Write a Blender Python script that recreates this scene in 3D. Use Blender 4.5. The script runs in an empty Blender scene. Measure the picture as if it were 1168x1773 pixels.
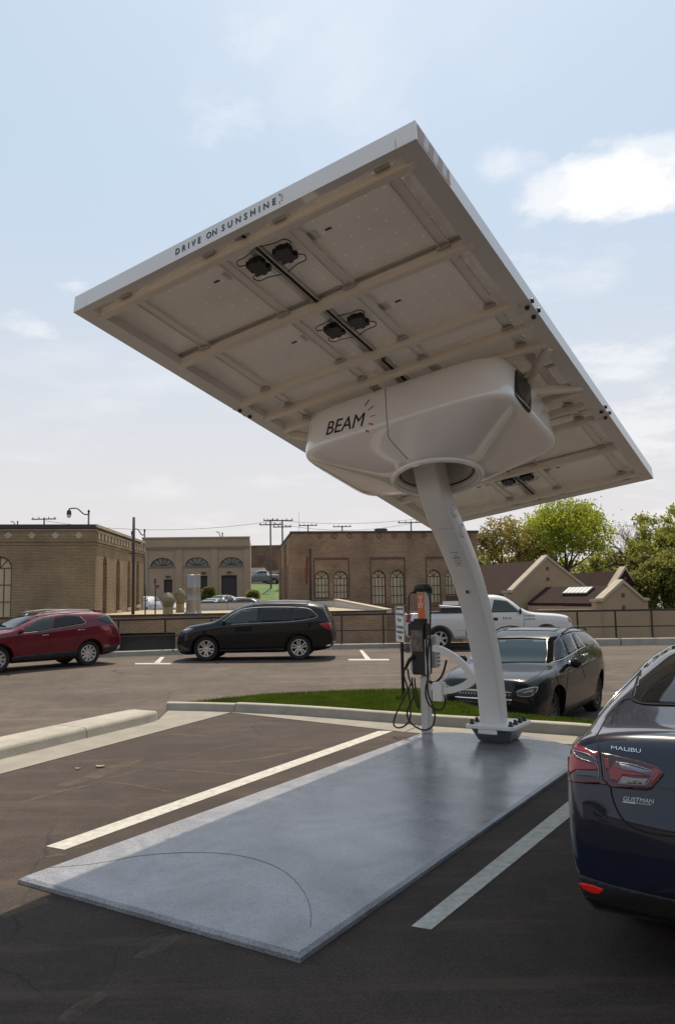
import bpy, bmesh, math, random
import numpy as np
from mathutils import Vector, Matrix
from mathutils.bvhtree import BVHTree
from mathutils.geometry import delaunay_2d_cdt
random.seed(7); np.random.seed(7)
SC = bpy.context.scene
COL = SC.collection
# ---------------------------------------------------------------- camera
FPX, PITCH, ROLL, EYE = 1360.0, .1031, -.01763, 1.945
PW, PH = 1168.0, 1773.0
CX, CY = PW / 2, PH / 2
_c, _s, _cr, _sr = math.cos(PITCH), math.sin(PITCH), math.cos(ROLL), math.sin(ROLL)
FW = Vector((0, _c, _s)); _u0 = Vector((0, -_s, _c)); _r0 = Vector((1, 0, 0))
RT = _r0 * _cr + _u0 * _sr
UP = _r0 * -_sr + _u0 * _cr
EYEP = Vector((0, 0, EYE))
cam_d = bpy.data.cameras.new('camera')
cam_d.sensor_fit = 'VERTICAL'; cam_d.sensor_height = 24.0; cam_d.lens = FPX / PH * 24.0
cam_d.clip_start = .05; cam_d.clip_end = 6000
cam = bpy.data.objects.new('camera', cam_d); COL.objects.link(cam)
M3 = Matrix((RT, UP, -FW)).transposed().to_4x4(); M3.translation = EYEP
cam.matrix_world = M3
SC.camera = cam
# ---------------------------------------------------------------- light
SUN_AZ, SUN_EL = math.radians(6.0), math.radians(60.0)
SUNV = Vector((math.sin(SUN_AZ) * math.cos(SUN_EL), math.cos(SUN_AZ) * math.cos(SUN_EL), math.sin(SUN_EL)))
world = bpy.data.worlds.new('World'); SC.world = world; world.use_nodes = True
wn, wl = world.node_tree.nodes, world.node_tree.links
wn.clear()
w_out = wn.new('ShaderNodeOutputWorld'); w_bg = wn.new('ShaderNodeBackground')
sky = wn.new('ShaderNodeTexSky'); sky.sky_type = 'NISHITA'; sky.sun_disc = False
sky.sun_elevation = SUN_EL; sky.sun_rotation = SUN_AZ
sky.air_density = 1.0; sky.dust_density = 2.2; sky.ozone_density = 1.0; sky.altitude = 200
SKY_STRENGTH = .092
w_bg.inputs['Strength'].default_value = SKY_STRENGTH
# thin cloud, laid out on a flat layer overhead
w_geo = wn.new('ShaderNodeTexCoord'); w_sep = wn.new('ShaderNodeSeparateXYZ')
wl.new(w_geo.outputs['Generated'], w_sep.inputs[0])
def wmath(op, a, b=None, clamp=False):
    n = wn.new('ShaderNodeMath'); n.operation = op; n.use_clamp = clamp
    for i, x in enumerate((a, b)):
        if x is None: continue
        if isinstance(x, (int, float)): n.inputs[i].default_value = x
        else: wl.new(x, n.inputs[i])
    return n.outputs[0]
zc = wmath('ADD', wmath('MAXIMUM', w_sep.outputs[2], 0.0), 0.13)
w_com = wn.new('ShaderNodeCombineXYZ')
wl.new(wmath('DIVIDE', w_sep.outputs[0], zc), w_com.inputs[0])
wl.new(wmath('DIVIDE', w_sep.outputs[1], zc), w_com.inputs[1])
def wnoise(scale, detail, rough, off):
    mp = wn.new('ShaderNodeMapping'); mp.inputs['Location'].default_value = off
    wl.new(w_com.outputs[0], mp.inputs[0])
    n = wn.new('ShaderNodeTexNoise'); n.inputs['Scale'].default_value = scale
    n.inputs['Detail'].default_value = detail; n.inputs['Roughness'].default_value = rough
    n.inputs['Distortion'].default_value = .25
    wl.new(mp.outputs[0], n.inputs['Vector']); return n.outputs[0]
def wramp(v, a, b, ca=0., cb=1.):
    n = wn.new('ShaderNodeMapRange'); n.interpolation_type = 'SMOOTHSTEP'
    n.inputs[1].default_value = a; n.inputs[2].default_value = b
    n.inputs[3].default_value = ca; n.inputs[4].default_value = cb
    wl.new(v, n.inputs[0]); return n.outputs[0]
def wspot(d, r0, r1):
    # soft direction mask for one cumulus
    dn = wn.new('ShaderNodeVectorMath'); dn.operation = 'DISTANCE'
    nv = wn.new('ShaderNodeVectorMath'); nv.operation = 'NORMALIZE'
    wl.new(w_geo.outputs['Generated'], nv.inputs[0])
    mpv = wn.new('ShaderNodeVectorMath'); mpv.operation = 'MULTIPLY'; mpv.inputs[1].default_value = (1, 1, 1.9)
    wl.new(nv.outputs[0], mpv.inputs[0]); wl.new(mpv.outputs[0], dn.inputs[0])
    dd = Vector(d).normalized(); dn.inputs[1].default_value = (dd.x, dd.y, dd.z * 1.9)
    return wramp(dn.outputs['Value'], r0, r1, 1., 0.)
def pixdir(u, v):
    return (FW + RT * ((u - CX) / FPX) + UP * ((CY - v) / FPX)).normalized()
wisp = wramp(wnoise(1.15, 6, .58, (3.1, 1.7, 0)), .50, .80, 0., .42)
puff_n = wnoise(2.6, 9, .66, (1.3, 4.2, 0))
puffs = None
for (u, v, r, k) in ((1060, 325, .15, .82), (955, 338, .105, .62), (1130, 280, .12, .5), (880, 280, .08, .40), (118, 494, .06, .5), (80, 580, .10, .4), (412, 212, .12, .28), (1040, 620, .20, .40), (1120, 740, .25, .38), (520, 20, .2, .3), (985, 465, .14, .22)):
    s = wspot(pixdir(u, v), 0.0, r)
    m = wmath('MULTIPLY', wramp(wmath('ADD', wmath('MULTIPLY', s, 1.1), wmath('MULTIPLY', wmath('SUBTRACT', puff_n, .52), 4.0)), .45, 1.25), wmath('MULTIPLY', wramp(s, .0, .45), k))
    puffs = m if puffs is None else wmath('MAXIMUM', puffs, m)
cl = wmath('MAXIMUM', wisp, puffs)
# thin overcast veil over the whole dome, thickening towards the horizon
haze_f = wramp(w_sep.outputs[2], -.02, .52, .92, .0)
w_veil = wn.new('ShaderNodeMix'); w_veil.data_type = 'RGBA'; w_veil.inputs[0].default_value = .74
wl.new(sky.outputs[0], w_veil.inputs[6]); w_veil.inputs[7].default_value = (6.5, 7.9, 9.4, 1)
w_mix = wn.new('ShaderNodeMix'); w_mix.data_type = 'RGBA'
wl.new(haze_f, w_mix.inputs[0]); wl.new(w_veil.outputs[2], w_mix.inputs[6]); w_mix.inputs[7].default_value = (8.25, 7.72, 7.55, 1)
w_mix2 = wn.new('ShaderNodeMix'); w_mix2.data_type = 'RGBA'
wl.new(cl, w_mix2.inputs[0]); wl.new(w_mix.outputs[2], w_mix2.inputs[6]); w_mix2.inputs[7].default_value = (11.0, 10.8, 10.6, 1)
wl.new(w_mix2.outputs[2], w_bg.inputs['Color']); wl.new(w_bg.outputs[0], w_out.inputs[0])
sun_d = bpy.data.lights.new('sun', 'SUN'); sun_d.energy = 5.0; sun_d.angle = math.radians(.6); sun_d.color = (1, .87, .69)
sun = bpy.data.objects.new('sun', sun_d); COL.objects.link(sun)
sun.rotation_euler = SUNV.to_track_quat('Z', 'Y').to_euler(); sun.location = SUNV * 60
SC.view_settings.view_transform = 'Standard'; SC.view_settings.look = 'None'
SC.view_settings.exposure = .12; SC.view_settings.gamma = 1.0; SC.view_settings.use_curve_mapping = False
# ---------------------------------------------------------------- pixel geometry
def ray(u, v): return FW + RT * ((u - CX) / FPX) + UP * ((CY - v) / FPX)
def G(u, v, z=0.):
    d = ray(u, v); return EYEP + d * ((z - EYE) / d.z)
def D(u, v, y):
    d = ray(u, v); return EYEP + d * (y / d.y)
def hit_plane(u, v, p, n):
    d = ray(u, v); return EYEP + d * ((p - EYEP).dot(n) / d.dot(n))
YAW = .559
PA = Vector((math.sin(YAW), math.cos(YAW), 0)); PB = Vector((-math.cos(YAW), math.sin(YAW), 0)); PO = Vector((-.232, 4.242, 0))
def pad(a, b, z=0.): return PO + PA * a + PB * b + Vector((0, 0, z))
def topad(p): return ((p - PO).dot(PA), (p - PO).dot(PB))
# ---------------------------------------------------------------- materials
def mat(name, col, rough=.6, metal=0., coat=0., vary=0., vscale=6., bump=0., bscale=40., spec=None, emit=None, alpha=None, col2=None, detail=5.):
    m = bpy.data.materials.new(name); m.use_nodes = True
    nt = m.node_tree; b = nt.nodes['Principled BSDF']
    b.inputs['Base Color'].default_value = (*col, 1); b.inputs['Roughness'].default_value = rough
    b.inputs['Metallic'].default_value = metal
    if coat: b.inputs['Coat Weight'].default_value = coat; b.inputs['Coat Roughness'].default_value = .03
    if spec is not None: b.inputs['Specular IOR Level'].default_value = spec
    if vary or bump or col2:
        g = nt.nodes.new('ShaderNodeNewGeometry')
    if vary or col2:
        n = nt.nodes.new('ShaderNodeTexNoise'); n.inputs['Scale'].default_value = vscale; n.inputs['Detail'].default_value = detail
        n.inputs['Roughness'].default_value = .62
        nt.links.new(g.outputs['Position'], n.inputs['Vector'])
        mx = nt.nodes.new('ShaderNodeMix'); mx.data_type = 'RGBA'
        r = nt.nodes.new('ShaderNodeMapRange'); r.inputs[1].default_value = .3; r.inputs[2].default_value = .7
        nt.links.new(n.outputs[0], r.inputs[0]); nt.links.new(r.outputs[0], mx.inputs[0])
        a = col2 or [c * (1 - vary) for c in col]; bb = col if col2 else [min(1, c * (1 + vary)) for c in col]
        mx.inputs[6].default_value = (*a, 1); mx.inputs[7].default_value = (*bb, 1)
        nt.links.new(mx.outputs[2], b.inputs['Base Color'])
    if bump:
        n2 = nt.nodes.new('ShaderNodeTexNoise'); n2.inputs['Scale'].default_value = bscale; n2.inputs['Detail'].default_value = 4
        nt.links.new(g.outputs['Position'], n2.inputs['Vector'])
        bp = nt.nodes.new('ShaderNodeBump'); bp.inputs['Strength'].default_value = bump; bp.inputs['Distance'].default_value = .02
        nt.links.new(n2.outputs[0], bp.inputs['Height']); nt.links.new(bp.outputs[0], b.inputs['Normal'])
    return m
def asphalt(name, base, warm, tracks=0.):
    m = bpy.data.materials.new(name); m.use_nodes = True
    nt = m.node_tree; b = nt.nodes['Principled BSDF']; L = nt.links
    g = nt.nodes.new('ShaderNodeNewGeometry')
    def noise(s, d, r=.6, vec=None):
        n = nt.nodes.new('ShaderNodeTexNoise'); n.inputs['Scale'].default_value = s; n.inputs['Detail'].default_value = d; n.inputs['Roughness'].default_value = r
        L.new(vec or g.outputs['Position'], n.inputs['Vector']); return n.outputs[0]
    def rng(v, a, bb, c, d):
        r = nt.nodes.new('ShaderNodeMapRange'); r.inputs[1].default_value = a; r.inputs[2].default_value = bb; r.inputs[3].default_value = c; r.inputs[4].default_value = d
        L.new(v, r.inputs[0]); return r.outputs[0]
    def mul(a, bb):
        n = nt.nodes.new('ShaderNodeMath'); n.operation = 'MULTIPLY'; L.new(a, n.inputs[0]); L.new(bb, n.inputs[1]); return n.outputs[0]
    v = mul(mul(mul(rng(noise(.45, 4), .3, .7, .78, 1.22), rng(noise(3.2, 8, .7), .3, .7, .80, 1.22)), rng(noise(105, 3, .85), .3, .7, .40, 1.65)), rng(noise(48, 4, .75), .35, .68, .80, 1.22))
    vm = nt.nodes.new('ShaderNodeVectorMath'); vm.operation = 'SCALE'; vm.inputs[0].default_value = (base * warm[0], base * warm[1], base * warm[2])
    L.new(v, vm.inputs['Scale'])
    col = vm.outputs[0]
    # pale scuffs: dust and tyre scrapes with a shape of their own
    mp = nt.nodes.new('ShaderNodeMapping'); mp.inputs['Rotation'].default_value = (0, 0, YAW + 1.35 if not tracks else .12); mp.inputs['Scale'].default_value = (.22, 2.4, 1) if not tracks else (.10, 1.6, 1)
    L.new(g.outputs['Position'], mp.inputs[0])
    sc = rng(noise(1.6, 8, .70, mp.outputs[0]), .53, .68, 0., .55)
    mx = nt.nodes.new('ShaderNodeMix'); mx.data_type = 'RGBA'; L.new(sc, mx.inputs[0]); L.new(col, mx.inputs[6])
    mx.inputs[7].default_value = (base * 2.3 * warm[0], base * 2.1 * warm[1], base * 1.9 * warm[2], 1)
    # blotches of dust, and hairline cracks
    dm = nt.nodes.new('ShaderNodeMix'); dm.data_type = 'RGBA'; L.new(rng(noise(.9, 9, .72), .56, .78, 0., .50), dm.inputs[0]); L.new(mx.outputs[2], dm.inputs[6])
    dm.inputs[7].default_value = (base * 1.9 * warm[0], base * 1.75 * warm[1], base * 1.55 * warm[2], 1)
    wv = nt.nodes.new('ShaderNodeTexNoise'); wv.inputs['Scale'].default_value = 1.3; wv.inputs['Detail'].default_value = 6; L.new(g.outputs['Position'], wv.inputs['Vector'])
    ad = nt.nodes.new('ShaderNodeVectorMath'); ad.operation = 'MULTIPLY_ADD'; ad.inputs[1].default_value = (.55, .55, 0); L.new(wv.outputs['Color'], ad.inputs[0]); L.new(g.outputs['Position'], ad.inputs[2])
    vo = nt.nodes.new('ShaderNodeTexVoronoi'); vo.feature = 'DISTANCE_TO_EDGE'; vo.inputs['Scale'].default_value = .33; L.new(ad.outputs[0], vo.inputs['Vector'])
    ck = nt.nodes.new('ShaderNodeMath'); ck.operation = 'MULTIPLY'; L.new(rng(vo.outputs['Distance'], .0, .0045, .75, 0.), ck.inputs[0]); L.new(rng(noise(.6, 3), .45, .6, 0., 1.), ck.inputs[1])
    cm = nt.nodes.new('ShaderNodeMix'); cm.data_type = 'RGBA'; L.new(ck.outputs[0], cm.inputs[0]); L.new(dm.outputs[2], cm.inputs[6]); cm.inputs[7].default_value = (base * .35, base * .33, base * .32, 1)
    L.new(cm.outputs[2], b.inputs['Base Color'])
    b.inputs['Roughness'].default_value = .88; b.inputs['Specular IOR Level'].default_value = .3
    bp = nt.nodes.new('ShaderNodeBump'); bp.inputs['Strength'].default_value = .55; bp.inputs['Distance'].default_value = .012
    L.new(noise(95, 3, .75), bp.inputs['Height']); L.new(bp.outputs[0], b.inputs['Normal'])
    return m
def brickmat(name, c1, c2, mortar, scale_h=.0677, along=(1, 0, 0), width=.2, msize=.08, stain=.25):
    # brick courses: u along the wall, v up; real-world size
    m = bpy.data.materials.new(name); m.use_nodes = True
    nt = m.node_tree; b = nt.nodes['Principled BSDF']; L = nt.links
    g = nt.nodes.new('ShaderNodeNewGeometry')
    dt = nt.nodes.new('ShaderNodeVectorMath'); dt.operation = 'DOT_PRODUCT'; dt.inputs[1].default_value = along
    L.new(g.outputs['Position'], dt.inputs[0])
    sp = nt.nodes.new('ShaderNodeSeparateXYZ'); L.new(g.outputs['Position'], sp.inputs[0])
    cb = nt.nodes.new('ShaderNodeCombineXYZ'); L.new(dt.outputs['Value'], cb.inputs[0]); L.new(sp.outputs[2], cb.inputs[1])
    br = nt.nodes.new('ShaderNodeTexBrick'); L.new(cb.outputs[0], br.inputs['Vector'])
    br.inputs['Color1'].default_value = (*c1, 1); br.inputs['Color2'].default_value = (*c2, 1); br.inputs['Mortar'].default_value = (*mortar, 1)
    br.inputs['Scale'].default_value = 1.; br.inputs['Brick Width'].default_value = width; br.inputs['Row Height'].default_value = scale_h
    br.inputs['Mortar Size'].default_value = scale_h * msize; br.inputs['Mortar Smooth'].default_value = .3; br.inputs['Bias'].default_value = -.1
    n = nt.nodes.new('ShaderNodeTexNoise'); n.inputs['Scale'].default_value = .7; n.inputs['Detail'].default_value = 6; L.new(g.outputs['Position'], n.inputs['Vector'])
    r = nt.nodes.new('ShaderNodeMapRange'); r.inputs[1].default_value = .3; r.inputs[2].default_value = .7; r.inputs[3].default_value = 1 - stain; r.inputs[4].default_value = 1 + stain * .6
    L.new(n.outputs[0], r.inputs[0])
    vm = nt.nodes.new('ShaderNodeVectorMath'); vm.operation = 'SCALE'; L.new(br.outputs['Color'], vm.inputs[0]); L.new(r.outputs[0], vm.inputs['Scale'])
    L.new(vm.outputs[0], b.inputs['Base Color']); b.inputs['Roughness'].default_value = .9; b.inputs['Specular IOR Level'].default_value = .2
    bp = nt.nodes.new('ShaderNodeBump'); bp.inputs['Strength'].default_value = .6; bp.inputs['Distance'].default_value = .02; bp.invert = True
    L.new(br.outputs['Fac'], bp.inputs['Height']); L.new(bp.outputs[0], b.inputs['Normal'])
    return m
MT = {}
# ---------------------------------------------------------------- mesh helpers
class MB:
    def __init__(s): s.v = []; s.f = []; s.sm = []
    def add(s, vs, fs, smooth=False):
        o = len(s.v); s.v += [tuple(x) for x in vs]; s.f += [tuple(i + o for i in f) for f in fs]; s.sm += [smooth] * len(fs); return s
    def box(s, o, ex, ey, ez):
        # box from a corner and three edge vectors
        o = Vector(o); ex = Vector(ex); ey = Vector(ey); ez = Vector(ez)
        p = [o, o + ex, o + ex + ey, o + ey]; p += [q + ez for q in p]
        fs = [(3, 2, 1, 0), (4, 5, 6, 7), (0, 1, 5, 4), (1, 2, 6, 5), (2, 3, 7, 6), (3, 0, 4, 7)]
        if ex.cross(ey).dot(ez) < 0: fs = [f[::-1] for f in fs]
        return s.add(p, fs)
    def cbox(s, c, sx, sy, sz, X=(1, 0, 0), Y=(0, 1, 0), Z=(0, 0, 1)):
        X, Y, Z = Vector(X) * sx, Vector(Y) * sy, Vector(Z) * sz
        return s.box(Vector(c) - (X + Y + Z) / 2, X, Y, Z)
    def prism(s, pts, ext, smooth=False):
        # closed polygon extruded along ext
        n = len(pts); pts = [Vector(p) for p in pts]; ext = Vector(ext)
        nn = Vector((0, 0, 0))
        for i in range(n): nn += pts[i].cross(pts[(i + 1) % n])
        if nn.dot(ext) < 0: pts = pts[::-1]
        v = pts + [p + ext for p in pts]
        f = [tuple(range(n))[::-1], tuple(range(n, 2 * n))] + [(i, (i + 1) % n, n + (i + 1) % n, n + i) for i in range(n)]
        s.add(v, f, False)
        return s
    def tube(s, path, r, n=8, closed=False, cap=True):
        path = [Vector(p) for p in path]; m = len(path)
        rs = r if isinstance(r, (list, tuple)) else [r] * m
        vs = []; prev = None
        for i, p in enumerate(path):
            if closed: t = path[(i + 1) % m] - path[i - 1]
            else: t = path[min(i + 1, m - 1)] - path[max(i - 1, 0)]
            t.normalize()
            if prev is None:
                a = Vector((0, 0, 1)) if abs(t.z) < .9 else Vector((1, 0, 0)); x = t.cross(a).normalized()
            else:
                x = (prev - t * prev.dot(t))
                x = x.normalized() if x.length > 1e-6 else t.orthogonal().normalized()
            prev = x; y = t.cross(x)
            for k in range(n):
                an = 2 * math.pi * k / n; vs.append(p + (x * math.cos(an) + y * math.sin(an)) * rs[i])
        fs = []
        for i in range(m if closed else m - 1):
            j = (i + 1) % m
            for k in range(n):
                fs.append((i * n + k, i * n + (k + 1) % n, j * n + (k + 1) % n, j * n + k))
        s.add(vs, fs, True)
        if cap and not closed:
            o = len(s.v) - len(vs)
            s.f += [tuple(o + k for k in range(n))[::-1], tuple(o + (m - 1) * n + k for k in range(n))]; s.sm += [False, False]
        return s
    def loft(s, rings, smooth=True, cap=(True, True), closed=True):
        n = len(rings[0]); vs = [p for r in rings for p in r]; fs = []
        for i in range(len(rings) - 1):
            for k in range(n if closed else n - 1):
                fs.append((i * n + k, i * n + (k + 1) % n, (i + 1) * n + (k + 1) % n, (i + 1) * n + k))
        o = len(s.v); s.add(vs, fs, smooth)
        if cap[0]: s.f.append(tuple(o + k for k in range(n))[::-1]); s.sm.append(False)
        if cap[1]: s.f.append(tuple(o + (len(rings) - 1) * n + k for k in range(n))); s.sm.append(False)
        return s
    def lathe(s, prof, o, axis=(0, 0, 1), n=24, cap=False):
        # prof: list of (r, h)
        ax = Vector(axis).normalized(); x = ax.orthogonal().normalized(); y = ax.cross(x); o = Vector(o)
        rings = [[o + ax * h + (x * math.cos(2 * math.pi * k / n) + y * math.sin(2 * math.pi * k / n)) * max(r, 1e-4) for k in range(n)] for r, h in prof]
        return s.loft(rings, True, (cap, cap))
    def mesh(s, name):
        me = bpy.data.meshes.new(name); me.from_pydata(s.v, [], s.f)
        me.polygons.foreach_set('use_smooth', s.sm); me.update(); return me
    def build(s, name, m, parent=None, bevel=0., seg=2, label=None, fix=False):
        me = s.mesh(name); return link(name, me, m, parent, bevel, seg, label, fix)
def link(name, me, m, parent=None, bevel=0., seg=2, label=None, fix=False):
    if fix:
        bm = bmesh.new(); bm.from_mesh(me); bmesh.ops.recalc_face_normals(bm, faces=bm.faces); bm.to_mesh(me); bm.free()
    if bevel:
        bm = bmesh.new(); bm.from_mesh(me); bmesh.ops.remove_doubles(bm, verts=bm.verts, dist=1e-5)
        es = [e for e in bm.edges if len(e.link_faces) == 2 and e.calc_face_angle() > .5]
        bmesh.ops.bevel(bm, geom=es, offset=bevel, segments=seg, affect='EDGES', clamp_overlap=True)
        for f in bm.faces: f.smooth = True
        bm.to_mesh(me); bm.free()
        try: me.set_sharp_from_angle(angle=.6)
        except Exception: pass
    o = bpy.data.objects.new(name, me); COL.objects.link(o)
    me.materials.clear(); me.materials.append(m)
    if parent is not None: o.parent = parent; o.matrix_parent_inverse = wmat(parent).inverted()
    if label: o['label'] = label
    return o
def wmat(o):
    m = o.matrix_basis.copy()
    if o.parent: m = wmat(o.parent) @ o.matrix_parent_inverse @ m
    return m
def thing(name, label, cat, loc, group=None, mw=None):
    o = bpy.data.objects.new(name, None); COL.objects.link(o); o.empty_display_size = .2
    if mw is not None: o.matrix_world = mw; o.matrix_basis = mw
    else: o.location = loc
    o['label'] = label; o['category'] = cat
    if group: o['group'] = group
    return o
def tag(o, label, cat, group=None):
    o['label'] = label; o['category'] = cat
    if group: o['group'] = group
    return o
def struct(o): o['kind'] = 'structure'; return o
def dup(root, mw, label=None):
    r = root.copy(); COL.objects.link(r); r.matrix_basis = mw
    if label: r['label'] = label
    def rec(a, b):
        for ch in list(a.children):
            c = ch.copy(); COL.objects.link(c); c.parent = b; c.matrix_parent_inverse = ch.matrix_parent_inverse
            rec(ch, c)
    rec(root, r); return r
def text_mesh(body, size=1., shear=0., space=1., bold=0., align='LEFT', extrude=.0):
    cu = bpy.data.curves.new('t', 'FONT'); cu.body = body; cu.size = size; cu.shear = shear; cu.space_character = space
    cu.offset = bold; cu.align_x = align; cu.extrude = extrude; cu.resolution_u = 3
    ob = bpy.data.objects.new('t', cu); COL.objects.link(ob)
    me = bpy.data.meshes.new_from_object(ob.evaluated_get(bpy.context.evaluated_depsgraph_get()))
    bpy.data.objects.remove(ob); bpy.data.curves.remove(cu)
    return me
def text_on(name, body, m, parent, o, ex, ey, height, width=None, shear=0., space=1., bold=0., extrude=.0015, label=None):
    # flat lettering: baseline-left at o, x along ex, y along ey, capital height and run length in metres
    me = text_mesh(body, 1., shear, space, bold, extrude=.02)
    xs = [v.co.x for v in me.vertices]; ys = [v.co.y for v in me.vertices]
    x0, x1 = min(xs), max(xs); y0, y1 = min(ys), max(ys)
    ky = height / .72; kx = (width / (x1 - x0)) if width else ky
    ex = Vector(ex).normalized(); ey = Vector(ey).normalized(); ez = ex.cross(ey)
    for v in me.vertices:
        v.co = Vector(o) + ex * ((v.co.x - x0) * kx) + ey * (v.co.y * ky) + ez * (v.co.z / .02 * extrude)
    return link(name, me, m, parent, label=label)
# ---------------------------------------------------------------- patches: an outline laid onto a surface
def inside(p, poly):
    x, y = p; c = False; n = len(poly)
    for i in range(n):
        x1, y1 = poly[i]; x2, y2 = poly[i - 1]
        if (y1 > y) != (y2 > y) and x < (x2 - x1) * (y - y1) / (y2 - y1) + x1: c = not c
    return c
def smooth_poly(poly, k=2):
    for _ in range(k):
        q = []
        for i in range(len(poly)):
            a = poly[i]; b = poly[(i + 1) % len(poly)]
            q += [(a[0] * .75 + b[0] * .25, a[1] * .75 + b[1] * .25), (a[0] * .25 + b[0] * .75, a[1] * .25 + b[1] * .75)]
        poly = q
    return poly
def patch_mesh(bvh, poly, mapfn, eps=.004, step=None, thick=.0):
    xs = [p[0] for p in poly]; ys = [p[1] for p in poly]
    ext = max(max(xs) - min(xs), max(ys) - min(ys)); step = step or ext / 16
    bd = []
    for i in range(len(poly)):
        a = poly[i]; b = poly[(i + 1) % len(poly)]
        d = math.hypot(b[0] - a[0], b[1] - a[1]); n = max(1, int(d / step + .5))
        for k in range(n): bd.append((a[0] + (b[0] - a[0]) * k / n, a[1] + (b[1] - a[1]) * k / n))
    pts = [Vector(p) for p in bd]; nb = len(bd)
    x = min(xs) + step * .5
    while x < max(xs):
        y = min(ys) + step * .5
        while y < max(ys):
            if inside((x, y), bd) and min((x - p[0]) ** 2 + (y - p[1]) ** 2 for p in bd) > (step * .35) ** 2: pts.append(Vector((x, y)))
            y += step
        x += step
    r = delaunay_2d_cdt(pts, [(i, (i + 1) % nb) for i in range(nb)], [list(range(nb))], 1, 1e-7)
    co, tris = r[0], r[2]
    v3 = []
    for p in co:
        o, d = mapfn(p)
        h = bvh.ray_cast(o, d)
        if h[0] is None: v3.append(None); continue
        nrm = h[1] if h[1].dot(d) < 0 else -h[1]
        v3.append(h[0] + nrm * eps)
    ids = {}; vs = []; fs = []
    for t in tris:
        if any(v3[i] is None for i in t): continue
        q = []
        for i in t:
            if i not in ids: ids[i] = len(vs); vs.append(v3[i])
            q.append(ids[i])
        fs.append(q)
    if not fs: return None
    # face the viewer
    o, d = mapfn(co[0])
    nn = Vector((0, 0, 0))
    for f in fs: nn += (vs[f[1]] - vs[f[0]]).cross(vs[f[2]] - vs[f[0]])
    if nn.dot(d) > 0: fs = [f[::-1] for f in fs]
    me = bpy.data.meshes.new('patch'); me.from_pydata(vs, [], fs)
    me.polygons.foreach_set('use_smooth', [True] * len(fs)); me.update()
    return me
def pixmap(x0=0, y0=0, sc=1.):
    return lambda p: (EYEP, ray(x0 + p[0] / sc, y0 + p[1] / sc).normalized())
def stroke(pts, w):
    # a polyline as a thin outline
    L = []; R = []
    for i, p in enumerate(pts):
        a = Vector(pts[max(0, i - 1)]); b = Vector(pts[min(len(pts) - 1, i + 1)]); t = (b - a).normalized(); n = Vector((-t.y, t.x)) * w / 2
        L.append((p[0] + n.x, p[1] + n.y)); R.append((p[0] - n.x, p[1] - n.y))
    return L + R[::-1]
def bvh_of(me): return BVHTree.FromPolygons([v.co for v in me.vertices], [tuple(p.vertices) for p in me.polygons])
# ---------------------------------------------------------------- ground
NZ, FZ = .06, -.12
MT['asphalt_new'] = asphalt('asphalt_new', .036, (1.20, .87, .71))
MT['asphalt_old'] = asphalt('asphalt_old', .067, (1.20, .92, .74), tracks=1.)
MT['concrete'] = mat('concrete', (.235, .215, .178), .9, vary=.16, vscale=2.2, bump=.25, bscale=60)
MT['kerb'] = mat('kerb_concrete', (.315, .29, .245), .88, vary=.16, vscale=2.5, bump=.3, bscale=45)
MT['line'] = mat('line_paint', (.41, .395, .35), .75, vary=.25, vscale=14, bump=.25, bscale=120)
MT['grass_soil'] = mat('grass_soil', (.06, .075, .02), .95, vary=.4, vscale=5, bump=.4, bscale=30)
MT['lower_ground'] = mat('lower_ground', (.10, .09, .075), .95, vary=.25, vscale=.15)
slab = MB(); slab.box(pad(-16, -16, -.4), PA * 23.35, PB * 22.6, (0, 0, .4 + NZ))
struct(slab.build('parking_bay_asphalt', MT['asphalt_new'], fix=True))
def farz(y):
    t = min(1, max(0, (y - 15.5) / 8)); return -.42 + .30 * t * t * (3 - 2 * t)
far = MB()
ys_ = [-20, 8, 13, 15] + [15.5 + .5 * k for k in range(1, 18)] + [25.0, 27.0, 29.0, 30.75]
vs_ = []
for y in ys_:
    # the far edge bends towards the camera on the left
    for x in (-60, -20, -8.2, -.3, 8, 60):
        lim = np.interp(x, [-60, -20, -8.2, -.3, 8, 60], [15, 25.6, 29.0, 30.9, 30.75, 30.6]); yy = y if y < 30 else lim
        yy = min(yy, lim); vs_.append(Vector((x, yy, farz(yy))))
far.add(vs_, [(i * 6 + k, i * 6 + k + 1, (i + 1) * 6 + k + 1, (i + 1) * 6 + k) for i in range(len(ys_) - 1) for k in range(5)], True)
o_ = far.build('car_park_asphalt', MT['asphalt_old']); struct(o_)
bm_ = bmesh.new(); bm_.from_mesh(o_.data); bmesh.ops.dissolve_degenerate(bm_, edges=bm_.edges, dist=1e-4); bmesh.ops.remove_doubles(bm_, verts=bm_.verts, dist=1e-3); bm_.to_mesh(o_.data); bm_.free()
gr = MB(); gr.box((-3000, -400, -4.2), (6000, 0, 0), (0, 5400, 0), (0, 0, 1.2))
struct(gr.build('ground', MT['lower_ground'], fix=True))
def sheet(name, pts, m, th=.03, z=None):
    b = MB(); b.prism([Vector(p) - Vector((0, 0, th)) for p in pts], (0, 0, th)); return struct(b.build(name, m, fix=True))
# painted lines of the bays
def pline(q, zz=NZ + .004): return sheet('bay_line', [G(u, v, zz) for u, v in q], MT['line'], .003)
pline([(80, 1465), (655, 1265.5), (680, 1265.5), (112, 1471)][:4])
pline([(712, 1603), (1010, 1365.5), (1050, 1362), (746, 1609)])
for q in ([(266, 1148.5), (278, 1137.5), (285, 1137.5), (276, 1148.5)], [(234, 1148), (296, 1148), (296, 1150), (234, 1150)],
          [(632, 1141), (622, 1125.5), (627, 1125.5), (641.5, 1141)], [(603, 1141), (673, 1141), (673, 1143.2), (603, 1143.2)]):
    pline(q, FZ + .004)
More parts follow.
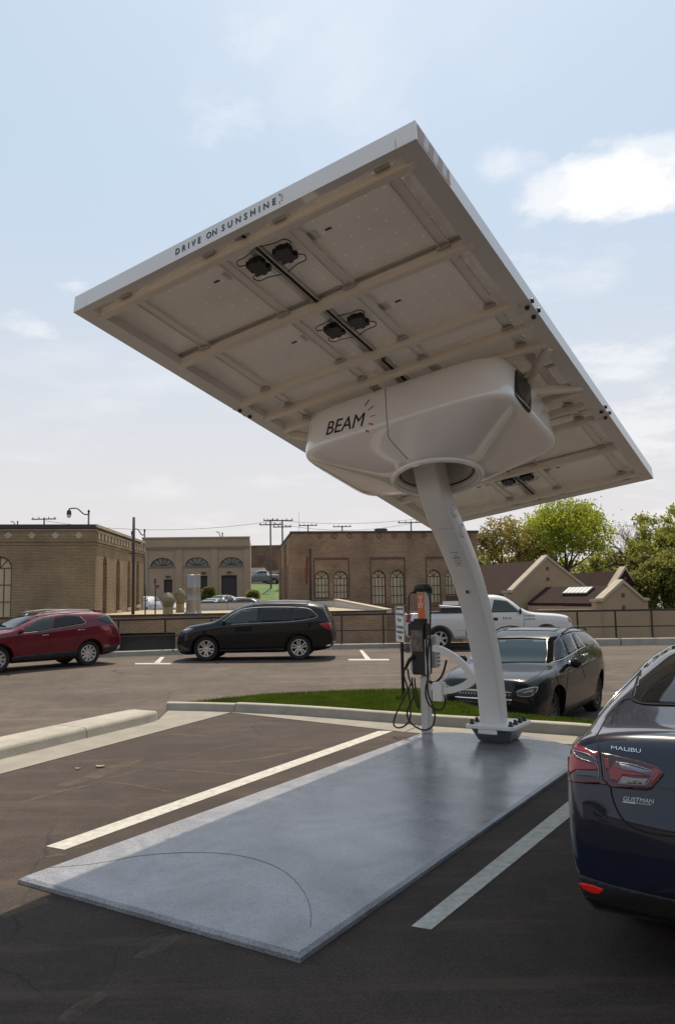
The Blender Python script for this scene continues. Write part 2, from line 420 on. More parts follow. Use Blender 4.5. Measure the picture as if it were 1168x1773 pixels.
# chalky scuffs and smears left on the asphalt
def scuffmat(name, col, lo, hi, scale):
    m = mat(name, col, .95, spec=.1); nt = m.node_tree; g = nt.nodes.new('ShaderNodeNewGeometry'); n = nt.nodes.new('ShaderNodeTexNoise'); n.inputs['Scale'].default_value = scale; n.inputs['Detail'].default_value = 8; n.inputs['Roughness'].default_value = .75
    nt.links.new(g.outputs['Position'], n.inputs['Vector']); r = nt.nodes.new('ShaderNodeMapRange'); r.inputs[1].default_value = lo; r.inputs[2].default_value = hi; r.inputs[4].default_value = .40; nt.links.new(n.outputs[0], r.inputs[0])
    t = nt.nodes.new('ShaderNodeBsdfTransparent'); ms = nt.nodes.new('ShaderNodeMixShader'); nt.links.new(r.outputs[0], ms.inputs[0]); nt.links.new(t.outputs[0], ms.inputs[1]); nt.links.new(nt.nodes['Principled BSDF'].outputs[0], ms.inputs[2]); nt.links.new(ms.outputs[0], nt.nodes['Material Output'].inputs[0]); return m
MT['chalk'] = scuffmat('chalk_scuff', (.19, .155, .115), .37, .60, 7.)
def scuff(pts, w, zz=NZ + .003):
    P = [G(x / 1.669, 1180 + y / 1.669, zz) for x, y in pts]; Lp, Rp = [], []
    for i, p in enumerate(P):
        t = (P[min(i + 1, len(P) - 1)] - P[max(0, i - 1)]); t.z = 0; t.normalize(); n = Vector((-t.y, t.x, 0)) * w * (.35 + .65 * math.sin(math.pi * (i + .5) / len(P))); Lp.append(p + n); Rp.append(p - n)
    b = MB(); k = len(P); b.add(Lp + Rp, [(i, i + 1, k + i + 1, k + i) for i in range(k - 1)]); struct(b.build('asphalt_scuff', MT['chalk'], fix=True))
for q, w in (([(175, 302), (250, 282), (330, 250), (410, 222)], .11), ([(250, 300), (380, 262), (470, 235), (600, 200), (740, 172), (880, 150)], .022), ([(290, 288), (380, 298), (460, 312), (500, 322)], .03), ([(450, 250), (600, 262), (760, 275)], .03), ([(640, 235), (760, 222), (860, 200), (930, 178)], .06), ([(430, 155), (520, 152), (600, 158)], .05), ([(560, 132), (660, 138), (760, 118)], .05), ([(130, 508), (165, 500), (190, 502)], .02), ([(215, 486), (250, 476), (275, 472)], .015), ([(400, 800), (450, 772), (520, 732)], .05), ([(180, 985), (230, 945), (300, 900)], .05), ([(0, 680), (60, 655), (140, 632)], .06), ([(60, 350), (160, 320), (260, 300)], .05)):
    scuff(q, w)
# gutters and kerbs
def P_(u, v, z=NZ): return G(u, v, z)
g_in = [P_(-260, 1414), P_(0, 1341), P_(399, 1234), P_(700, 1268), P_(990, 1289.5), P_(1300, 1322)]
k_isl = [P_(286, 1230.5), P_(340, 1231.5), P_(405, 1233.5), P_(500, 1238.5), P_(600, 1246), P_(726, 1256.0), P_(898, 1267.6), P_(1000, 1275), P_(1300, 1302)]
p_front = [P_(-260, 1375), P_(-120, 1344.5), P_(0, 1317), P_(120, 1287), P_(240, 1257.5), P_(283, 1247.5)]
up = lambda p, z: Vector((p.x, p.y, z))
gz = NZ + .006
sheet('gutter', [up(p, gz) for p in [g_in[0], g_in[1], g_in[2]]] + [up(k_isl[2] + PA * .1, gz), up(k_isl[0] + PA * .1, gz)] + [up(p + PB * .1, gz) for p in p_front[::-1]], MT['concrete'], .03)
def lerp(a, b, t): return a + (b - a) * t
def joint(a, b, n, name, m, frm, to):
    # strip of slabs between two polylines of equal length
    for i in range(n):
        t0, t1 = i / n + .0015, (i + 1) / n - .0015
        sheet(name, [up(lerp(frm[0], frm[1], t0), gz), up(lerp(frm[0], frm[1], t1), gz), up(lerp(to[0], to[1], t1), gz), up(lerp(to[0], to[1], t0), gz)], m, .03)
joint(0, 0, 1, 'gutter', MT['concrete'], (g_in[2] + PA * .0 - PB * .012, g_in[3]), (k_isl[2] + PA * .1 - PB * .012, k_isl[5] + PA * .1))
joint(0, 0, 1, 'gutter', MT['concrete'], (g_in[3] - PB * .012, g_in[4]), (k_isl[5] + PA * .1 - PB * .012, k_isl[7] + PA * .1))
joint(0, 0, 1, 'gutter', MT['concrete'], (g_in[4] - PB * .012, g_in[5]), (k_isl[7] + PA * .1 - PB * .012, k_isl[8] + PA * .1))
KH = .145
def kerb(path, w=.17, h=KH, base=NZ, side=1, name='kerb', r=.04, back=-.25):
    path = [up(p, base) for p in path]; rings = []
    prof = [(-.0, -.05), (.012, 0), (.03, h - r), (.034, h - r * .45), (.05, h - r * .1), (.075, h), (w - .02, h), (w, h - .015), (w, back)]
    for i, p in enumerate(path):
        t = (path[min(i + 1, len(path) - 1)] - path[max(i - 1, 0)]); t.z = 0; t.normalize(); n = Vector((-t.y, t.x, 0)) * side
        rings.append([p + n * a + Vector((0, 0, z + random.uniform(-.002, .002) * (z > .05))) for a, z in prof])
    b = MB(); b.loft(rings, True)
    o = b.build(name, MT['kerb'], fix=True)
    try: o.data.set_sharp_from_angle(angle=.9)
    except Exception: pass
    return struct(o)
def resamp(pts, step=.35):
    out = []
    for a, b in zip(pts, pts[1:]):
        n = max(1, int((b - a).length / step))
        out += [lerp(a, b, i / n) for i in range(n)]
    return out + [pts[-1]]
def trim(pts, d):
    pts = list(pts); pts[0] = pts[0] + (pts[1] - pts[0]).normalized() * d; pts[-1] = pts[-1] + (pts[-2] - pts[-1]).normalized() * d; return pts
kerb(resamp(trim(k_isl[0:3], .006)), h=.13); kerb(resamp(trim(k_isl[2:7], .006))); kerb(resamp(trim(k_isl[6:9], .006)))
# the wide kerb of the peninsula, two castings with a joint, round nose
pf = resamp(p_front, .3); wdt = .62
def pen(pts, nose, name='kerb'):
    rings = []
    for i, p in enumerate(pts):
        t = (pts[min(i + 1, len(pts) - 1)] - pts[max(i - 1, 0)]); t.z = 0; t.normalize(); n = Vector((-t.y, t.x, 0))
        prof = [(0, -.03), (.02, .0), (.035, KH - .05), (.05, KH - .02), (.085, KH), (.24, KH), (.245, KH - .006), (.25, KH), (wdt - .04, KH + .004), (wdt, KH - .02), (wdt, -.3)]
        k = 1.
        if nose:
            d = (len(pts) - 1 - i) / 3.
            if d < 1: k = .55 + .45 * math.sqrt(max(0, 1 - (1 - d) ** 2))
        rings.append([up(p, NZ) + n * (wdt * .35 + (a - wdt * .35) * (k if a < wdt * .5 else (1 if not nose else .9 + .1 * k))) + Vector((0, 0, z * (1 if k > .7 or z < 0 else .93))) for a, z in prof])
    b = MB(); b.loft(rings, True); o = b.build(name, MT['kerb'], fix=True)
    o.data.set_sharp_from_angle(angle=.8); return struct(o)
pen(pf[:-4], False); e = pf[-4:]; e[0] = lerp(pf[-5], pf[-4], -.0); pf2 = [lerp(pf[-5], pf[-4], .04)] + resamp(pf[-4:], .12)[0:]
pen(pf2, True)
# concrete apron behind the peninsula and round the island
# island: soil and turf
isl_front = [p + PA * .19 for p in k_isl]
isl_back = [G(296, 1214, .2), G(460, 1197, .2), G(620, 1190, .2), G(720, 1188, .2)]
isl_back += [pad(9.5, 3.4), pad(8.5, 2.75), pad(7.85, 2.0), pad(7.72, 1.2), pad(7.7, -1), pad(7.7, -4)]
islp = [up(p, .125) for p in isl_front[0:]] + [up(p, .125) for p in isl_back[::-1]]
bb = MB(); bb.prism([p - Vector((0, 0, .5)) for p in islp], (0, 0, .5)); struct(bb.build('turf_soil', MT['grass_soil'], fix=True))
kerb(resamp([p + (p - pad(7.6, 3.5)).normalized() * .02 for p in isl_back], .4)[::-1], base=-.42, h=.555, w=.14, side=1)
# ---------------------------------------------------------------- solar charging station
MT['white_coat'] = mat('white_powder_coat', (.70, .68, .65), .32, coat=.25, vary=.03, vscale=1.2)
MT['cream_frame'] = mat('cream_frame_paint', (.82, .76, .66), .45, vary=.05, vscale=2)
MT['rail_white'] = mat('rail_white', (.86, .83, .78), .45)
MT['fibreglass'] = mat('white_fibreglass', (.88, .83, .78), .16, coat=1., vary=.02, vscale=.8)
MT['grey_paint'] = mat('grey_base_paint', (.17, .18, .21), .38, vary=.10, vscale=6, bump=.1, bscale=90)
MT['black'] = mat('black_plastic', (.012, .012, .013), .45)
MT['black_gloss'] = mat('black_glass', (.008, .009, .01), .06)
MT['dark_ink'] = mat('dark_ink', (.012, .012, .018), .5)
MT['steel'] = mat('galvanised_steel', (.45, .45, .46), .35, metal=.9)
MT['alu'] = mat('aluminium', (.55, .54, .52), .4, metal=.7)
MT['rubber'] = mat('cable_rubber', (.014, .014, .015), .55)
for k, c in dict(ray_navy=(.01, .02, .05), ray_green=(.10, .22, .02), ray_yellow=(.60, .42, .02), ray_red=(.55, .02, .015), ray_maroon=(.16, .01, .01)).items(): MT[k] = mat(k, c, .5)
MT['orange'] = mat('orange_panel', (.78, .16, .02), .5, vary=.08)
MT['tape_red'] = mat('tape_orange', (.36, .19, .13), .4); MT['tape_white'] = mat('tape_white', (.50, .48, .46), .4)
def padmat():
    m = bpy.data.materials.new('pad_epoxy'); m.use_nodes = True; nt = m.node_tree; b = nt.nodes['Principled BSDF']; L = nt.links
    g = nt.nodes.new('ShaderNodeNewGeometry')
    def noise(s, d, r=.6):
        n = nt.nodes.new('ShaderNodeTexNoise'); n.inputs['Scale'].default_value = s; n.inputs['Detail'].default_value = d; n.inputs['Roughness'].default_value = r
        L.new(g.outputs['Position'], n.inputs['Vector']); return n
    def rng(v, a, bb, c, d):
        r = nt.nodes.new('ShaderNodeMapRange'); r.inputs[1].default_value = a; r.inputs[2].default_value = bb; r.inputs[3].default_value = c; r.inputs[4].default_value = d
        L.new(v, r.inputs[0]); return r.outputs[0]
    n1 = noise(1.1, 7); n1.inputs['Distortion'].default_value = 2.2; n2 = noise(170, 2, .8)
    mu = nt.nodes.new('ShaderNodeMath'); mu.operation = 'MULTIPLY'
    L.new(rng(n1.outputs[0], .3, .7, .64, 1.24), mu.inputs[0])
    n4 = noise(75, 3, .7); mu2 = nt.nodes.new('ShaderNodeMath'); mu2.operation = 'MULTIPLY'
    L.new(rng(n2.outputs[0], .38, .52, .55, 1.06), mu2.inputs[0]); L.new(rng(n4.outputs[0], .36, .48, .50, 1.05), mu2.inputs[1]); L.new(mu2.outputs[0], mu.inputs[1])
    vm = nt.nodes.new('ShaderNodeVectorMath'); vm.operation = 'SCALE'; vm.inputs[0].default_value = (.245, .244, .258); L.new(mu.outputs[0], vm.inputs['Scale'])
    L.new(vm.outputs[0], b.inputs['Base Color'])
    n3 = noise(.9, 5); n3.inputs['Distortion'].default_value = .8
    L.new(rng(n3.outputs[0], .35, .65, .17, .30), b.inputs['Roughness'])
    b.inputs['Specular IOR Level'].default_value = .62
    bp = nt.nodes.new('ShaderNodeBump'); bp.inputs['Strength'].default_value = .10; bp.inputs['Distance'].default_value = .004
    L.new(n2.outputs[0], bp.inputs['Height']); L.new(bp.outputs[0], b.inputs['Normal'])
    return m
MT['pad'] = padmat()
MT['panel_back'] = None
DOT = []
def backsheet():
    m = bpy.data.materials.new('panel_backsheet'); m.use_nodes = True; nt = m.node_tree; b = nt.nodes['Principled BSDF']; L = nt.links
    tc = nt.nodes.new('ShaderNodeTexCoord'); sp = nt.nodes.new('ShaderNodeSeparateXYZ'); L.new(tc.outputs['Object'], sp.inputs[0])
    def M(op, a, b_=None, c=None):
        n = nt.nodes.new('ShaderNodeMath'); n.operation = op
        for i, x in enumerate((a, b_, c)):
            if x is None: continue
            if isinstance(x, (int, float)): n.inputs[i].default_value = x
            else: L.new(x, n.inputs[i])
        return n.outputs[0]
    fx = M('ABSOLUTE', M('SUBTRACT', M('FRACT', M('DIVIDE', sp.outputs[0], .158)), .5)); fy = M('ABSOLUTE', M('SUBTRACT', M('FRACT', M('DIVIDE', sp.outputs[1], .158)), .5))
    dot = M('LESS_THAN', M('ADD', fx, fy), .075)
    n = nt.nodes.new('ShaderNodeTexNoise'); n.inputs['Scale'].default_value = 1.3; n.inputs['Detail'].default_value = 3; L.new(tc.outputs['Object'], n.inputs['Vector'])
    r = nt.nodes.new('ShaderNodeMapRange'); r.inputs[1].default_value = .3; r.inputs[2].default_value = .7; r.inputs[3].default_value = .90; r.inputs[4].default_value = 1.08; L.new(n.outputs[0], r.inputs[0])
    vm = nt.nodes.new('ShaderNodeVectorMath'); vm.operation = 'SCALE'; vm.inputs[0].default_value = (.80, .745, .71); L.new(r.outputs[0], vm.inputs['Scale'])
    mx = nt.nodes.new('ShaderNodeMix'); mx.data_type = 'RGBA'; L.new(M('MULTIPLY', dot, .55), mx.inputs[0]); L.new(vm.outputs[0], mx.inputs[6]); mx.inputs[7].default_value = (.95, .92, .86, 1)
    L.new(mx.outputs[2], b.inputs['Base Color']); b.inputs['Roughness'].default_value = .28; b.inputs['Specular IOR Level'].default_value = .5
    m['dot'] = 1; DOT.append((m, dot)); return m
def let_through(m, f, col):
    # translucency added to the modules to brighten the canopy underside
    nt = m.node_tree; tr = nt.nodes.new('ShaderNodeBsdfTranslucent'); tr.inputs[0].default_value = (*col, 1); ms = nt.nodes.new('ShaderNodeMixShader'); ms.inputs[0].default_value = f
    nt.links.new(nt.nodes['Principled BSDF'].outputs[0], ms.inputs[1]); nt.links.new(tr.outputs[0], ms.inputs[2]); nt.links.new(ms.outputs[0], nt.nodes['Material Output'].inputs[0]); return m
def dots(m):
    # the clear gaps at the cell corners pass more light
    nt = m.node_tree; tr = [n for n in nt.nodes if n.type == 'BSDF_TRANSLUCENT'][0]; mx = nt.nodes.new('ShaderNodeMix'); mx.data_type = 'RGBA'
    nt.links.new(DOT[0][1], mx.inputs[0]); mx.inputs[6].default_value = (.64, .63, .61, 1); mx.inputs[7].default_value = (1, 1, 1, 1); nt.links.new(mx.outputs[2], tr.inputs[0]); return m
MT['panel_back'] = let_through(backsheet(), .30, (.55, .54, .52)); MT['cells'] = let_through(mat('solar_cells', (.012, .016, .035), .08), .70, (1, .98, .95))
dots(MT['panel_back'])
MT['sticker'] = mat('sticker', (.62, .60, .56), .5)
ST = thing('solar_charging_station', 'tall white solar charging canopy on a curved column over a grey pad', 'solar station', pad(5.95, 1.2, .1))
# pad
padpoly = [(0, 0), (5.75, 0), (6.1, .3), (6.38, .7), (6.52, 1.1), (6.45, 1.5), (6.27, 2.02), (6.1, 2.29), (0, 2.29)]
pb = MB()
zt, zb_ = .1, NZ + .002
cen = Vector((3, 1.15))
def inset(p, d):
    return (p[0] + (d if p[0] < 3 else -d), p[1] + (d if p[1] < 1.15 else -d))
top = [pad(*inset(p, .03), zt) for p in padpoly]; mid = [pad(*inset(p, .004), zt - .016) for p in padpoly]; bot = [pad(*p, zb_) for p in padpoly]
n_ = len(padpoly)
pb.add(top + mid + bot, [tuple(range(n_))] + [(n_ + i, n_ + (i + 1) % n_, (i + 1) % n_, i) for i in range(n_)] + [(2 * n_ + i, 2 * n_ + (i + 1) % n_, n_ + (i + 1) % n_, n_ + i) for i in range(n_)])
padob = pb.build('base_pad', MT['pad'], ST, fix=True, label='glossy blue grey painted ground pad')
# shallow seam of the painted overlay, an arc at the near end
arc = [(72, 1503), (160, 1496), (240, 1482), (320, 1476), (390, 1478), (440, 1487), (480, 1502), (510, 1524), (530, 1552), (538, 1580), (537, 1604)]
def catmull(pts, k=6):
    out = []
    for i in range(len(pts) - 1):
        p0 = pts[max(0, i - 1)]; p1 = pts[i]; p2 = pts[i + 1]; p3 = pts[min(len(pts) - 1, i + 2)]
        for j in range(k):
            t = j / k
            out.append(tuple(.5 * ((2 * b) + (-a + c) * t + (2 * a - 5 * b + 4 * c - d) * t * t + (-a + 3 * b - 3 * c + d) * t ** 3) for a, b, c, d in zip(p0, p1, p2, p3)))
    return out + [tuple(pts[-1])]
MB().tube([G(u, v, .1005) for u, v in catmull(arc)], .0022, 5).build('pad_seam', mat('seam', (.15, .155, .17), .8), padob)
# pedestal and plate
def rrect(a0, a1, b0, b1, z, r=.04, k=4):
    pts = []
    for (ca, cb, s0) in ((a1 - r, b1 - r, 0), (a0 + r, b1 - r, 1), (a0 + r, b0 + r, 2), (a1 - r, b0 + r, 3)):
        for j in range(k + 1):
            t = math.pi / 2 * (s0 + j / k); pts.append(pad(ca + r * math.cos(t), cb + r * math.sin(t), z))
    return pts
ped = MB(); ped.loft([rrect(5.86, 6.22, 1.02, 1.38, .101, .03), rrect(5.84, 6.24, 1.0, 1.4, .12, .03), rrect(5.67, 6.25, .90, 1.43, .285, .04)], False)
ped.build('pedestal', MT['grey_paint'], ST, fix=True)
pl_ = MB(); pl_.loft([rrect(5.63, 6.29, .87, 1.46, .286, .05), rrect(5.62, 6.30, .86, 1.47, .292, .05), rrect(5.62, 6.30, .86, 1.47, .325, .05), rrect(5.63, 6.29, .87, 1.46, .332, .05)], False)
plate = pl_.build('base_plate', MT['white_coat'], ST, fix=True)
MB().box(pad(5.612, 1.06, .235), PA * .02, PB * .24, (0, 0, .05)).build('bracket', MT['white_coat'], plate, bevel=.004)
for bb_ in (.92, 1.41):
    for aa in (5.70, 5.86, 6.02, 6.18):
        MB().lathe([(.001, .055), (.018, .055), (.020, .05), (.020, .02), (.032, .018), (.033, 0)], pad(aa, bb_, .332), n=12).build('bolt', MT['black'], plate)
# column: a box section swept along a curve
cpath = [(5.955, .33), (5.93, .52), (5.885, .78), (5.82, 1.02), (5.715, 1.30), (5.60, 1.56), (5.475, 1.80), (5.325, 2.04), (5.12, 2.30), (4.90, 2.53), (4.68, 2.75), (4.50, 2.97), (4.36, 3.2), (4.26, 3.45), (4.2, 3.62)]
cp = catmull(cpath, 4)
BC = 1.225
def sect(i, hw, ht, r=.035):
    p = cp[i]; q = cp[min(i + 1, len(cp) - 1)]; o = cp[max(i - 1, 0)]
    ta, tz = q[0] - o[0], q[1] - o[1]; l = math.hypot(ta, tz); ta /= l; tz /= l
    na, nz = tz, -ta   # across thickness
    out = []
    for (sx, sy, s0) in ((1, 1, 0), (-1, 1, 1), (-1, -1, 2), (1, -1, 3)):
        for j in range(4):
            t = math.pi / 2 * (s0 + j / 3); x = sx * (ht - r) + r * math.cos(t); y = sy * (hw - r) + r * math.sin(t)
            out.append(pad(p[0] + na * x, BC + y, p[1] + nz * x))
    return out
rings = []
for i in range(len(cp)):
    t = i / (len(cp) - 1); rings.append(sect(i, .142, .122 + .02 * t, .028))
colb = MB(); colb.loft(rings, True); column = colb.build('column', MT['white_coat'], ST, fix=True); column.data.set_sharp_from_angle(angle=.7)
colbvh = bvh_of(column.data)
def pix_patch(bvh, name, poly, m, parent, x0=0, y0=0, sc=1., eps=.003, step=None, sm=0, label=None, thick=.004):
    if sm: poly = smooth_poly(poly, sm)
    me = patch_mesh(bvh, poly, pixmap(x0, y0, sc), eps, step)
    if me is None: return None
    o = link(name, me, m, parent, label=label)
    if thick:
        md = o.modifiers.new('s', 'SOLIDIFY'); md.thickness = thick; md.offset = -1
    return o
Z = (700, 820, 5.84)
def ell(cx, cy, rx, ry, n=28, rot=0.): return [(cx + rx * math.cos(2 * math.pi * k / n) * math.cos(rot) - ry * math.sin(2 * math.pi * k / n) * math.sin(rot), cy + rx * math.cos(2 * math.pi * k / n) * math.sin(rot) + ry * math.sin(2 * math.pi * k / n) * math.cos(rot)) for k in range(n)]
MT['white_line'] = mat('joint_grey', (.30, .29, .28), .7)  # mid grey for disc rims, hatch rim and column joint
for (u_, v_) in ((785.5, 884), (799.5, 919)):
    c_ = hit_plane(u_, v_, pad(0, BC - .142), PB)
    MB().lathe([(.078, -.002), (.078, .001), (.070, .001)], c_, -PB, 32).build('cover_disc_rim', MT['white_line'], column)
    MB().lathe([(.070, -.002), (.070, .004), (.066, .006), (.001, .006)], c_, -PB, 32).build('cover_disc', MT['white_coat'], column)
pix_patch(colbvh, 'port', ell(638, 1196, 24, 19, rot=.6), MT['steel'], column, *Z, eps=.006)
pix_patch(colbvh, 'port_hole', ell(634, 1194, 14, 12, rot=.6), MT['black'], column, *Z, eps=.009)
pix_patch(colbvh, 'joint_line', stroke([(335, 562), (430, 556), (515, 550)], 2), MT['white_line'], column, *Z, eps=.002)
for (x0, y0, x1, y1, hh) in ((462, 798, 548, 792, 7), (508, 824, 524, 822, 12), (490, 848, 562, 841, 7), (492, 860, 566, 852, 5), (502, 884, 578, 878, 14), (528, 912, 566, 904, 9), (515, 930, 585, 924, 4)):
    n = 5
    for k in range(n):
        a = k / n + .02; b_ = (k + .78) / n
        pix_patch(colbvh, 'notice_print', [(x0 + (x1 - x0) * a, y0 + (y1 - y0) * a - hh / 2), (x0 + (x1 - x0) * b_, y0 + (y1 - y0) * b_ - hh / 2), (x0 + (x1 - x0) * b_, y0 + (y1 - y0) * b_ + hh / 2), (x0 + (x1 - x0) * a, y0 + (y1 - y0) * a + hh / 2)], MT['dark_ink'] if hh != 14 else MT['steel'], column, *Z, eps=.002, thick=0)
# ---- canopy: local axes b (across), a (along), c (normal)
AC = Vector((1.0192, 8.6360, 3.9256))
_ax, _ay, _az = -.219, -.149, -.548
AR = (Matrix.Rotation(_az, 3, 'Z') @ Matrix.Rotation(_ay, 3, 'Y') @ Matrix.Rotation(_ax, 3, 'X'))
AVv, AUu, ANn = AR.col[0].copy(), AR.col[1].copy(), AR.col[2].copy()
AL, AW = 6.993, 3.366
def AF(b, a, c): return AC + AVv * b + AUu * a + ANn * c
FM = AR.to_4x4(); FM.translation = AC
def abox(mb, b0, b1, a0, a1, c0, c1): return mb.box(AF(b0, a0, c0), AVv * (b1 - b0), AUu * (a1 - a0), ANn * (c1 - c0))
HB, HA = AW / 2, AL / 2; FH = .165; TH = .012; FL = .15
secs = [(-HA, -1.212), (-1.208, 1.158), (1.162, HA)]
frames = []
for i, (a0, a1) in enumerate(secs):
    for s in (-1, 1):
        m = MB(); abox(m, s * HB, s * (HB - TH), a0, a1, 0, FH); abox(m, s * (HB - TH), s * (HB - FL), a0, a1, .0, TH); abox(m, s * (HB - FL), s * (HB - FL - .01), a0, a1, 0, .09)
        sr_ = m.build('side_rail', MT['white_coat'], ST, fix=True)
    frames.append(sr_)
    m = MB()
    if i == 0: abox(m, -HB + TH, HB - TH, a0, a0 + TH, .002, FH - .002); abox(m, -HB + FL, HB - FL, a0 + TH, a0 + .07, .001, TH)
    if i == 2: abox(m, -HB + TH, HB - TH, a1 - TH, a1, .002, FH - .002); abox(m, -HB + FL, HB - FL, a1 - .16, a1 - TH, .001, TH)
    if i != 1: m.build('end_rail', MT['white_coat'], ST, fix=True)
def sec_of(a): return frames[0 if a < -1.21 else (1 if a < 1.16 else 2)]
for a in (-3.30, -2.30, -1.345, -.93, -.58, .55, .90, 1.30, 2.24, 3.22):
    m = MB(); abox(m, -HB + .10, HB - .10, a - .038, a + .038, -.008, .068); m.build('cross_tube', MT['cream_frame'], sec_of(a), bevel=.008)
    for b in (-1.19, -.25, .45, 1.34):
        mm = MB(); abox(mm, b - .06, b + .06, a - .075, a - .046, .045, .066); mm.build('clip', MT['alu'], sec_of(a))
for b in (-1.19, -.25, .45, 1.34):
    for (a0, a1) in secs:
        m = MB(); abox(m, b - .045, b - .037, a0 + .02, a1 - .01, .070, .10); abox(m, b + .037, b + .045, a0 + .02, a1 - .01, .070, .10); abox(m, b - .037, b + .037, a0 + .02, a1 - .01, .085, .10)
        m.build('rail', MT['rail_white'], sec_of((a0 + a1) / 2))
# modules, two by six
rows = [(-3.46, -2.331), (-2.33, -1.211), (-1.209, -.001), (0., 1.159), (1.161, 2.279), (2.28, 3.46)]
for (a0, a1) in rows:
    for (b0, b1) in ((-1.669, .0095), (.0105, 1.669)):
        sb, sa = (b1 - b0), (a1 - a0)
        fr = MB()
        for (x0, x1, y0, y1) in ((-sb / 2, sb / 2, -sa / 2, -sa / 2 + .02), (-sb / 2, sb / 2, sa / 2 - .02, sa / 2), (-sb / 2, -sb / 2 + .02, -sa / 2 + .02, sa / 2 - .02), (sb / 2 - .02, sb / 2, -sa / 2 + .02, sa / 2 - .02)):
            fr.box((x0, y0, .1005), (x1 - x0, 0, 0), (0, y1 - y0, 0), (0, 0, .036))
        T = FM @ Matrix.Translation(((b0 + b1) / 2, (a0 + a1) / 2, 0))
        p_ = sec_of((a0 + a1) / 2); pi = wmat(p_).inverted()
        bs = MB(); bs.box((-sb / 2 + .02, -sa / 2 + .02, .118), (sb - .04, 0, 0), (0, sa - .04, 0), (0, 0, .004)); o = bs.build('solar_panel', MT['panel_back']); o.parent = p_; o.matrix_basis = T
        gs = MB(); gs.box((-sb / 2 + .02, -sa / 2 + .02, .123), (sb - .04, 0, 0), (0, sa - .04, 0), (0, 0, .013)); o2 = gs.build('cell_glass', MT['cells']); o2.parent = p_; o2.matrix_basis = T
        o3 = fr.build('panel_frame', MT['alu']); o3.parent = p_; o3.matrix_basis = T
        if a0 < -1.2 or a0 > 1.1:
            s = 1 if b0 > 0 else -1
            lb = .52 if s > 0 else -.335; la = (-3.0 if a0 < -3 else -1.87 if a0 < -2 else 1.8 if a0 < 2 else 2.6)
            m = MB(); abox(m, lb - .05, lb + .05, la - .055, la + .055, .1165, .1175); m.build('sticker', MT['sticker'], p_)
            for q in range(4):
                m = MB(); abox(m, lb - .04, lb + .04, la - .045 + q * .024, la - .035 + q * .024, .1155, .1162); m.build('print', MT['steel'], p_)
            lb2 = .66 if s > 0 else -.48
            m = MB(); abox(m, lb2 - .028, lb2 + .028, la - .008, la + .012, .113, .1175); m.build('barcode', MT['black'], p_)
# conduit with leads, and the inverters
for (a0, a1) in secs:
    m = MB(); abox(m, .085, .092, a0 + .03, a1 - .02, .05, .098); abox(m, .128, .135, a0 + .03, a1 - .02, .05, .098); abox(m, .092, .128, a0 + .03, a1 - .02, .088, .098)
    m.build('cable_tray', MT['alu'], sec_of((a0 + a1) / 2))
    MB().tube([AF(.12 + .006 * math.sin(a0 * 3 + k * 1.3), a0 + .03 + (a1 - a0 - .06) * k / 14, .062) for k in range(15)], .009, 6).build('lead', MT['rubber'], sec_of((a0 + a1) / 2))
    MB().tube([AF(.100 + .006 * math.sin(a0 * 2 + k * 1.7), a0 + .03 + (a1 - a0 - .06) * k / 14, .060) for k in range(15)], .007, 6).build('lead', MT['rubber'], sec_of((a0 + a1) / 2))
inv_pts = [(-3.0, -.03), (-3.0, .24), (-1.87, -.02), (-1.87, .24), (1.78, -.02), (1.78, .24), (2.55, -.03), (2.55, .235)]
for (a, b) in inv_pts:
    p_ = sec_of(a); s = 1 if b > .1 else -1
    prof = [(-.075, -.07), (.02, -.078), (.03, -.06), (.055, -.06), (.07, -.078), (.085, -.07), (.085, -.02), (.10, -.015), (.10, .02), (.085, .025), (.085, .072), (.05, .078), (.04, .06), (.0, .06), (-.01, .078), (-.075, .07), (-.075, .03), (-.09, .02), (-.09, -.03), (-.075, -.035)]
    m = MB(); m.prism([AF(b + y * 1.05, a + x * .95, .045) for x, y in prof], ANn * .055); iv = m.build('inverter', MT['black'], p_, fix=True)
    for q, (da, db) in enumerate(((-.10, .10), (.10, .09))):
        pts = [AF(b + s * .06, a + da * .6, .075), AF(b + s * .125, a + da * .9, .066), AF(b + s * .10, a + da * 1.5, .064), AF(b + s * .01, a + da * 1.55, .064), AF(.11 + s * .02, a + da * 1.9, .062)]
        pts = [Vector(x) for x in catmull([tuple(p) for p in pts], 5)]
        MB().tube(pts, .0045, 6).build('lead', MT['rubber'], iv)
# diagonal struts beside the housing
def bar(name, p, q, w, h, m, parent, upv=None):
    p, q = Vector(p), Vector(q); t = (q - p).normalized(); x = t.cross(upv or ANn).normalized(); y = x.cross(t)
    mb = MB(); mb.box(p - x * w / 2 - y * h / 2, x * w, q - p, y * h); return mb.build(name, m, parent, bevel=.006)
for (p, q) in (((1.15, -.05, -.05), (1.58, -.50, .02)), ((1.15, .05, -.08), (1.60, .46, .02)), ((-1.15, -.05, -.05), (-1.58, -.50, .02)), ((-1.15, .05, -.08), (-1.60, .46, .02))):
    bar('strut', AF(*p), AF(*q), .06, .09, MT['cream_frame'], frames[1])
for s in (-1, 1):
    for a in (-1.30, -1.13, 1.08, 1.25):
        MB().lathe([(.001, .022), (.02, .022), (.022, .018), (.022, 0)], AF(s * HB, a, .03), AVv * s, 10).build('hinge_bolt', MT['black'], sec_of(a))
        MB().lathe([(.001, .022), (.02, .022), (.022, .018), (.022, 0)], AF(s * (HB - .05), a + .02, 0), -ANn, 10).build('hinge_bolt', MT['black'], sec_of(a))
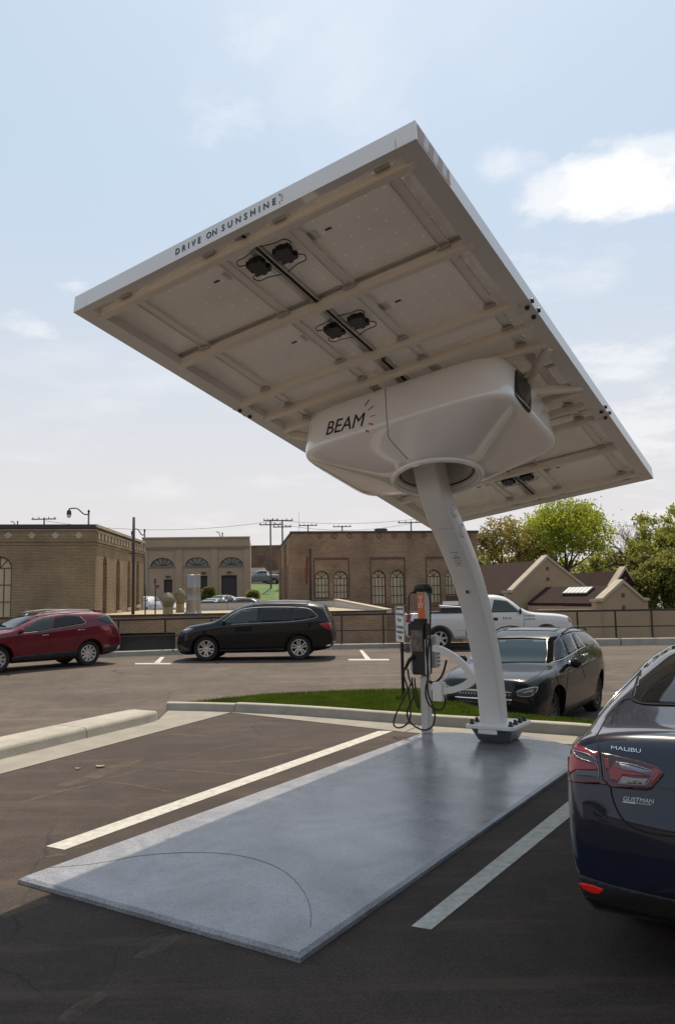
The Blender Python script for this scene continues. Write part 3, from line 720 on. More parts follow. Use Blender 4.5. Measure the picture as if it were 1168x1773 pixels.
# reflective tape on the right edge near the corner, and the lettering on the near edge
nseg = 7
for k in range(nseg):
    a0 = -3.47 + k * .50 / nseg; a1 = a0 + .50 / nseg - .002
    m = MB(); m.prism([AF(HB + .001, a0, .015), AF(HB + .001, a1, .015), AF(HB + .001, a1 + .04 * (k < nseg - 1), .15), AF(HB + .001, a0 + .04 * (k > 0), .15)], AVv * .002)
    m.build('reflective_tape', MT['tape_red' if k % 2 == 0 else 'tape_white'], frames[0])
for (wd, b0, b1) in (('DRIVE', -.475, -.21), ('ON', -.15, -.045), ('SUNSHINE', .005, .525)):
    text_on('lettering', wd, MT['dark_ink'], frames[0], AF(b0, -HA - .003, .055), AVv, ANn, .060, width=b1 - b0, space=1.7 if len(wd) > 2 else 1.15, bold=.006, label='black lettering %s on the near edge' % wd)
for k in range(5):
    an = math.radians(70 - k * 35); c0 = AF(.545, -HA - .003, .085); d = (AVv * math.cos(an) + ANn * math.sin(an)); n = AUu.cross(d).normalized()
    MB().box(c0 + d * .028 - n * .003, d * .022, n * .006, -AUu * .001).build('ray_mark', MT[['ray_navy', 'ray_green', 'ray_yellow', 'ray_red', 'ray_maroon'][k]], frames[0])
# ---- tracker housing
def se_ring(hb, ha, n, c, cb=0., ca=0., N=112):
    out = []
    for k in range(N):
        t = 2 * math.pi * k / N; x, y = math.cos(t), math.sin(t)
        r = ((abs(x) / hb) ** n + (abs(y) / ha) ** n) ** (-1 / n); out.append(AF(cb + r * x, ca + r * y, c))
    return out
RB, RA, RR, RC = .045, .04, .47, -.77
hr = [se_ring(1.10, .72, 6, -.014), se_ring(1.19, .80, 6, -.016), se_ring(1.205, .815, 6, -.03), se_ring(1.215, .83, 6, -.10), se_ring(1.225, .84, 6, -.25), se_ring(1.235, .85, 6.5, -.42), se_ring(1.233, .848, 6.5, -.452), se_ring(1.222, .838, 6.5, -.475), se_ring(1.20, .818, 6.2, -.494)]
for k in range(1, 9):
    t = k / 8; hr.append(se_ring(1.20 + (RR + .03 - 1.20) * t, .818 + (RR + .03 - .818) * t, 6.2 + (2 - 6.2) * t ** 1.1, -.494 + (RC + .494) * t ** .96, RB * t, RA * t))
hr += [se_ring(RR - .05, RR - .05, 2, RC + .005, RB, RA), se_ring(RR - .06, RR - .06, 2, RC + .03, RB, RA), se_ring(RR - .07, RR - .07, 2, -.30, RB, RA), se_ring(.02, .02, 2, -.29, RB, RA)]
hm = MB(); hm.loft(hr, True, (True, True)); housing = hm.build('tracker_housing', MT['fibreglass'], ST, fix=True, label='white rounded fibreglass housing under the panels')
hbvh = bvh_of(housing.data)
MB().tube([AF(RB + RR * math.cos(2 * math.pi * k / 64), RA + RR * math.sin(2 * math.pi * k / 64), RC - .004) for k in range(64)], .034, 10, closed=True).build('collar_ring', MT['fibreglass'], housing)
MB().tube([AF(RB + (RR + .04) * math.cos(2 * math.pi * k / 64), RA + (RR + .04) * math.sin(2 * math.pi * k / 64), RC + .016) for k in range(64)], .007, 6, closed=True).build('ring_gasket', MT['black'], housing)
MB().tube([AF(RB + (RR - .075) * math.cos(2 * math.pi * k / 64), RA + (RR - .075) * math.sin(2 * math.pi * k / 64), RC + .05) for k in range(64)], .008, 6, closed=True).build('ring_gasket', MT['black'], housing)
pix_patch(hbvh, 'panel_seam', stroke(catmull([(666.5, 668), (668, 700), (671, 745), (673, 758), (690, 778), (706, 795)], 4), 1.1), MT['dark_ink'], housing, eps=.001, thick=0, step=2.)
Z = (640, 590, 3.244)
hatch = [(812, 175), (822, 160), (838, 160), (888, 212), (901, 235), (903, 380), (896, 403), (880, 398), (820, 318), (811, 295)]
pix_patch(hbvh, 'hatch_rim', [(x + (x - 860) * .06, y + (y - 280) * .03) for x, y in hatch], MT['white_line'], housing, *Z, eps=.002, step=8, sm=1)
hp = pix_patch(hbvh, 'hatch', hatch, MT['black_gloss'], housing, *Z, eps=.006, step=8, sm=1, label='black access hatch')
for q in ([(846, 172), (862, 190), (858, 196), (843, 180)], [(872, 205), (888, 225), (884, 232), (869, 212)], [(868, 348), (874, 354), (872, 362), (866, 356)]):
    pix_patch(hbvh, 'latch', q, MT['steel'], housing, *Z, eps=.010, step=4)
# BEAM lettering and its five rays, set on the front face
def facept(u, v):
    h = hbvh.ray_cast(EYEP, ray(u, v).normalized()); return h[0], h[1]
p0, n0 = facept(564, 754); p1, n1 = facept(627, 738); n0 = n0 if n0.dot(p0 - EYEP) < 0 else -n0
bx_ = (p1 - p0); wid = bx_.length; bx_.normalize(); by_ = n0.cross(bx_).normalized()
if by_.z < 0: by_ = -by_
bt = text_on('lettering', 'BEAM', MT['dark_ink'], housing, p0 + n0 * .6, bx_, by_, .165, width=wid * 1.06, shear=.22, space=1.0, bold=.0, label='bold black lettering BEAM')
bmm = bmesh.new(); bmm.from_mesh(bt.data); bmesh.ops.triangulate(bmm, faces=bmm.faces)
for _k in range(4): bmesh.ops.subdivide_edges(bmm, edges=[e for e in bmm.edges if e.calc_length() > .022], cuts=1); bmesh.ops.triangulate(bmm, faces=bmm.faces)
for v_ in bmm.verts:
    h_ = hbvh.ray_cast(v_.co, -n0)
    if h_[0] is not None: v_.co = h_[0] + n0 * (.004 + .001 * ((v_.co - p0 - n0 * .6).dot(bx_.cross(by_))) / .0015)
bmm.to_mesh(bt.data); bmm.free()
Z = (500, 600, 5.84)
for q, k in ((stroke([(768, 602), (812, 537)], 10), 'ray_navy'), (stroke([(800, 647), (855, 602)], 11), 'ray_green'), (stroke([(818, 711), (874, 692)], 12), 'ray_yellow'), (stroke([(806, 780), (853, 787)], 14), 'ray_red'), (stroke([(778, 845), (806, 866)], 14), 'ray_maroon')):
    pix_patch(hbvh, 'ray_mark', q, MT[k], housing, *Z, eps=.002, thick=0)
# arched bracket between column and charger
def pz(u, v, a=5.92): return hit_plane(u, v, pad(a, 0), PA)
arch = MB()
uo = catmull([(748, 1117), (765, 1121), (785, 1132), (803, 1147), (818, 1165), (829, 1184)], 4)
ui = catmull([(748, 1128), (762, 1131), (780, 1141), (796, 1155), (808, 1169), (812, 1176)], 4)
poly = [pz(*p) for p in uo] + [pz(*p) for p in ui[::-1]]
n = len(uo); v = [pz(*p) for p in uo] + [pz(*p) for p in ui]
ext = PA * .06
arch.add(v + [p + ext for p in v], [(i, i + 1, n + i + 1, n + i) for i in range(n - 1)] + [(2 * n + n + i, 2 * n + n + i + 1, 2 * n + i + 1, 2 * n + i) for i in range(n - 1)] + [(2 * n + i, 2 * n + i + 1, i + 1, i) for i in range(n - 1)] + [(n + i, n + i + 1, 3 * n + i + 1, 3 * n + i) for i in range(n - 1)] + [(0, n, 3 * n, 2 * n), (n - 1, 3 * n - 1, 4 * n - 1, 2 * n - 1)])
arch.build('arched_bracket', MT['white_coat'], ST, fix=True)
lo = catmull([(762, 1192), (785, 1188), (803, 1180), (813, 1171)], 4); li = catmull([(762, 1203), (788, 1199), (812, 1190), (829, 1176)], 4)
arch = MB(); n = len(lo); v = [pz(*p, 5.921) for p in lo] + [pz(*p, 5.921) for p in li]; ext = PA * .058
arch.add(v + [p + ext for p in v], [(i, i + 1, n + i + 1, n + i) for i in range(n - 1)] + [(3 * n + i, 3 * n + i + 1, 2 * n + i + 1, 2 * n + i) for i in range(n - 1)] + [(2 * n + i, 2 * n + i + 1, i + 1, i) for i in range(n - 1)] + [(n + i, n + i + 1, 3 * n + i + 1, 3 * n + i) for i in range(n - 1)] + [(0, n, 3 * n, 2 * n), (n - 1, 3 * n - 1, 4 * n - 1, 2 * n - 1)])
arch.build('bracket_strut', MT['white_coat'], ST, fix=True)
pbx = pz(748, 1214, 5.90)
MB().box(pbx, -PB * .14, PA * .14, (0, 0, .235)).build('junction_box', MT['white_coat'], ST, bevel=.008)
# ---------------------------------------------------------------- charger
CB = G(735.5, 1269, .1)
CXv, CYv = -PB, PA
def CH(x, y, z): return CB + CXv * x + CYv * (y + .06) + Vector((0, 0, z))
EV = thing('ev_charger', 'slim white and black car charger with an orange EV panel and hanging black cables', 'car charger', CB)
def cb_(name, x0, x1, y0, y1, z0, z1, m, bevel=.006, parent=EV, label=None):
    b = MB(); b.box(CH(x0, y0, z0), CXv * (x1 - x0), CYv * (y1 - y0), (0, 0, z1 - z0)); return b.build(name, m, parent, bevel=bevel, label=label)
MT['charger_white'] = mat('charger_white', (.62, .60, .58), .38, vary=.04)
MT['screen'] = mat('charger_screen', (.15, .13, .11), .12, vary=.5, vscale=14)
post = cb_('post', -.058, .058, -.055, .055, 0, .74, MT['charger_white'], .012)
cb_('foot', -.062, .062, -.059, .059, .0, .055, MT['charger_white'], .006, post)
cb_('mast', -.066, .066, -.045, .055, .745, 1.86, MT['charger_white'], .012)
op = cb_('orange_panel', -.062, .036, -.053, -.0465, 1.46, 1.83, MT['orange'], .002, label='orange panel reading EV only')
ob = CH(-.05, -.055, 0)
text_on('lettering', 'EV', MT['white_coat'], op, CH(-.048, -.0545, 1.635), CXv, (0, 0, 1), .062, width=.072, bold=.02)
text_on('lettering', 'ONLY', MT['tape_white'], op, CH(-.045, -.0545, 1.585), CXv, (0, 0, 1), .026, width=.062, bold=.0)
for (x0, x1, z0, z1) in ((-.048, .022, 1.765, 1.79), (-.025, -.001, 1.70, 1.765), (-.04, -.031, 1.79, 1.815), (.005, .014, 1.79, 1.815)):
    b = MB(); b.box(CH(x0, -.0545, z0), CXv * (x1 - x0), CYv * -.001, (0, 0, z1 - z0)); b.build('plug_symbol', MT['tape_white'], op)
cap = MB(); cr_ = []
for (k, z) in ((.8, 1.845), (1., 1.855), (1.03, 1.90), (.98, 1.925), (.75, 1.945), (.3, 1.952)):
    cr_.append([CH(.118 * k * math.copysign(abs(math.cos(t)) ** .6, math.cos(t)), .085 * k * math.copysign(abs(math.sin(t)) ** .6, math.sin(t)), z) for t in [2 * math.pi * j / 28 for j in range(28)]])
cap.loft(cr_, True); cap.build('cap', MT['black'], EV, fix=True)
head = cb_('head', -.185, .085, -.14, .02, 1.235, 1.455, MT['black'], .03)
cb_('head_crown', -.12, .075, -.12, .0, 1.445, 1.49, MT['black'], .02, head)
cb_('display', -.125, .050, -.155, -.141, 1.06, 1.34, MT['screen'], .006, head, 'weathered grey display screen')
body = cb_('cabinet', -.13, .085, -.135, .04, .755, 1.234, MT['black'], .012)
cb_('side_panel', .060, .094, -.142, -.03, .76, 1.225, MT['charger_white'], .01, body)
cb_('side_panel', -.145, -.122, -.142, -.03, .80, 1.225, MT['charger_white'], .01, body)
cb_('rear_unit', .03, .135, .06, .20, .83, 1.26, MT['charger_white'], .015)
for zz in range(6): cb_('vent', .1355, .138, .085, .175, .86 + zz * .05, .875 + zz * .05, MT['black'], 0, body)
for s, x in ((-1, -.10), (1, .10)):
    MB().lathe([(.001, .03), (.016, .028), (.02, .01), (.02, -.02)], CH(x + s * .02, -.03, 1.84), CXv * s, 12).build('cable_clamp', MT['black'], EV)
# cables hang as read off the picture, in two planes in front of and behind the post
def cable(pts, off, r=.0115, parent=EV, name='cable'):
    P = []
    for i, (x, y) in enumerate(pts):
        o = off if not isinstance(off, (list, tuple)) else off[0] + (off[1] - off[0]) * i / (len(pts) - 1)
        P.append(tuple(hit_plane(680 + x / 6.33, 1000 + y / 6.33, CB + PA * (.06 + o), PA)))
    P = [Vector(p) for p in catmull(P, 6)]
    for p in P:
        p.z = max(p.z, .115)
    MB().tube(P, r, 8).build(name, MT['rubber'], parent)
cable([(215, 155), (190, 175), (176, 220), (173, 300), (172, 380), (172, 450)], -.05, .009)
cable([(375, 155), (395, 200), (405, 280), (408, 400), (407, 520), (402, 640), (385, 800), (378, 950), (380, 1100), (360, 1200), (360, 1300), (395, 1390), (455, 1440), (520, 1450), (560, 1410), (575, 1340), (560, 1280), (500, 1210), (430, 1165), (395, 1145)], [-.10, -.16], .0115)
cable([(365, 660), (362, 800), (372, 900), (385, 1050), (375, 1180), (390, 1290), (430, 1400), (455, 1480), (455, 1560), (430, 1630), (370, 1668), (310, 1665), (240, 1630), (180, 1570), (155, 1510), (165, 1430), (210, 1340), (235, 1280), (215, 1200), (175, 1100), (160, 1000)], [-.14, -.22], .0115)
cable([(190, 880), (150, 950), (125, 1010), (120, 1080), (150, 1180), (175, 1300), (190, 1420), (190, 1520), (165, 1590), (110, 1635), (50, 1645), (12, 1620), (10, 1570), (40, 1480), (110, 1340), (170, 1220), (200, 1150)], [-.18, -.25], .0115)
cable([(205, 1090), (215, 1180), (235, 1300), (262, 1400), (290, 1440)], [-.12, -.05], .0105)
cable([(235, 1100), (245, 1200), (270, 1330), (285, 1420)], [-.10, -.04], .0105)
cable([(395, 1135), (450, 1150), (510, 1110), (550, 1040), (572, 960), (585, 905)], [-.05, .0], .015)
for (x, y) in ((175, 890), (385, 640)):
    pass
nz_ = [hit_plane(680 + x / 6.33, 1000 + y / 6.33, CB + PA * -.10, PA) for x, y in ((225, 860), (180, 900), (150, 965), (135, 1010))]
MB().tube(nz_, [.02, .026, .022, .013], 10).build('plug', MT['black'], EV)
# ---------------------------------------------------------------- sign on its post in the turf
SB = G(697.5, 1200, .16); SG = thing('parking_sign', 'narrow white parking sign on a black post in the turf', 'sign', SB)
pxm = FPX / SB.y
sgw = .30; ang = math.radians(64)
sx = Vector((math.cos(ang), -math.sin(ang), 0)); sn = Vector((-math.sin(ang), -math.cos(ang), 0))
zt_ = D(697, 1049, SB.y).z; zb2 = D(697, 1112, SB.y).z
MB().cbox(SB + Vector((0, 0, (zb2 + .35) / 2 - .1)), .045, .045, zb2 + .30, sx, sn).build('post', MT['black'], SG, bevel=.005)
so = SB - sn * -.03 - sx * .15
plate_ = MB().box(so + Vector((0, 0, zb2 - .16)), sx * sgw, sn * .004, (0, 0, zt_ - zb2)).build('sign_plate', MT['white_coat'], SG, label='white plate with black print')
MT['sign_blue'] = mat('sign_ink', (.02, .03, .04), .6)
hgt = zt_ - zb2; z1 = zb2 - .16
for i, (txt, f, hh) in enumerate((('Reserved', .89, .055), ('Parking', .74, .055), ('For', .565, .075), ('Charging', .39, .055), ('Vehicles', .25, .055), ('Only', .09, .07))):
    w_ = sgw * (.8 if len(txt) > 4 else .45)
    text_on('lettering', txt, MT['sign_blue'], plate_, so + sx * (sgw - w_) / 2 + sn * .006 + Vector((0, 0, z1 + hgt * f)), sx, (0, 0, 1), hh, width=w_, bold=.012)
for (f0, f1, g0, g1) in ((.03, .97, .0, .012), (.03, .97, .985, .997), (.03, .05, .012, .985), (.95, .97, .012, .985)):
    MB().box(so + sx * sgw * f0 + sn * .0045 + Vector((0, 0, z1 + hgt * g0)), sx * sgw * (f1 - f0), sn * .001, (0, 0, hgt * (g1 - g0))).build('border', MT['sign_blue'], plate_)
# ---------------------------------------------------------------- cars
def pchip(xs, ys):
    xs = np.array(xs, float); ys = np.array(ys, float); o = np.argsort(xs); xs, ys = xs[o], ys[o]
    h = np.diff(xs); dl = np.diff(ys) / h; d = np.zeros(len(xs))
    for i in range(1, len(xs) - 1):
        if dl[i - 1] * dl[i] > 0:
            w1 = 2 * h[i] + h[i - 1]; w2 = h[i] + 2 * h[i - 1]; d[i] = (w1 + w2) / (w1 / dl[i - 1] + w2 / dl[i])
    d[0] = dl[0]; d[-1] = dl[-1]
    def f(x):
        x = np.clip(x, xs[0], xs[-1]); i = np.clip(np.searchsorted(xs, x) - 1, 0, len(xs) - 2)
        t = (x - xs[i]) / h[i]
        return ((1 + 2 * t) * (1 - t) ** 2) * ys[i] + t * (1 - t) ** 2 * h[i] * d[i] + t * t * (3 - 2 * t) * ys[i + 1] + t * t * (t - 1) * h[i] * d[i + 1]
    return f
def paint(name, col, metal=0., rough=.32, coat=1.):
    metal *= .0
    m = mat(name, col, rough, metal=metal, coat=coat, spec=.1); return m
MT['glass'] = mat('tinted_glass', (.006, .007, .008), .0, spec=.45)
MT['glass_light'] = mat('clear_car_glass', (.035, .045, .042), .0, spec=.5)
MT['tyre'] = mat('tyre_rubber', (.018, .018, .018), .85)
MT['rim'] = mat('alloy_rim', (.62, .61, .60), .28, metal=.85)
MT['rim_dark'] = mat('dark_rim', (.08, .08, .085), .35, metal=.6)
MT['chrome'] = mat('chrome', (.75, .75, .76), .12, metal=1.)
MT['trim'] = mat('black_trim', (.016, .016, .017), .6)
MT['tail_red'] = mat('tail_lens', (.26, .007, .012), .12, coat=.6)
MT['tail_dark'] = mat('tail_lens_dark', (.045, .003, .005), .12, coat=.6)
MT['reflector'] = mat('reflector_red', (.85, .02, .02), .25)
MT['lamp'] = mat('headlamp_lens', (.38, .39, .41), .12, metal=.3, coat=.8)
MT['lamp_dark'] = mat('lamp_dark', (.05, .052, .056), .1, coat=.6)
MT['well'] = mat('wheel_well', (.006, .006, .006), .9)
MT['alu_dull'] = mat('satin_trim', (.34, .34, .34), .55, metal=.2)
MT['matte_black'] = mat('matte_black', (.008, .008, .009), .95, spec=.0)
MT['plate'] = mat('number_plate', (.62, .60, .42), .5)
def car_body(spec, nst=130, nlo=21, nup=26):
    """closed lofted body; x forward, y left, z up"""
    K = spec['keys']; X = [k[0] for k in K]
    zb, zs, zt, ws, wl = [pchip(X, [k[i] for k in K]) for i in range(1, 6)]
    tum = spec.get('tumble', .16); n_ = spec.get('n', 4.2)
    nf = pchip([k[0] for k in spec['round']], [k[1] for k in spec['round']]) if 'round' in spec else (lambda x: n_)
    x0, x1 = min(X), max(X)
    t = np.linspace(0, 1, nst); xs = x0 + (x1 - x0) * (t - .12 * np.sin(2 * np.pi * t) / np.pi * 1.2)
    rings = []
    def section(x, k=1., dx=0.):
        b, s, tp, w, lw = (float(g(x)) for g in (zb, zs, zt, ws, wl)); tp = max(tp, s + .02)
        pts = []
        for i in range(nlo):   # floor centre to shoulder
            q = i / (nlo - 1)
            if q < .3: y = lw * .96 * q / .3; z = b
            else:
                r = (q - .3) / .7; z = b + (s - b) * r
                # bulge: widest a bit under the shoulder
                y = lw + (w - lw) * min(1, r * 1.25) ** .6 + spec.get('bulge', .012) * math.sin(math.pi * min(1, r * 1.05))
                cr = spec.get('crease')
                if cr:   # a crisp line along the flank: flares out to it, tucks in above
                    y = lw + (w + cr - lw) * min(1, r / .66) ** .75 if r <= .66 else w + cr * (1 - (r - .66) / .34)
                if r < .12: y -= .035 * (1 - r / .12) ** 2
            pts.append((y, z))
        hh = tp - s; e = float(nf(x)); tt = tum * min(1, hh / .45)
        for i in range(1, nup):
            a = math.pi / 2 * i / (nup - 1); zz = math.sin(a) ** (2 / e); yy = max(math.cos(a), 0) ** (2 / e)
            pts.append((w * (1 - tt * zz) * yy, s + hh * zz))
        full = pts + [(-y, z) for y, z in pts[-2:0:-1]]
        cz = (b + tp) / 2
        return [Vector((x + dx, y * k, cz + (z - cz) * k)) for y, z in full]
    capk = spec.get('cap', (.05, .05))
    for j in (0., .2, .4, .6, .75, .87, .95): rings.append(section(x0, max(j, .01), -capk[0] * (1 - j ** 2)))
    for x in xs: rings.append(section(x))
    for j in (.95, .87, .75, .6, .4, .2, 0.): rings.append(section(x1, max(j, .01), capk[1] * (1 - j ** 2)))
    return rings
def wheel_mesh(r, w, n=36):
    m = MB(); k = w / 2
    m.lathe([(r * .66, -k * .8), (r * .80, -k), (r * .93, -k), (r * .985, -k * .8), (r, -k * .4), (r, k * .4), (r * .985, k * .8), (r * .93, k), (r * .80, k), (r * .66, k * .8)], (0, 0, 0), (0, 1, 0), n)
    return m.mesh('wheel')
def rim_mesh(r, w, spokes, style):
    m = MB(); k = w / 2; R = r * .665
    m.lathe([(R, k * .82), (R * .96, k * .95), (R * .90, k * .80), (R * .88, k * .2), (R * .88, -k * .3)], (0, 0, 0), (0, 1, 0), 36)
    m.lathe([(.001, k * .72), (R * .14, k * .72), (R * .19, k * .6), (R * .2, k * .3)], (0, 0, 0), (0, 1, 0), 16)
    for i in range(spokes):
        for off in ((-.11, .11) if style == 'twin' else (0,)):
            a = 2 * math.pi * i / spokes + .3; c, s = math.cos(a), math.sin(a)
            d = Vector((c, 0, s)); p = Vector((-s, 0, c)); w0 = (.055 if style == 'twin' else .10) * r; w1 = (.07 if style == 'twin' else .085) * r
            if style == 'y': w0, w1 = .06 * r, .11 * r
            i0 = d * R * .15 + p * off * r * .45; i1 = d * R * .94 + p * off * r * 1.25
            q = [i0 - p * w0, i0 + p * w0, i1 + p * w1, i1 - p * w1]
            y0 = Vector((0, k * .70, 0)); y1 = Vector((0, k * .82, 0)); dn = Vector((0, -.03, 0))
            v = [q[0] + y0, q[1] + y0, q[2] + y1, q[3] + y1]; v += [x + dn for x in v]
            m.add(v, [(0, 1, 2, 3), (4, 7, 6, 5), (0, 4, 5, 1), (1, 5, 6, 2), (2, 6, 7, 3), (3, 7, 4, 0)])
    return m.mesh('rim')
class Car:
    def __init__(s, name, label, spec, mw, paintm, group=None):
        s.spec = spec; s.mw = mw; s.inv = mw.inverted(); s.paint = paintm
        s.root = thing(name, label, 'car' if 'cat' not in spec else spec['cat'], None, group, mw)
        rings = car_body(spec); m = MB(); m.loft(rings, True, (True, True)); me = m.mesh('body')
        bm = bmesh.new(); bm.from_mesh(me); bmesh.ops.remove_doubles(bm, verts=bm.verts, dist=1e-4); bmesh.ops.recalc_face_normals(bm, faces=bm.faces); bm.to_mesh(me); bm.free()
        s.solid = me.copy()
        # wheel arches cut out of the body
        ob = bpy.data.objects.new('tmp', me); COL.objects.link(ob); me.materials.append(paintm); me.materials.append(MT['well'])
        tmp = []
        for wx in spec['wx']:
            for sd in (-1, 1):
                c = MB(); R = spec['wr'] * spec.get('arch', 1.17)
                c.lathe([(.001, -.28), (R, -.28), (R, .28), (.001, .28)], (wx, sd * (spec['track'] + .03), spec['wr'] * 1.02), (0, 1, 0), 40)
                cm = c.mesh('cut'); cm.materials.append(MT['well']); cm.materials.append(MT['well'])
                for p in cm.polygons: p.material_index = 1
                b2 = bmesh.new(); b2.from_mesh(cm); bmesh.ops.remove_doubles(b2, verts=b2.verts, dist=1e-4); bmesh.ops.recalc_face_normals(b2, faces=b2.faces); b2.to_mesh(cm); b2.free()
                co = bpy.data.objects.new('cut', cm); COL.objects.link(co); tmp.append(co)
                md = ob.modifiers.new('b', 'BOOLEAN'); md.object = co; md.operation = 'DIFFERENCE'; md.solver = 'EXACT'
        dg = bpy.context.evaluated_depsgraph_get(); res = bpy.data.meshes.new_from_object(ob.evaluated_get(dg))
        for o in tmp + [ob]: bpy.data.objects.remove(o)
        res.materials.clear(); res.materials.append(paintm); res.materials.append(MT['well'])
        try: res.set_sharp_from_angle(angle=.75)
        except Exception: pass
        s.body = bpy.data.objects.new('body', res); COL.objects.link(s.body); s.body.parent = s.root
        s.bvh = bvh_of(s.solid)
        wm = wheel_mesh(spec['wr'], spec['wwid']); wm.materials.append(MT['tyre'])
        rm = rim_mesh(spec['wr'], spec['wwid'], spec.get('spokes', 5), spec.get('style', 'twin')); rm.materials.append(MT[spec.get('rimmat', 'rim')])
        bk = MB(); bk.lathe([(.001, 0), (spec['wr'] * .66, 0)], (0, .0, 0), (0, 1, 0), 28); bkm = bk.mesh('backing_disc'); bkm.materials.append(MT['well'])  # near-black backing disc behind the spokes
        for wx in spec['wx']:
            for sd in (1, -1):
                w = bpy.data.objects.new('wheel', wm); COL.objects.link(w); w.parent = s.root
                w.matrix_basis = Matrix.Translation((wx, sd * (spec['track'] - spec['wwid'] * .45), spec['wr'])) @ Matrix.Rotation(0 if sd > 0 else math.pi, 4, 'Z') @ Matrix.Rotation(random.random(), 4, 'Y')
                for q, mm in (('rim', rm), ('backing_disc', bkm)):
                    r_ = bpy.data.objects.new(q, mm); COL.objects.link(r_); r_.parent = w
    def local_map(s, kind):
        # outlines drawn in local metres: side (x,z), rear/front (y,z), top (x,y)
        if kind == 'side': return lambda p: (Vector((p[0], 5, p[1])), Vector((0, -1, 0)))
        if kind == 'rear': return lambda p: (Vector((-9, p[0], p[1])), Vector((1, 0, 0)))
        if kind == 'front': return lambda p: (Vector((9, p[0], p[1])), Vector((-1, 0, 0)))
        if kind == 'top': return lambda p: (Vector((p[0], p[1], 9)), Vector((0, 0, -1)))
        if kind == 'ws': return lambda p: (Vector((6, p[0], p[1] + 3.0)), Vector((-2, 0, -1)).normalized())
        if kind == 'bk': return lambda p: (Vector((-6, p[0], p[1] + 3.0)), Vector((2, 0, -1)).normalized())
    def pix_map(s, z):
        o = s.inv @ EYEP; R = s.inv.to_3x3()
        return lambda p: (o, (R @ ray(z[0] + p[0] / z[2], z[1] + p[1] / z[2])).normalized())
    def patch(s, name, poly, m, where='side', eps=.005, step=None, sm=0, mirror=False, parent=None, thick=.006, label=None):
        if sm: poly = smooth_poly(poly, sm)
        mf = s.local_map(where) if isinstance(where, str) else s.pix_map(where)
        me = patch_mesh(s.bvh, poly, mf, eps, step)
        if me is None: return None
        out = []
        for k in range(2 if mirror else 1):
            me2 = me if k == 0 else me.copy()
            if k == 1:
                for v in me2.vertices: v.co.y *= -1
                me2.flip_normals()
            me2.materials.clear(); me2.materials.append(m)
            o = bpy.data.objects.new(name, me2); COL.objects.link(o); o.parent = parent or s.body
            if thick: md = o.modifiers.new('s', 'SOLIDIFY'); md.thickness = thick; md.offset = -1
            if label: o['label'] = label
            out.append(o)
        return out[0]
    def add(s, name, mb, m, parent=None, bevel=0.):
        me = mb.mesh(name)
        o = link(name, me, m, None, bevel, fix=True); o.parent = parent or s.body; return o
    def mirror_pair(s, x, y, z, m, sx=.10, sy=.16, sz=.14):
        for sd in (1, -1):
            b = MB(); rings = []
            for k in range(7):
                t = k / 6; r = math.sin(math.pi * (.12 + .8 * t)) ** .6
                rings.append([Vector((x + sx * .5 * (-.6 + 1.1 * t) * 1.2 + 0 * t, sd * (y + sy * (.5 + .5 * math.cos(a) * r)), z + sz * .5 * math.sin(a) * r)) for a in [2 * math.pi * j / 16 for j in range(16)]])
            b.loft(rings, True); s.add('wing_mirror', b, m)
            c = MB(); c.box((x - .03, sd * (y - .06), z - .06), (.07, 0, 0), (0, sd * .09, 0), (0, 0, .05)); s.add('mirror_stalk', c, MT['trim'])
def place(pf, pr, wb, half, z=None, swap=1):
    # matrix from two ground contacts of the wheels on the near side (front, rear)
    z = FZ if z is None else z
    a, b = G(*pf, z), G(*pr, z); d = (a - b); s = d.length / wb; d.normalize()
    left = Vector((-d.y, d.x, 0)); mid = (a + b) / 2; near = 1 if left.dot(-mid) > 0 else -1
    c = mid - left * near * half * s
    M = Matrix((d, left, Vector((0, 0, 1)))).transposed().to_4x4()
    return Matrix.Translation(c) @ M @ Matrix.Scale(s, 4), s
# ---- black seven-seat SUV, side on
SP = dict(wx=(1.41, -1.41), wr=.375, wwid=.24, track=.845, spokes=5, style='twin', crease=.022, tumble=.15, n=5., cap=(.06, .08), bulge=.02,
  keys=[(2.36, .42, .60, .72, .62, .55), (2.30, .30, .66, .88, .78, .70), (2.15, .22, .74, .98, .86, .80), (1.95, .20, .86, 1.06, .925, .86), (1.55, .22, .96, 1.13, .955, .88), (1.20, .24, 1.02, 1.19, .965, .88), (1.0, .24, 1.04, 1.30, .965, .88), (.70, .24, 1.06, 1.47, .97, .88), (.35, .24, 1.07, 1.64, .97, .88), (-.05, .24, 1.09, 1.735, .97, .88), (-.6, .24, 1.11, 1.765, .97, .88), (-1.2, .24, 1.14, 1.755, .97, .88), (-1.7, .25, 1.17, 1.72, .965, .88), (-2.0, .28, 1.19, 1.66, .95, .87), (-2.14, .30, 1.19, 1.60, .93, .86), (-2.25, .33, 1.12, 1.40, .915, .85), (-2.36, .36, .95, 1.17, .89, .83), (-2.42, .42, .72, .98, .84, .78)])
mw, sc_ = place((356, 1145.3), (517.5, 1143.2), 2.82, .90)
print('suv scale', sc_)
MT['paint_black'] = paint('black_paint', (.008, .008, .010), coat=.6)
suv = Car('black_suv', 'black seven seat SUV parked side on along the railing', SP, mw, MT['paint_black'], 'cars parked along the railing')
Z = (290, 1030, 3.893)
suv.patch('window', [(383, 190), (470, 118), (520, 102), (606, 95), (604, 186), (440, 193)], MT['glass_light'], Z, mirror=True, step=14)
suv.patch('window', [(640, 94), (780, 92), (782, 178), (618, 186)], MT['glass'], Z, mirror=True, step=14)
suv.patch('window', [(788, 92), (826, 93), (836, 174), (788, 177)], MT['glass'], Z, mirror=True, step=14)
suv.patch('window', [(848, 94), (935, 97), (980, 125), (1000, 150), (920, 165), (848, 172)], MT['glass'], Z, mirror=True, step=14)
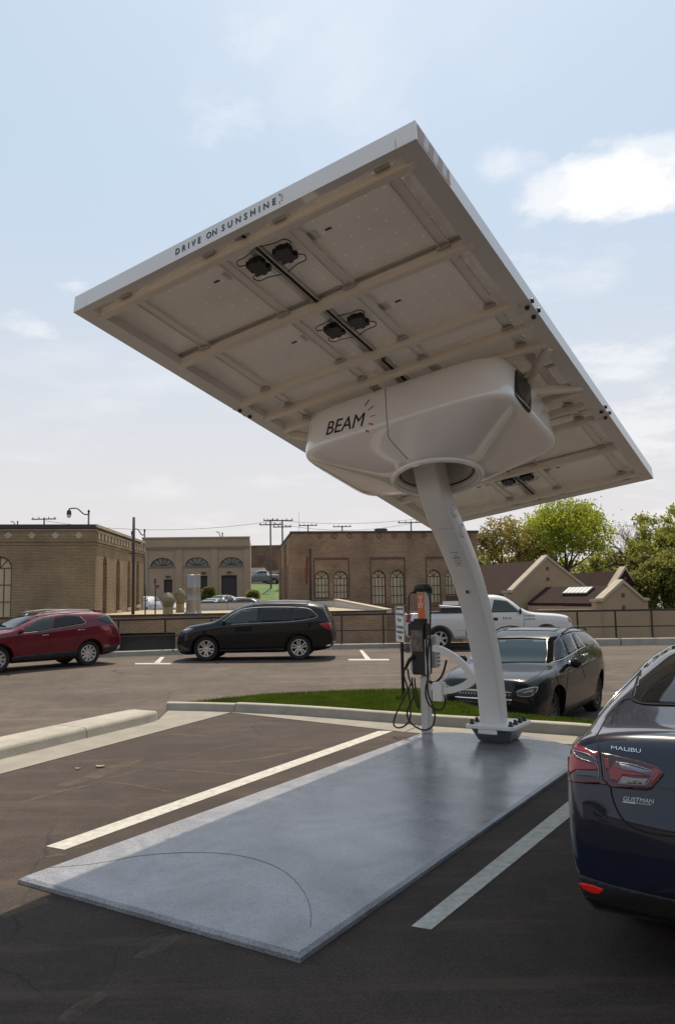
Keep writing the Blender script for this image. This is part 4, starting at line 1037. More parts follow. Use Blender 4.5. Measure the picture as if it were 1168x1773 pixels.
suv.patch('window_trim', stroke(catmull([(362, 192), (420, 145), (480, 108), (540, 92), (640, 84), (800, 83), (940, 91), (985, 118), (1010, 148), (940, 166), (820, 181), (600, 191), (430, 199)], 4), 4.0), MT['alu_dull'], Z, mirror=True, step=6, eps=.007)
suv.patch('windscreen', [(-.66, 1.62), (.66, 1.62), (.80, 1.30), (.76, 1.24), (-.76, 1.24), (-.80, 1.30)], MT['glass'], 'front')
suv.patch('rear_window', [(-.62, 1.56), (.62, 1.56), (.74, 1.22), (-.74, 1.22)], MT['glass'], 'rear')
suv.patch('tail_light', [(1018, 195), (1080, 186), (1104, 192), (1106, 235), (1092, 240), (1050, 220)], MT['tail_red'], Z, mirror=True, step=8)
suv.patch('headlight', [(108, 240), (135, 226), (182, 226), (172, 240), (130, 262), (108, 262)], MT['lamp_dark'], Z, mirror=True, step=8)
suv.patch('headlight_strip', [(108, 238), (135, 228), (168, 228), (140, 240), (108, 246)], MT['lamp'], Z, mirror=True, step=8, eps=.008)
suv.patch('door_seam', stroke([(604, 190), (600, 280), (604, 368)], 1.8), MT['well'], Z, mirror=True, step=8, eps=.003)
suv.patch('door_seam', stroke([(832, 180), (838, 250), (800, 320), (790, 366)], 1.8), MT['well'], Z, mirror=True, step=8, eps=.003)
suv.patch('door_seam', stroke([(372, 196), (358, 300), (368, 366)], 1.8), MT['well'], Z, mirror=True, step=8, eps=.003)
for q in ((540, 232), (770, 222)): suv.patch('door_handle', [(q[0] - 26, q[1] - 6), (q[0] + 20, q[1] - 8), (q[0] + 20, q[1] + 2), (q[0] - 26, q[1] + 4)], MT['paint_black'], Z, mirror=True, eps=.03, thick=.03)
suv.patch('sill', [(345, 372), (780, 362), (806, 380), (806, 392), (345, 394)], MT['trim'], Z, mirror=True, step=14)
suv.patch('grille', [(-.55, .92), (.55, .92), (.50, .62), (-.50, .62)], MT['trim'], 'front')
suv.patch('bumper_trim', [(1062, 345), (1095, 332), (1098, 345), (1068, 354)], MT['chrome'], Z, mirror=True, step=8)
suv.mirror_pair(.86, .95, 1.16, MT['paint_black'])
rb = MB()
for sd in (1, -1):
    rb = MB(); rb.tube([(.0, sd * .70, 1.715), (-.1, sd * .70, 1.745), (-.8, sd * .70, 1.775), (-1.6, sd * .69, 1.735), (-1.7, sd * .69, 1.70)], .018, 6); suv.add('roof_rail', rb, MT['alu_dull'])
# ---- maroon compact SUV, left
SP = dict(wx=(1.2775, -1.2775), wr=.345, wwid=.22, track=.775, spokes=10, style='single', tumble=.17, n=4.6, cap=(.06, .08), bulge=.022,
  keys=[(2.10, .42, .58, .72, .56, .5), (2.02, .30, .66, .86, .72, .64), (1.85, .24, .76, .95, .82, .75), (1.55, .22, .86, 1.03, .875, .80), (1.2, .22, .92, 1.08, .885, .80), (.95, .22, .95, 1.12, .89, .80), (.6, .22, .97, 1.28, .89, .80), (.25, .22, .98, 1.43, .89, .80), (-.1, .22, 1.0, 1.52, .89, .80), (-.6, .22, 1.04, 1.565, .89, .80), (-1.1, .23, 1.08, 1.56, .89, .80), (-1.55, .26, 1.12, 1.53, .885, .80), (-1.86, .29, 1.13, 1.46, .87, .79), (-2.02, .32, 1.06, 1.28, .85, .77), (-2.18, .36, .92, 1.06, .82, .75), (-2.28, .42, .70, .88, .76, .70)])
mw, sc_ = place((-4, 1166.0), (155.0, 1152.6), 2.555, .82)
print('maroon scale', sc_)
MT['paint_red'] = paint('maroon_paint', (.115, .006, .014), .25)
enc = Car('red_compact_suv', 'maroon compact SUV cut off by the left edge, parked before the brick building', SP, mw, MT['paint_red'], 'cars parked along the railing')
Z = (0, 1045, 5.309)
enc.patch('window', [(228, 268), (262, 205), (330, 158), (400, 132), (492, 122), (465, 235), (380, 250)], MT['glass_light'], Z, mirror=True, step=14)
enc.patch('window', [(508, 125), (600, 110), (735, 115), (778, 178), (640, 205), (485, 232)], MT['glass'], Z, mirror=True, step=14)
enc.patch('window_trim', stroke(catmull([(215, 272), (330, 260), (480, 236), (640, 208), (785, 182), (770, 150), (742, 122)], 4), 3.6), MT['alu_dull'], Z, mirror=True, step=7, eps=.007)
enc.patch('windscreen', [(-.60, 1.50), (.60, 1.50), (.72, 1.18), (.66, 1.10), (-.66, 1.10), (-.72, 1.18)], MT['glass'], 'front')
enc.patch('rear_window', [(-.56, 1.50), (.56, 1.50), (.66, 1.16), (-.66, 1.16)], MT['glass'], 'rear')
enc.patch('rear_window_side', [(890, 140), (930, 118), (990, 105), (1060, 180), (1040, 188), (975, 178)], MT['glass_light'], Z, step=9, eps=.008)
enc.patch('tail_light', [(900, 218), (960, 200), (1000, 215), (1030, 262), (1028, 285), (985, 280), (945, 235)], MT['tail_red'], Z, mirror=True, step=9, sm=1)
enc.patch('licence_recess', [(-.28, .98), (.28, .98), (.26, .80), (-.26, .80)], MT['trim'], 'rear'); enc.patch('licence_plate', [(-.16, .96), (.16, .96), (.16, .82), (-.16, .82)], MT['white_coat'], 'rear', eps=.01)
enc.patch('tailgate_trim', [(-.36, 1.02), (.36, 1.02), (.36, .985), (-.36, .985)], MT['chrome'], 'rear', eps=.012)
enc.patch('cladding', [(110, 500), (200, 480), (690, 432), (712, 445), (706, 515), (240, 530), (120, 545)], MT['trim'], Z, mirror=True, step=16)
enc.patch('bumper_cladding', [(940, 405), (1010, 395), (1085, 372), (1130, 378), (1135, 420), (1060, 460), (965, 470)], MT['trim'], Z, mirror=True, step=10)
enc.patch('skid_plate', [(-.5, .50), (.5, .50), (.42, .36), (-.42, .36)], MT['chrome'], 'rear', eps=.02)
enc.patch('skid_plate', [(1075, 405), (1090, 385), (1138, 375), (1140, 410), (1100, 440), (1070, 440)], MT['alu'], Z, step=9, eps=.012)
for q in ((418, 292), (745, 243)): enc.patch('door_handle', [(q[0] - 30, q[1] - 3), (q[0] + 30, q[1] - 9), (q[0] + 32, q[1] - 2), (q[0] - 28, q[1] + 6)], MT['alu_dull'], Z, mirror=True, eps=.03, thick=.03, step=9)
enc.patch('door_seam', stroke([(478, 238), (455, 330), (468, 440)], 2.2), MT['well'], Z, mirror=True, step=8, eps=.003)
enc.patch('door_seam', stroke([(180, 280), (150, 380), (165, 480)], 2.2), MT['well'], Z, mirror=True, step=8, eps=.003)
enc.patch('door_seam', stroke([(782, 190), (740, 300), (690, 400), (688, 430)], 2.2), MT['well'], Z, mirror=True, step=8, eps=.003)
enc.mirror_pair(.72, .87, 1.07, MT['paint_red'])
sp = MB(); sp.prism([(-1.52, .60, 1.54), (-1.95, .56, 1.515), (-1.97, .56, 1.485), (-1.6, .60, 1.49)], (0, -1.2, 0)); enc.add('roof_spoiler', sp, MT['paint_red'], bevel=.012)
for sd in (1, -1):
    rb = MB(); rb.tube([(.05, sd * .62, 1.49), (-.1, sd * .63, 1.53), (-.7, sd * .64, 1.575), (-1.3, sd * .63, 1.55), (-1.4, sd * .63, 1.52)], .016, 6); enc.add('roof_rail', rb, MT['alu_dull'])
# ---- dark SUV nosed up to the island, three-quarter view
SP = dict(wx=(1.435, -1.435), wr=.37, wwid=.25, track=.83, spokes=5, style='twin', rimmat='rim_dark', crease=.030, tumble=.20, n=5.6, cap=(.05, .08), bulge=.02,
  keys=[(2.32, .36, .60, .84, .74, .68), (2.27, .26, .68, .93, .81, .75), (2.14, .22, .76, .975, .86, .80), (1.9, .20, .86, 1.015, .905, .84), (1.5, .21, .92, 1.055, .93, .86), (1.15, .22, .95, 1.095, .94, .86), (.97, .22, .96, 1.15, .94, .86), (.65, .22, .98, 1.35, .94, .86), (.30, .22, 1.0, 1.535, .94, .86), (-.05, .22, 1.01, 1.615, .94, .86), (-.5, .22, 1.03, 1.645, .94, .86), (-1.1, .23, 1.06, 1.62, .935, .86), (-1.5, .25, 1.09, 1.56, .915, .86), (-1.8, .28, 1.10, 1.46, .875, .83), (-1.98, .32, 1.06, 1.30, .84, .81), (-2.12, .38, .92, 1.08, .81, .78), (-2.22, .46, .76, .95, .77, .74)])
sM = 1.0; hd = -PA; left = Vector((-hd.y, hd.x, 0))
rear_c = Vector((5.06, 15.6, -.42))
cen = rear_c + hd * 1.435 * sM - left * .90 * sM
mw = Matrix.Translation(cen) @ Matrix((hd, left, Vector((0, 0, 1)))).transposed().to_4x4() @ Matrix.Scale(sM, 4)
MT['paint_dark'] = paint('graphite_paint', (.008, .009, .012), .45, .28, .62)
mb = Car('dark_suv', 'dark graphite SUV nosed up to the grass island behind the column', SP, mw, MT['paint_dark'])
Z = (750, 1070, 3.893)
mb.patch('windscreen', [(462, 148), (600, 144), (760, 150), (764, 230), (752, 302), (600, 300), (470, 304), (300, 306), (262, 296), (330, 150)], mat('windscreen_sky_tint', (.022, .040, .050), .0, spec=.22), Z, step=14)  # teal base colour stands for blue sky reflected in the glass
mb.patch('window', [(808, 160), (840, 128), (852, 132), (898, 245), (880, 268), (812, 290)], MT['glass'], Z, mirror=True, step=10)
mb.patch('window', [(862, 124), (918, 106), (965, 216), (910, 248)], MT['glass'], Z, mirror=True, step=10)
mb.patch('window', [(930, 106), (960, 112), (1010, 180), (1016, 192), (976, 212)], MT['glass'], Z, mirror=True, step=9)
mb.patch('window_trim', stroke(catmull([(812, 296), (880, 272), (970, 218), (1022, 190)], 4), 4), MT['chrome'], Z, mirror=True, step=7, eps=.007)
for sd in (1, -1):
    rb = MB(); rb.tube([(.12, sd * .655, 1.565), (.0, sd * .665, 1.605), (-.3, sd * .67, 1.645), (-.8, sd * .67, 1.655), (-1.3, sd * .66, 1.615), (-1.55, sd * .65, 1.555)], .018, 8); mb.add('roof_rail', rb, MT['trim'])
mb.patch('panoramic_roof', [(.0, -.50), (.0, .50), (-1.2, .50), (-1.2, -.50)], MT['glass'], 'top')
mb.patch('headlight', [(552, 500), (580, 480), (690, 462), (704, 470), (698, 495), (668, 525), (620, 535), (570, 530)], MT['lamp_dark'], Z, mirror=True, step=9, sm=1)
mb.patch('light_strip', stroke(catmull([(560, 500), (600, 485), (690, 467), (697, 478), (685, 505)], 3), 5), MT['lamp'], Z, mirror=True, step=6, eps=.009)
mb.patch('light_strip', stroke(catmull([(676, 515), (640, 530), (585, 528), (562, 514)], 3), 4.5), MT['lamp'], Z, mirror=True, step=6, eps=.009)
mb.patch('light_strip', stroke([(600, 506), (670, 490)], 6), MT['lamp'], Z, mirror=True, step=6, eps=.009)
mb.patch('grille', [(.48, .78), (.52, .70), (.42, .50), (-.42, .50), (-.52, .70), (-.48, .78)], MT['trim'], 'front', eps=.008, sm=1)
for k in range(-8, 9):
    for j in range(4):
        if abs(k) * .052 < .46 - abs(j - 2) * .03:
            y_, z_ = k * .052 + (j % 2) * .026, .53 + j * .062
            mb.patch('grille_stud', [(y_ - .009, z_), (y_, z_ + .011), (y_ + .009, z_), (y_, z_ - .011)], MT['rim'], 'front', eps=.016, thick=0)
mb.patch('grille_bar', [(-.48, .655), (.48, .655), (.48, .63), (-.48, .63)], MT['chrome'], 'front', eps=.02)
tor = MB(); tor.tube([Vector((2.36, .085 * math.cos(t), .64 + .085 * math.sin(t))) for t in [2 * math.pi * k / 28 for k in range(28)]], .009, 6, closed=True); mb.add('emblem', tor, MT['chrome'])
for k in range(3):
    a = math.pi / 2 + k * 2 * math.pi / 3; e_ = MB(); e_.tube([(2.36, 0, .64), (2.36, .082 * math.cos(a), .64 + .082 * math.sin(a))], [.012, .004], 6); mb.add('emblem', e_, MT['chrome'])
mb.patch('lower_intake', [(-.62, .44), (.62, .44), (.56, .30), (-.56, .30)], MT['trim'], 'front')
mb.patch('licence_plate', [(-.15, .47), (.15, .47), (.15, .32), (-.15, .32)], MT['plate'], 'front', eps=.02)
pl = mb.patch('plate_print', [(-.05, .44), (.03, .44), (.03, .36), (-.05, .36)], MT['dark_ink'], 'front', eps=.023, thick=0)
for q in ((925, 297), (1018, 250)): mb.patch('door_handle', [(q[0] - 15, q[1] - 4), (q[0] + 14, q[1] - 12), (q[0] + 15, q[1] + 1), (q[0] - 14, q[1] + 10)], MT['chrome'], Z, mirror=True, eps=.03, thick=.03, step=6)
mb.patch('cladding', [(.98, .24), (-.98, .24), (-.98, .36), (.98, .36)], MT['trim'], 'side', mirror=True)
mb.patch('pillar_glare_cover', [(766, 150), (786, 128), (838, 124), (842, 130), (808, 160), (808, 288), (776, 304), (757, 302), (767, 230)], MT['matte_black'], Z, mirror=True, step=10, eps=.004)  # matte black patch laid over the pillar to hide sun glare
mb.patch('roof_edge_glare_cover', [(330, 150), (462, 148), (600, 144), (760, 150), (766, 140), (600, 132), (330, 138)], MT['matte_black'], Z, step=10, eps=.004)  # matte black strip covering the glare along the roof's front edge
mb.patch('door_seam', stroke([(902, 262), (905, 380), (890, 540)], 2.), MT['well'], Z, mirror=True, step=9, eps=.003)
mb.patch('door_seam', stroke([(806, 310), (838, 420), (845, 560)], 2.), MT['well'], Z, mirror=True, step=9, eps=.003)
mb.patch('door_seam', stroke([(975, 222), (1000, 330), (1020, 400)], 2.), MT['well'], Z, mirror=True, step=9, eps=.003)
mb.patch('bonnet_seam', stroke(catmull([(548, 462), (640, 420), (720, 372), (770, 320)], 4), 2.), MT['well'], Z, mirror=True, step=7, eps=.003)
mb.mirror_pair(.72, .95, 1.10, MT['paint_dark'], .13, .19, .17)
mb.patch('rear_window', [(-.56, 1.46), (.56, 1.46), (.66, 1.14), (-.66, 1.14)], MT['glass'], 'rear')
mb.patch('tail_light', [(.42, .98), (.80, .98), (.80, .86), (.42, .86)], MT['tail_red'], 'rear', mirror=True)
rv = MB(); rv.cbox((.42, -.02, 1.43), .05, .24, .08); mb.add('rear_view_mirror', rv, MT['black'], bevel=.02)
# ---- white pickup
SP = dict(wx=(1.86, -1.82), wr=.395, wwid=.26, track=.85, spokes=6, style='single', tumble=.12, n=7, cap=(.05, .03), bulge=.015, arch=1.22, cat='pickup',
  keys=[(2.80, .50, .62, .90, .80, .78), (2.74, .40, .74, 1.06, .90, .86), (2.60, .38, .92, 1.16, .95, .90), (2.2, .40, 1.02, 1.23, .975, .92), (1.6, .40, 1.05, 1.27, .98, .92), (1.32, .40, 1.06, 1.32, .98, .92), (1.1, .40, 1.07, 1.43, .98, .92), (.75, .40, 1.08, 1.70, .98, .92), (.45, .40, 1.09, 1.86, .98, .92), (.1, .40, 1.10, 1.92, .98, .92), (-.4, .40, 1.11, 1.925, .98, .92), (-.72, .40, 1.12, 1.89, .98, .92), (-.80, .40, 1.12, 1.70, .98, .92), (-.86, .40, 1.12, 1.34, .98, .92), (-.95, .40, 1.12, 1.325, .98, .92), (-1.8, .42, 1.12, 1.325, .98, .92), (-2.9, .46, 1.12, 1.325, .975, .92), (-3.02, .50, 1.10, 1.31, .965, .91)],
  round=[(2.8, 5), (1.3, 6), (-.7, 7), (-.9, 10), (-3.1, 10)])
mwA = G(762, 1126.5, FZ); sP = 1.0
hd = (G(1010, 1123.5, FZ) - mwA).normalized(); left = Vector((-hd.y, hd.x, 0))
cen = mwA + hd * 1.82 * sP + left * .92 * sP
mw = Matrix.Translation(cen) @ Matrix((hd, left, Vector((0, 0, 1)))).transposed().to_4x4() @ Matrix.Scale(sP, 4)
MT['paint_white'] = paint('white_paint', (.60, .59, .57), .0, .35)
tk = Car('white_pickup', 'white pickup truck parked behind the charger and the column', SP, mw, MT['paint_white'], 'cars parked along the railing')
rs = lambda q: [(x, y) for x, y in q]
tk.patch('window', [(.98, 1.30), (.55, 1.70), (.10, 1.745), (-.02, 1.30)], MT['glass_light'], 'side', mirror=True)
tk.patch('window', [(-.08, 1.32), (-.08, 1.75), (-.58, 1.74), (-.62, 1.34)], MT['glass'], 'side', mirror=True)
tk.patch('windscreen', [(-.66, 1.80), (.66, 1.80), (.82, 1.42), (-.82, 1.42)], MT['glass_light'], 'front')
tk.patch('rear_window', [(-.62, 1.74), (.62, 1.74), (.72, 1.40), (-.72, 1.40)], MT['glass'], 'rear')
tk.patch('bed_opening', [(-1.0, .80), (-2.92, .80), (-2.92, -.80), (-1.0, -.80)], MT['trim'], 'top', eps=.008)
for sd in (1, -1):
    b = MB(); b.box((-3.0, sd * .90, 1.30), (2.1, 0, 0), (0, sd * .06, 0), (0, 0, .055)); tk.add('bed_rail', b, MT['trim'], bevel=.01)
b = MB(); b.box((-1.75, -.72, 1.28), (.75, 0, 0), (0, 1.44, 0), (0, 0, .20)); tk.add('tool_box', b, MT['trim'], bevel=.02)
b = MB(); b.prism([(-1.75, -.72, 1.485), (-.95, -.72, 1.485), (-.95, -.72, 1.50), (-1.75, -.72, 1.56)], (0, 1.44, 0)); tk.add('tool_box_lid', b, MT['alu'])
b = MB(); b.box((-1.65, -.2, 1.56), (.58, 0, 0), (0, .04, 0), (0, 0, .15)); sgn = tk.add('roof_sign', b, MT['paint_white'])
tk.patch('door_seam', stroke([(.0, 1.30), (.0, .52)], .012), MT['well'], 'side', mirror=True, eps=.003)
tk.patch('door_seam', stroke([(1.10, 1.24), (1.10, .52)], .012), MT['well'], 'side', mirror=True, eps=.003)
tk.patch('cab_gap', stroke([(-.90, 1.30), (-.90, .50)], .03), MT['well'], 'side', mirror=True, eps=.003)
tk.patch('door_handle', [(.02, 1.12), (.20, 1.12), (.20, 1.02), (.02, 1.02)], MT['trim'], 'side', mirror=True, eps=.012, thick=.02)
tk.patch('tail_light', [(-2.80, 1.26), (-3.0, 1.26), (-3.0, 1.0), (-2.86, 1.0)], MT['tail_red'], 'side', mirror=True, eps=.012)
tk.patch('turn_lamp', [(2.60, 1.08), (2.76, 1.08), (2.78, .92), (2.66, .92)], MT['tail_red'], 'side', mirror=True, eps=.01)
tk.patch('headlight', [(.60, 1.08), (.86, 1.06), (.86, .84), (.60, .84)], MT['lamp'], 'front', mirror=True)
tk.patch('body_crease', stroke([(-2.98, .70), (-2.35, .70)], .014), MT['alu'], 'side', mirror=True, eps=.004)
tk.patch('body_crease', stroke([(-1.28, .70), (-.93, .70)], .014), MT['alu'], 'side', mirror=True, eps=.004)
b = MB(); b.box((-3.22, -.85, .55), (.17, 0, 0), (0, 1.7, 0), (0, 0, .2)); tk.add('rear_bumper', b, MT['chrome'], bevel=.03)
tk.mirror_pair(.98, .98, 1.33, MT['trim'], .12, .16, .22)
def decal(car, txt, x, z, h, w, m):
    me = text_mesh(txt, 1., bold=.02); xs = [v.co.x for v in me.vertices]; k = w / (max(xs) - min(xs))
    for v in me.vertices:
        hh = car.bvh.ray_cast(Vector((x - (v.co.x - min(xs)) * -k, -5, z + v.co.y * h / .72)), Vector((0, 1, 0)))
        v.co = (hh[0] + Vector((0, -.004, 0))) if hh[0] is not None else Vector((x, -1, z))
    me.materials.append(m); o = bpy.data.objects.new('lettering', me); COL.objects.link(o); o.parent = car.body
decal(tk, 'E A W', .38, 1.06, .08, .30, MT['dark_ink']); decal(tk, 'WORTH', 1.14, 1.13, .07, .34, MT['dark_ink']); decal(tk, 'ILLINOIS', 1.14, 1.03, .06, .34, MT['dark_ink'])
# ---- dark blue sedan at the right edge, seen from behind
SP = dict(wx=(1.36, -1.47), wr=.34, wwid=.23, track=.80, spokes=5, style='twin', tumble=.15, n=3.4, cap=(.045, .05), bulge=.02,
  keys=[(2.40, .36, .52, .62, .60, .55), (2.3, .24, .60, .74, .78, .70), (2.0, .20, .72, .88, .88, .80), (1.5, .20, .82, .97, .92, .83), (1.05, .20, .86, 1.04, .925, .83), (.8, .20, .88, 1.13, .925, .83), (.4, .20, .90, 1.31, .925, .83), (.0, .20, .92, 1.41, .925, .83), (-.4, .20, .935, 1.50, .925, .83), (-.8, .20, .95, 1.49, .925, .83), (-1.2, .21, .965, 1.43, .92, .83), (-1.6, .22, .98, 1.325, .915, .83), (-1.95, .23, .985, 1.20, .905, .83), (-2.15, .25, .985, 1.15, .895, .82), (-2.30, .27, .975, 1.135, .875, .815), (-2.37, .30, .90, 1.085, .855, .80), (-2.43, .34, .80, .93, .83, .78), (-2.46, .40, .70, .80, .80, .75)],
  round=[(2.5, 3.2), (.5, 3.4), (-1.0, 3.2), (-1.9, 3.0), (-2.15, 3.4), (-2.46, 4.)])
hd = (PA + PB * .03).normalized(); left = Vector((-hd.y, hd.x, 0)); sB = 1.03
rearpt = pad(.52, -2.13, NZ)
cen = rearpt + hd * 2.5 * sB
mw = Matrix.Translation(cen) @ Matrix((hd, left, Vector((0, 0, 1)))).transposed().to_4x4() @ Matrix.Scale(sB, 4)
MT['paint_navy'] = paint('navy_paint', (.010, .0145, .029), .5, .25, 1.)
ml = Car('navy_sedan', 'dark navy sedan seen from behind at the right edge of the picture', SP, mw, MT['paint_navy'])

def pix_text(car, txt, p0, p1, hpx, m, z, shear=0., bold=.0, eps=.006, name='lettering', label=None):
    me = text_mesh(txt, 1., shear, 1., bold, extrude=.02); xs = [v.co.x for v in me.vertices]; x0, x1 = min(xs), max(xs)
    mf = car.pix_map(z); ux, uy = (p1[0] - p0[0]), (p1[1] - p0[1])
    for v in me.vertices:
        t = (v.co.x - x0) / (x1 - x0); px = (p0[0] + ux * t, p0[1] + uy * t - v.co.y / .72 * hpx)
        o, d = mf(px); h = car.bvh.ray_cast(o, d)
        n = h[1] if h[1].dot(d) < 0 else -h[1]
        v.co = h[0] + n * (eps if v.co.z > 0 else eps * .4)
    me.materials.clear(); me.materials.append(m); o = bpy.data.objects.new(name, me); COL.objects.link(o); o.parent = car.body
    if label: o['label'] = label
    return o
Z5, Z6, Z7 = (968, 1080, 5.84), (968, 1270, 5.84), (968, 1440, 5.84)
ml.patch('rear_window', [(940, 285), (1050, 255), (1168, 238), (1260, 230), (1260, 825), (1168, 822), (900, 814), (800, 797), (732, 757), (765, 640), (830, 470)], MT['glass'], Z5, step=30)
ml.patch('window_seal', stroke(catmull([(1200, 228), (1050, 246), (935, 276), (825, 460), (758, 640), (724, 757), (800, 802), (900, 820), (1200, 830)], 4), 6), MT['well'], Z5, step=14, eps=.007)
ml.patch('boot_seam', stroke(catmull([(372, 1135), (420, 1050), (480, 940), (560, 850), (640, 775), (724, 757)], 4), 5), MT['well'], Z5, step=12, eps=.004)
ml.patch('boot_seam', stroke(catmull([(365, 0), (385, 100), (408, 195), (425, 330), (440, 470), (515, 545)], 4), 6), MT['well'], Z6, step=12, eps=.004)
ml.patch('boot_seam', stroke(catmull([(515, 545), (535, 650), (590, 790), (660, 890), (740, 945), (850, 990), (1000, 1020), (1240, 1050)], 4), 15), MT['well'], Z6, step=14, eps=.004)
ml.patch('tail_light', [(108, 175), (135, 128), (182, 104), (300, 165), (398, 195), (412, 260), (428, 400), (438, 470), (500, 520), (280, 510), (70, 485), (66, 430), (92, 240)], MT['tail_dark'], Z6, step=22, mirror=True, eps=.008, label='dark red wraparound tail light')
ml.patch('tail_light', [(418, 198), (520, 215), (830, 285), (1000, 345), (1055, 393), (1050, 420), (985, 500), (930, 562), (870, 577), (700, 562), (522, 545), (470, 500), (445, 470), (428, 330)], MT['tail_dark'], Z6, step=22, mirror=True, eps=.008)
TLm = mat('lamp_edge_pale', (.33, .30, .40), .25); TLw = mat('reverse_lens', (.30, .27, .23), .2, vary=.4, vscale=60)  # pale lilac for lamp outlines, and a mottled reverse lens
for q, m_ in (([(150, 150), (190, 125), (380, 205), (392, 250), (370, 245), (240, 195)], MT['tail_red']), ([(100, 250), (160, 200), (190, 260), (300, 300), (375, 335), (390, 375), (180, 370), (100, 420)], MT['tail_red']),
      ([(455, 260), (500, 258), (512, 370), (475, 365)], MT['tail_red']), ([(500, 380), (560, 320), (620, 355), (900, 425), (930, 440), (640, 425), (590, 495), (520, 470)], MT['tail_red']), ([(940, 355), (1010, 370), (1030, 400), (960, 490), (900, 540), (945, 420)], MT['tail_red']),
      ([(170, 185), (300, 225), (365, 262), (372, 300), (320, 285), (215, 255)], MT['lamp_dark']), ([(180, 375), (400, 385), (398, 448), (175, 425)], MT['lamp_dark']),
      ([(590, 305), (760, 340), (930, 385), (935, 400), (800, 385), (625, 345)], TLm), ([(592, 500), (640, 435), (760, 455), (900, 462), (860, 520), (760, 505)], TLw), ([(670, 505), (740, 480), (800, 480), (845, 512), (760, 518)], MT['lamp_dark'])):
    ml.patch('lamp_element', q, m_, Z6, step=14, mirror=True, eps=.011, thick=.003)
for q in ([(150, 178), (200, 250), (300, 285), (370, 308), (392, 340), (402, 380), (404, 430), (390, 455)], [(160, 178), (290, 218), (365, 258), (382, 310)], [(572, 298), (615, 350), (760, 382), (900, 410), (942, 425), (920, 470), (880, 515), (820, 522), (600, 505)], [(572, 296), (700, 312), (850, 350), (940, 385), (946, 415)]):
    ml.patch('light_guide', stroke(catmull(q, 4), 6), TLm, Z6, step=8, mirror=True, eps=.014, thick=.003)
pix_text(ml, 'MALIBU', (525, 165), (822, 198), 38, MT['chrome'], Z6, bold=-.004, label='chrome badge lettering')
ft = mat('dealer_sticker', (.62, .64, .68), .4)
pix_text(ml, 'GUSTMAN', (645, 678), (955, 708), 44, ft, Z6, shear=.15, bold=.0, label='pale dealer lettering')
ml.patch('sticker_bar', [(640, 684), (772, 698), (770, 712), (638, 696)], ft, Z6, eps=.004, thick=0)
pix_text(ml, 'KAUKAUNA', (780, 712), (930, 730), 18, ft, Z6, shear=.15, bold=.0)
ml.patch('lower_bumper', [(110, 400), (190, 428), (500, 530), (900, 628), (1168, 685), (1260, 700), (1260, 900), (1000, 865), (700, 800), (450, 740), (250, 665), (165, 560), (140, 470)], MT['trim'], Z7, step=30, eps=.006)
ml.patch('reflector', [(196, 518), (230, 512), (340, 535), (445, 575), (440, 592), (400, 622), (340, 614), (250, 572)], MT['reflector'], Z7, step=14, mirror=True, eps=.010, label='bright red bumper reflector')
ml.patch('side_window', [(.75, 1.02), (.3, 1.30), (-.2, 1.385), (-.75, 1.375), (-1.35, 1.22), (-1.55, 1.10), (-.5, 1.02)], MT['glass'], 'side', mirror=True, step=.08)
ml.patch('window_trim', stroke(catmull([(.75, 1.02), (.3, 1.315), (-.2, 1.40), (-.75, 1.39), (-1.35, 1.235), (-1.6, 1.095)], 4), .018), MT['chrome'], 'side', mirror=True, step=.05, eps=.008)
ml.patch('windscreen', [(-.60, 1.36), (.60, 1.36), (.72, 1.08), (-.72, 1.08)], MT['glass'], 'front')
ml.patch('fuel_door', [(-1.85, .86), (-1.68, .86), (-1.68, .72), (-1.85, .72)], MT['paint_navy'], 'side', eps=.004)
an_ = MB(); an_.tube([(-.9, 0, 1.455), (-.98, 0, 1.50), (-1.03, 0, 1.515)], [.02, .012, .004], 6); ml.add('roof_aerial', an_, MT['paint_navy'])
ml.patch('door_handle', [(-.62, .92), (-.42, .93), (-.42, .90), (-.62, .89)], MT['paint_navy'], 'side', eps=.03, thick=.03, mirror=True)
ml.mirror_pair(.72, .93, 1.0, MT['paint_navy'])
# ---------------------------------------------------------------- turf blades
def blades(name, poly, n, h0, h1, z, m, density_fn=None):
    P = [(p.x, p.y) for p in poly]; xs = [p[0] for p in P]; ys = [p[1] for p in P]
    rng = np.random.default_rng(3); vs = []; fs = []; k = 0
    while k < n:
        x, y = rng.uniform(min(xs), max(xs)), rng.uniform(min(ys), max(ys))
        if not inside((x, y), P): continue
        a = rng.uniform(0, 6.283); h = rng.uniform(h0, h1); w = rng.uniform(.004, .009); lean = rng.uniform(0, .6) * h; la = rng.uniform(0, 6.283)
        cx, sx = math.cos(a) * w, math.sin(a) * w; lx, ly = math.cos(la) * lean, math.sin(la) * lean
        o = len(vs); vs += [(x - cx, y - sx, z - .01), (x + cx, y + sx, z - .01), (x + lx * .4 + cx * .6, y + ly * .4 + sx * .6, z + h * .6), (x + lx * .4 - cx * .6, y + ly * .4 - sx * .6, z + h * .6), (x + lx, y + ly, z + h)]
        fs += [(o, o + 1, o + 2, o + 3), (o + 3, o + 2, o + 4)]; k += 1
    me = bpy.data.meshes.new(name); me.from_pydata(vs, [], fs); ob = link(name, me, m); ob['kind'] = 'stuff'; return ob
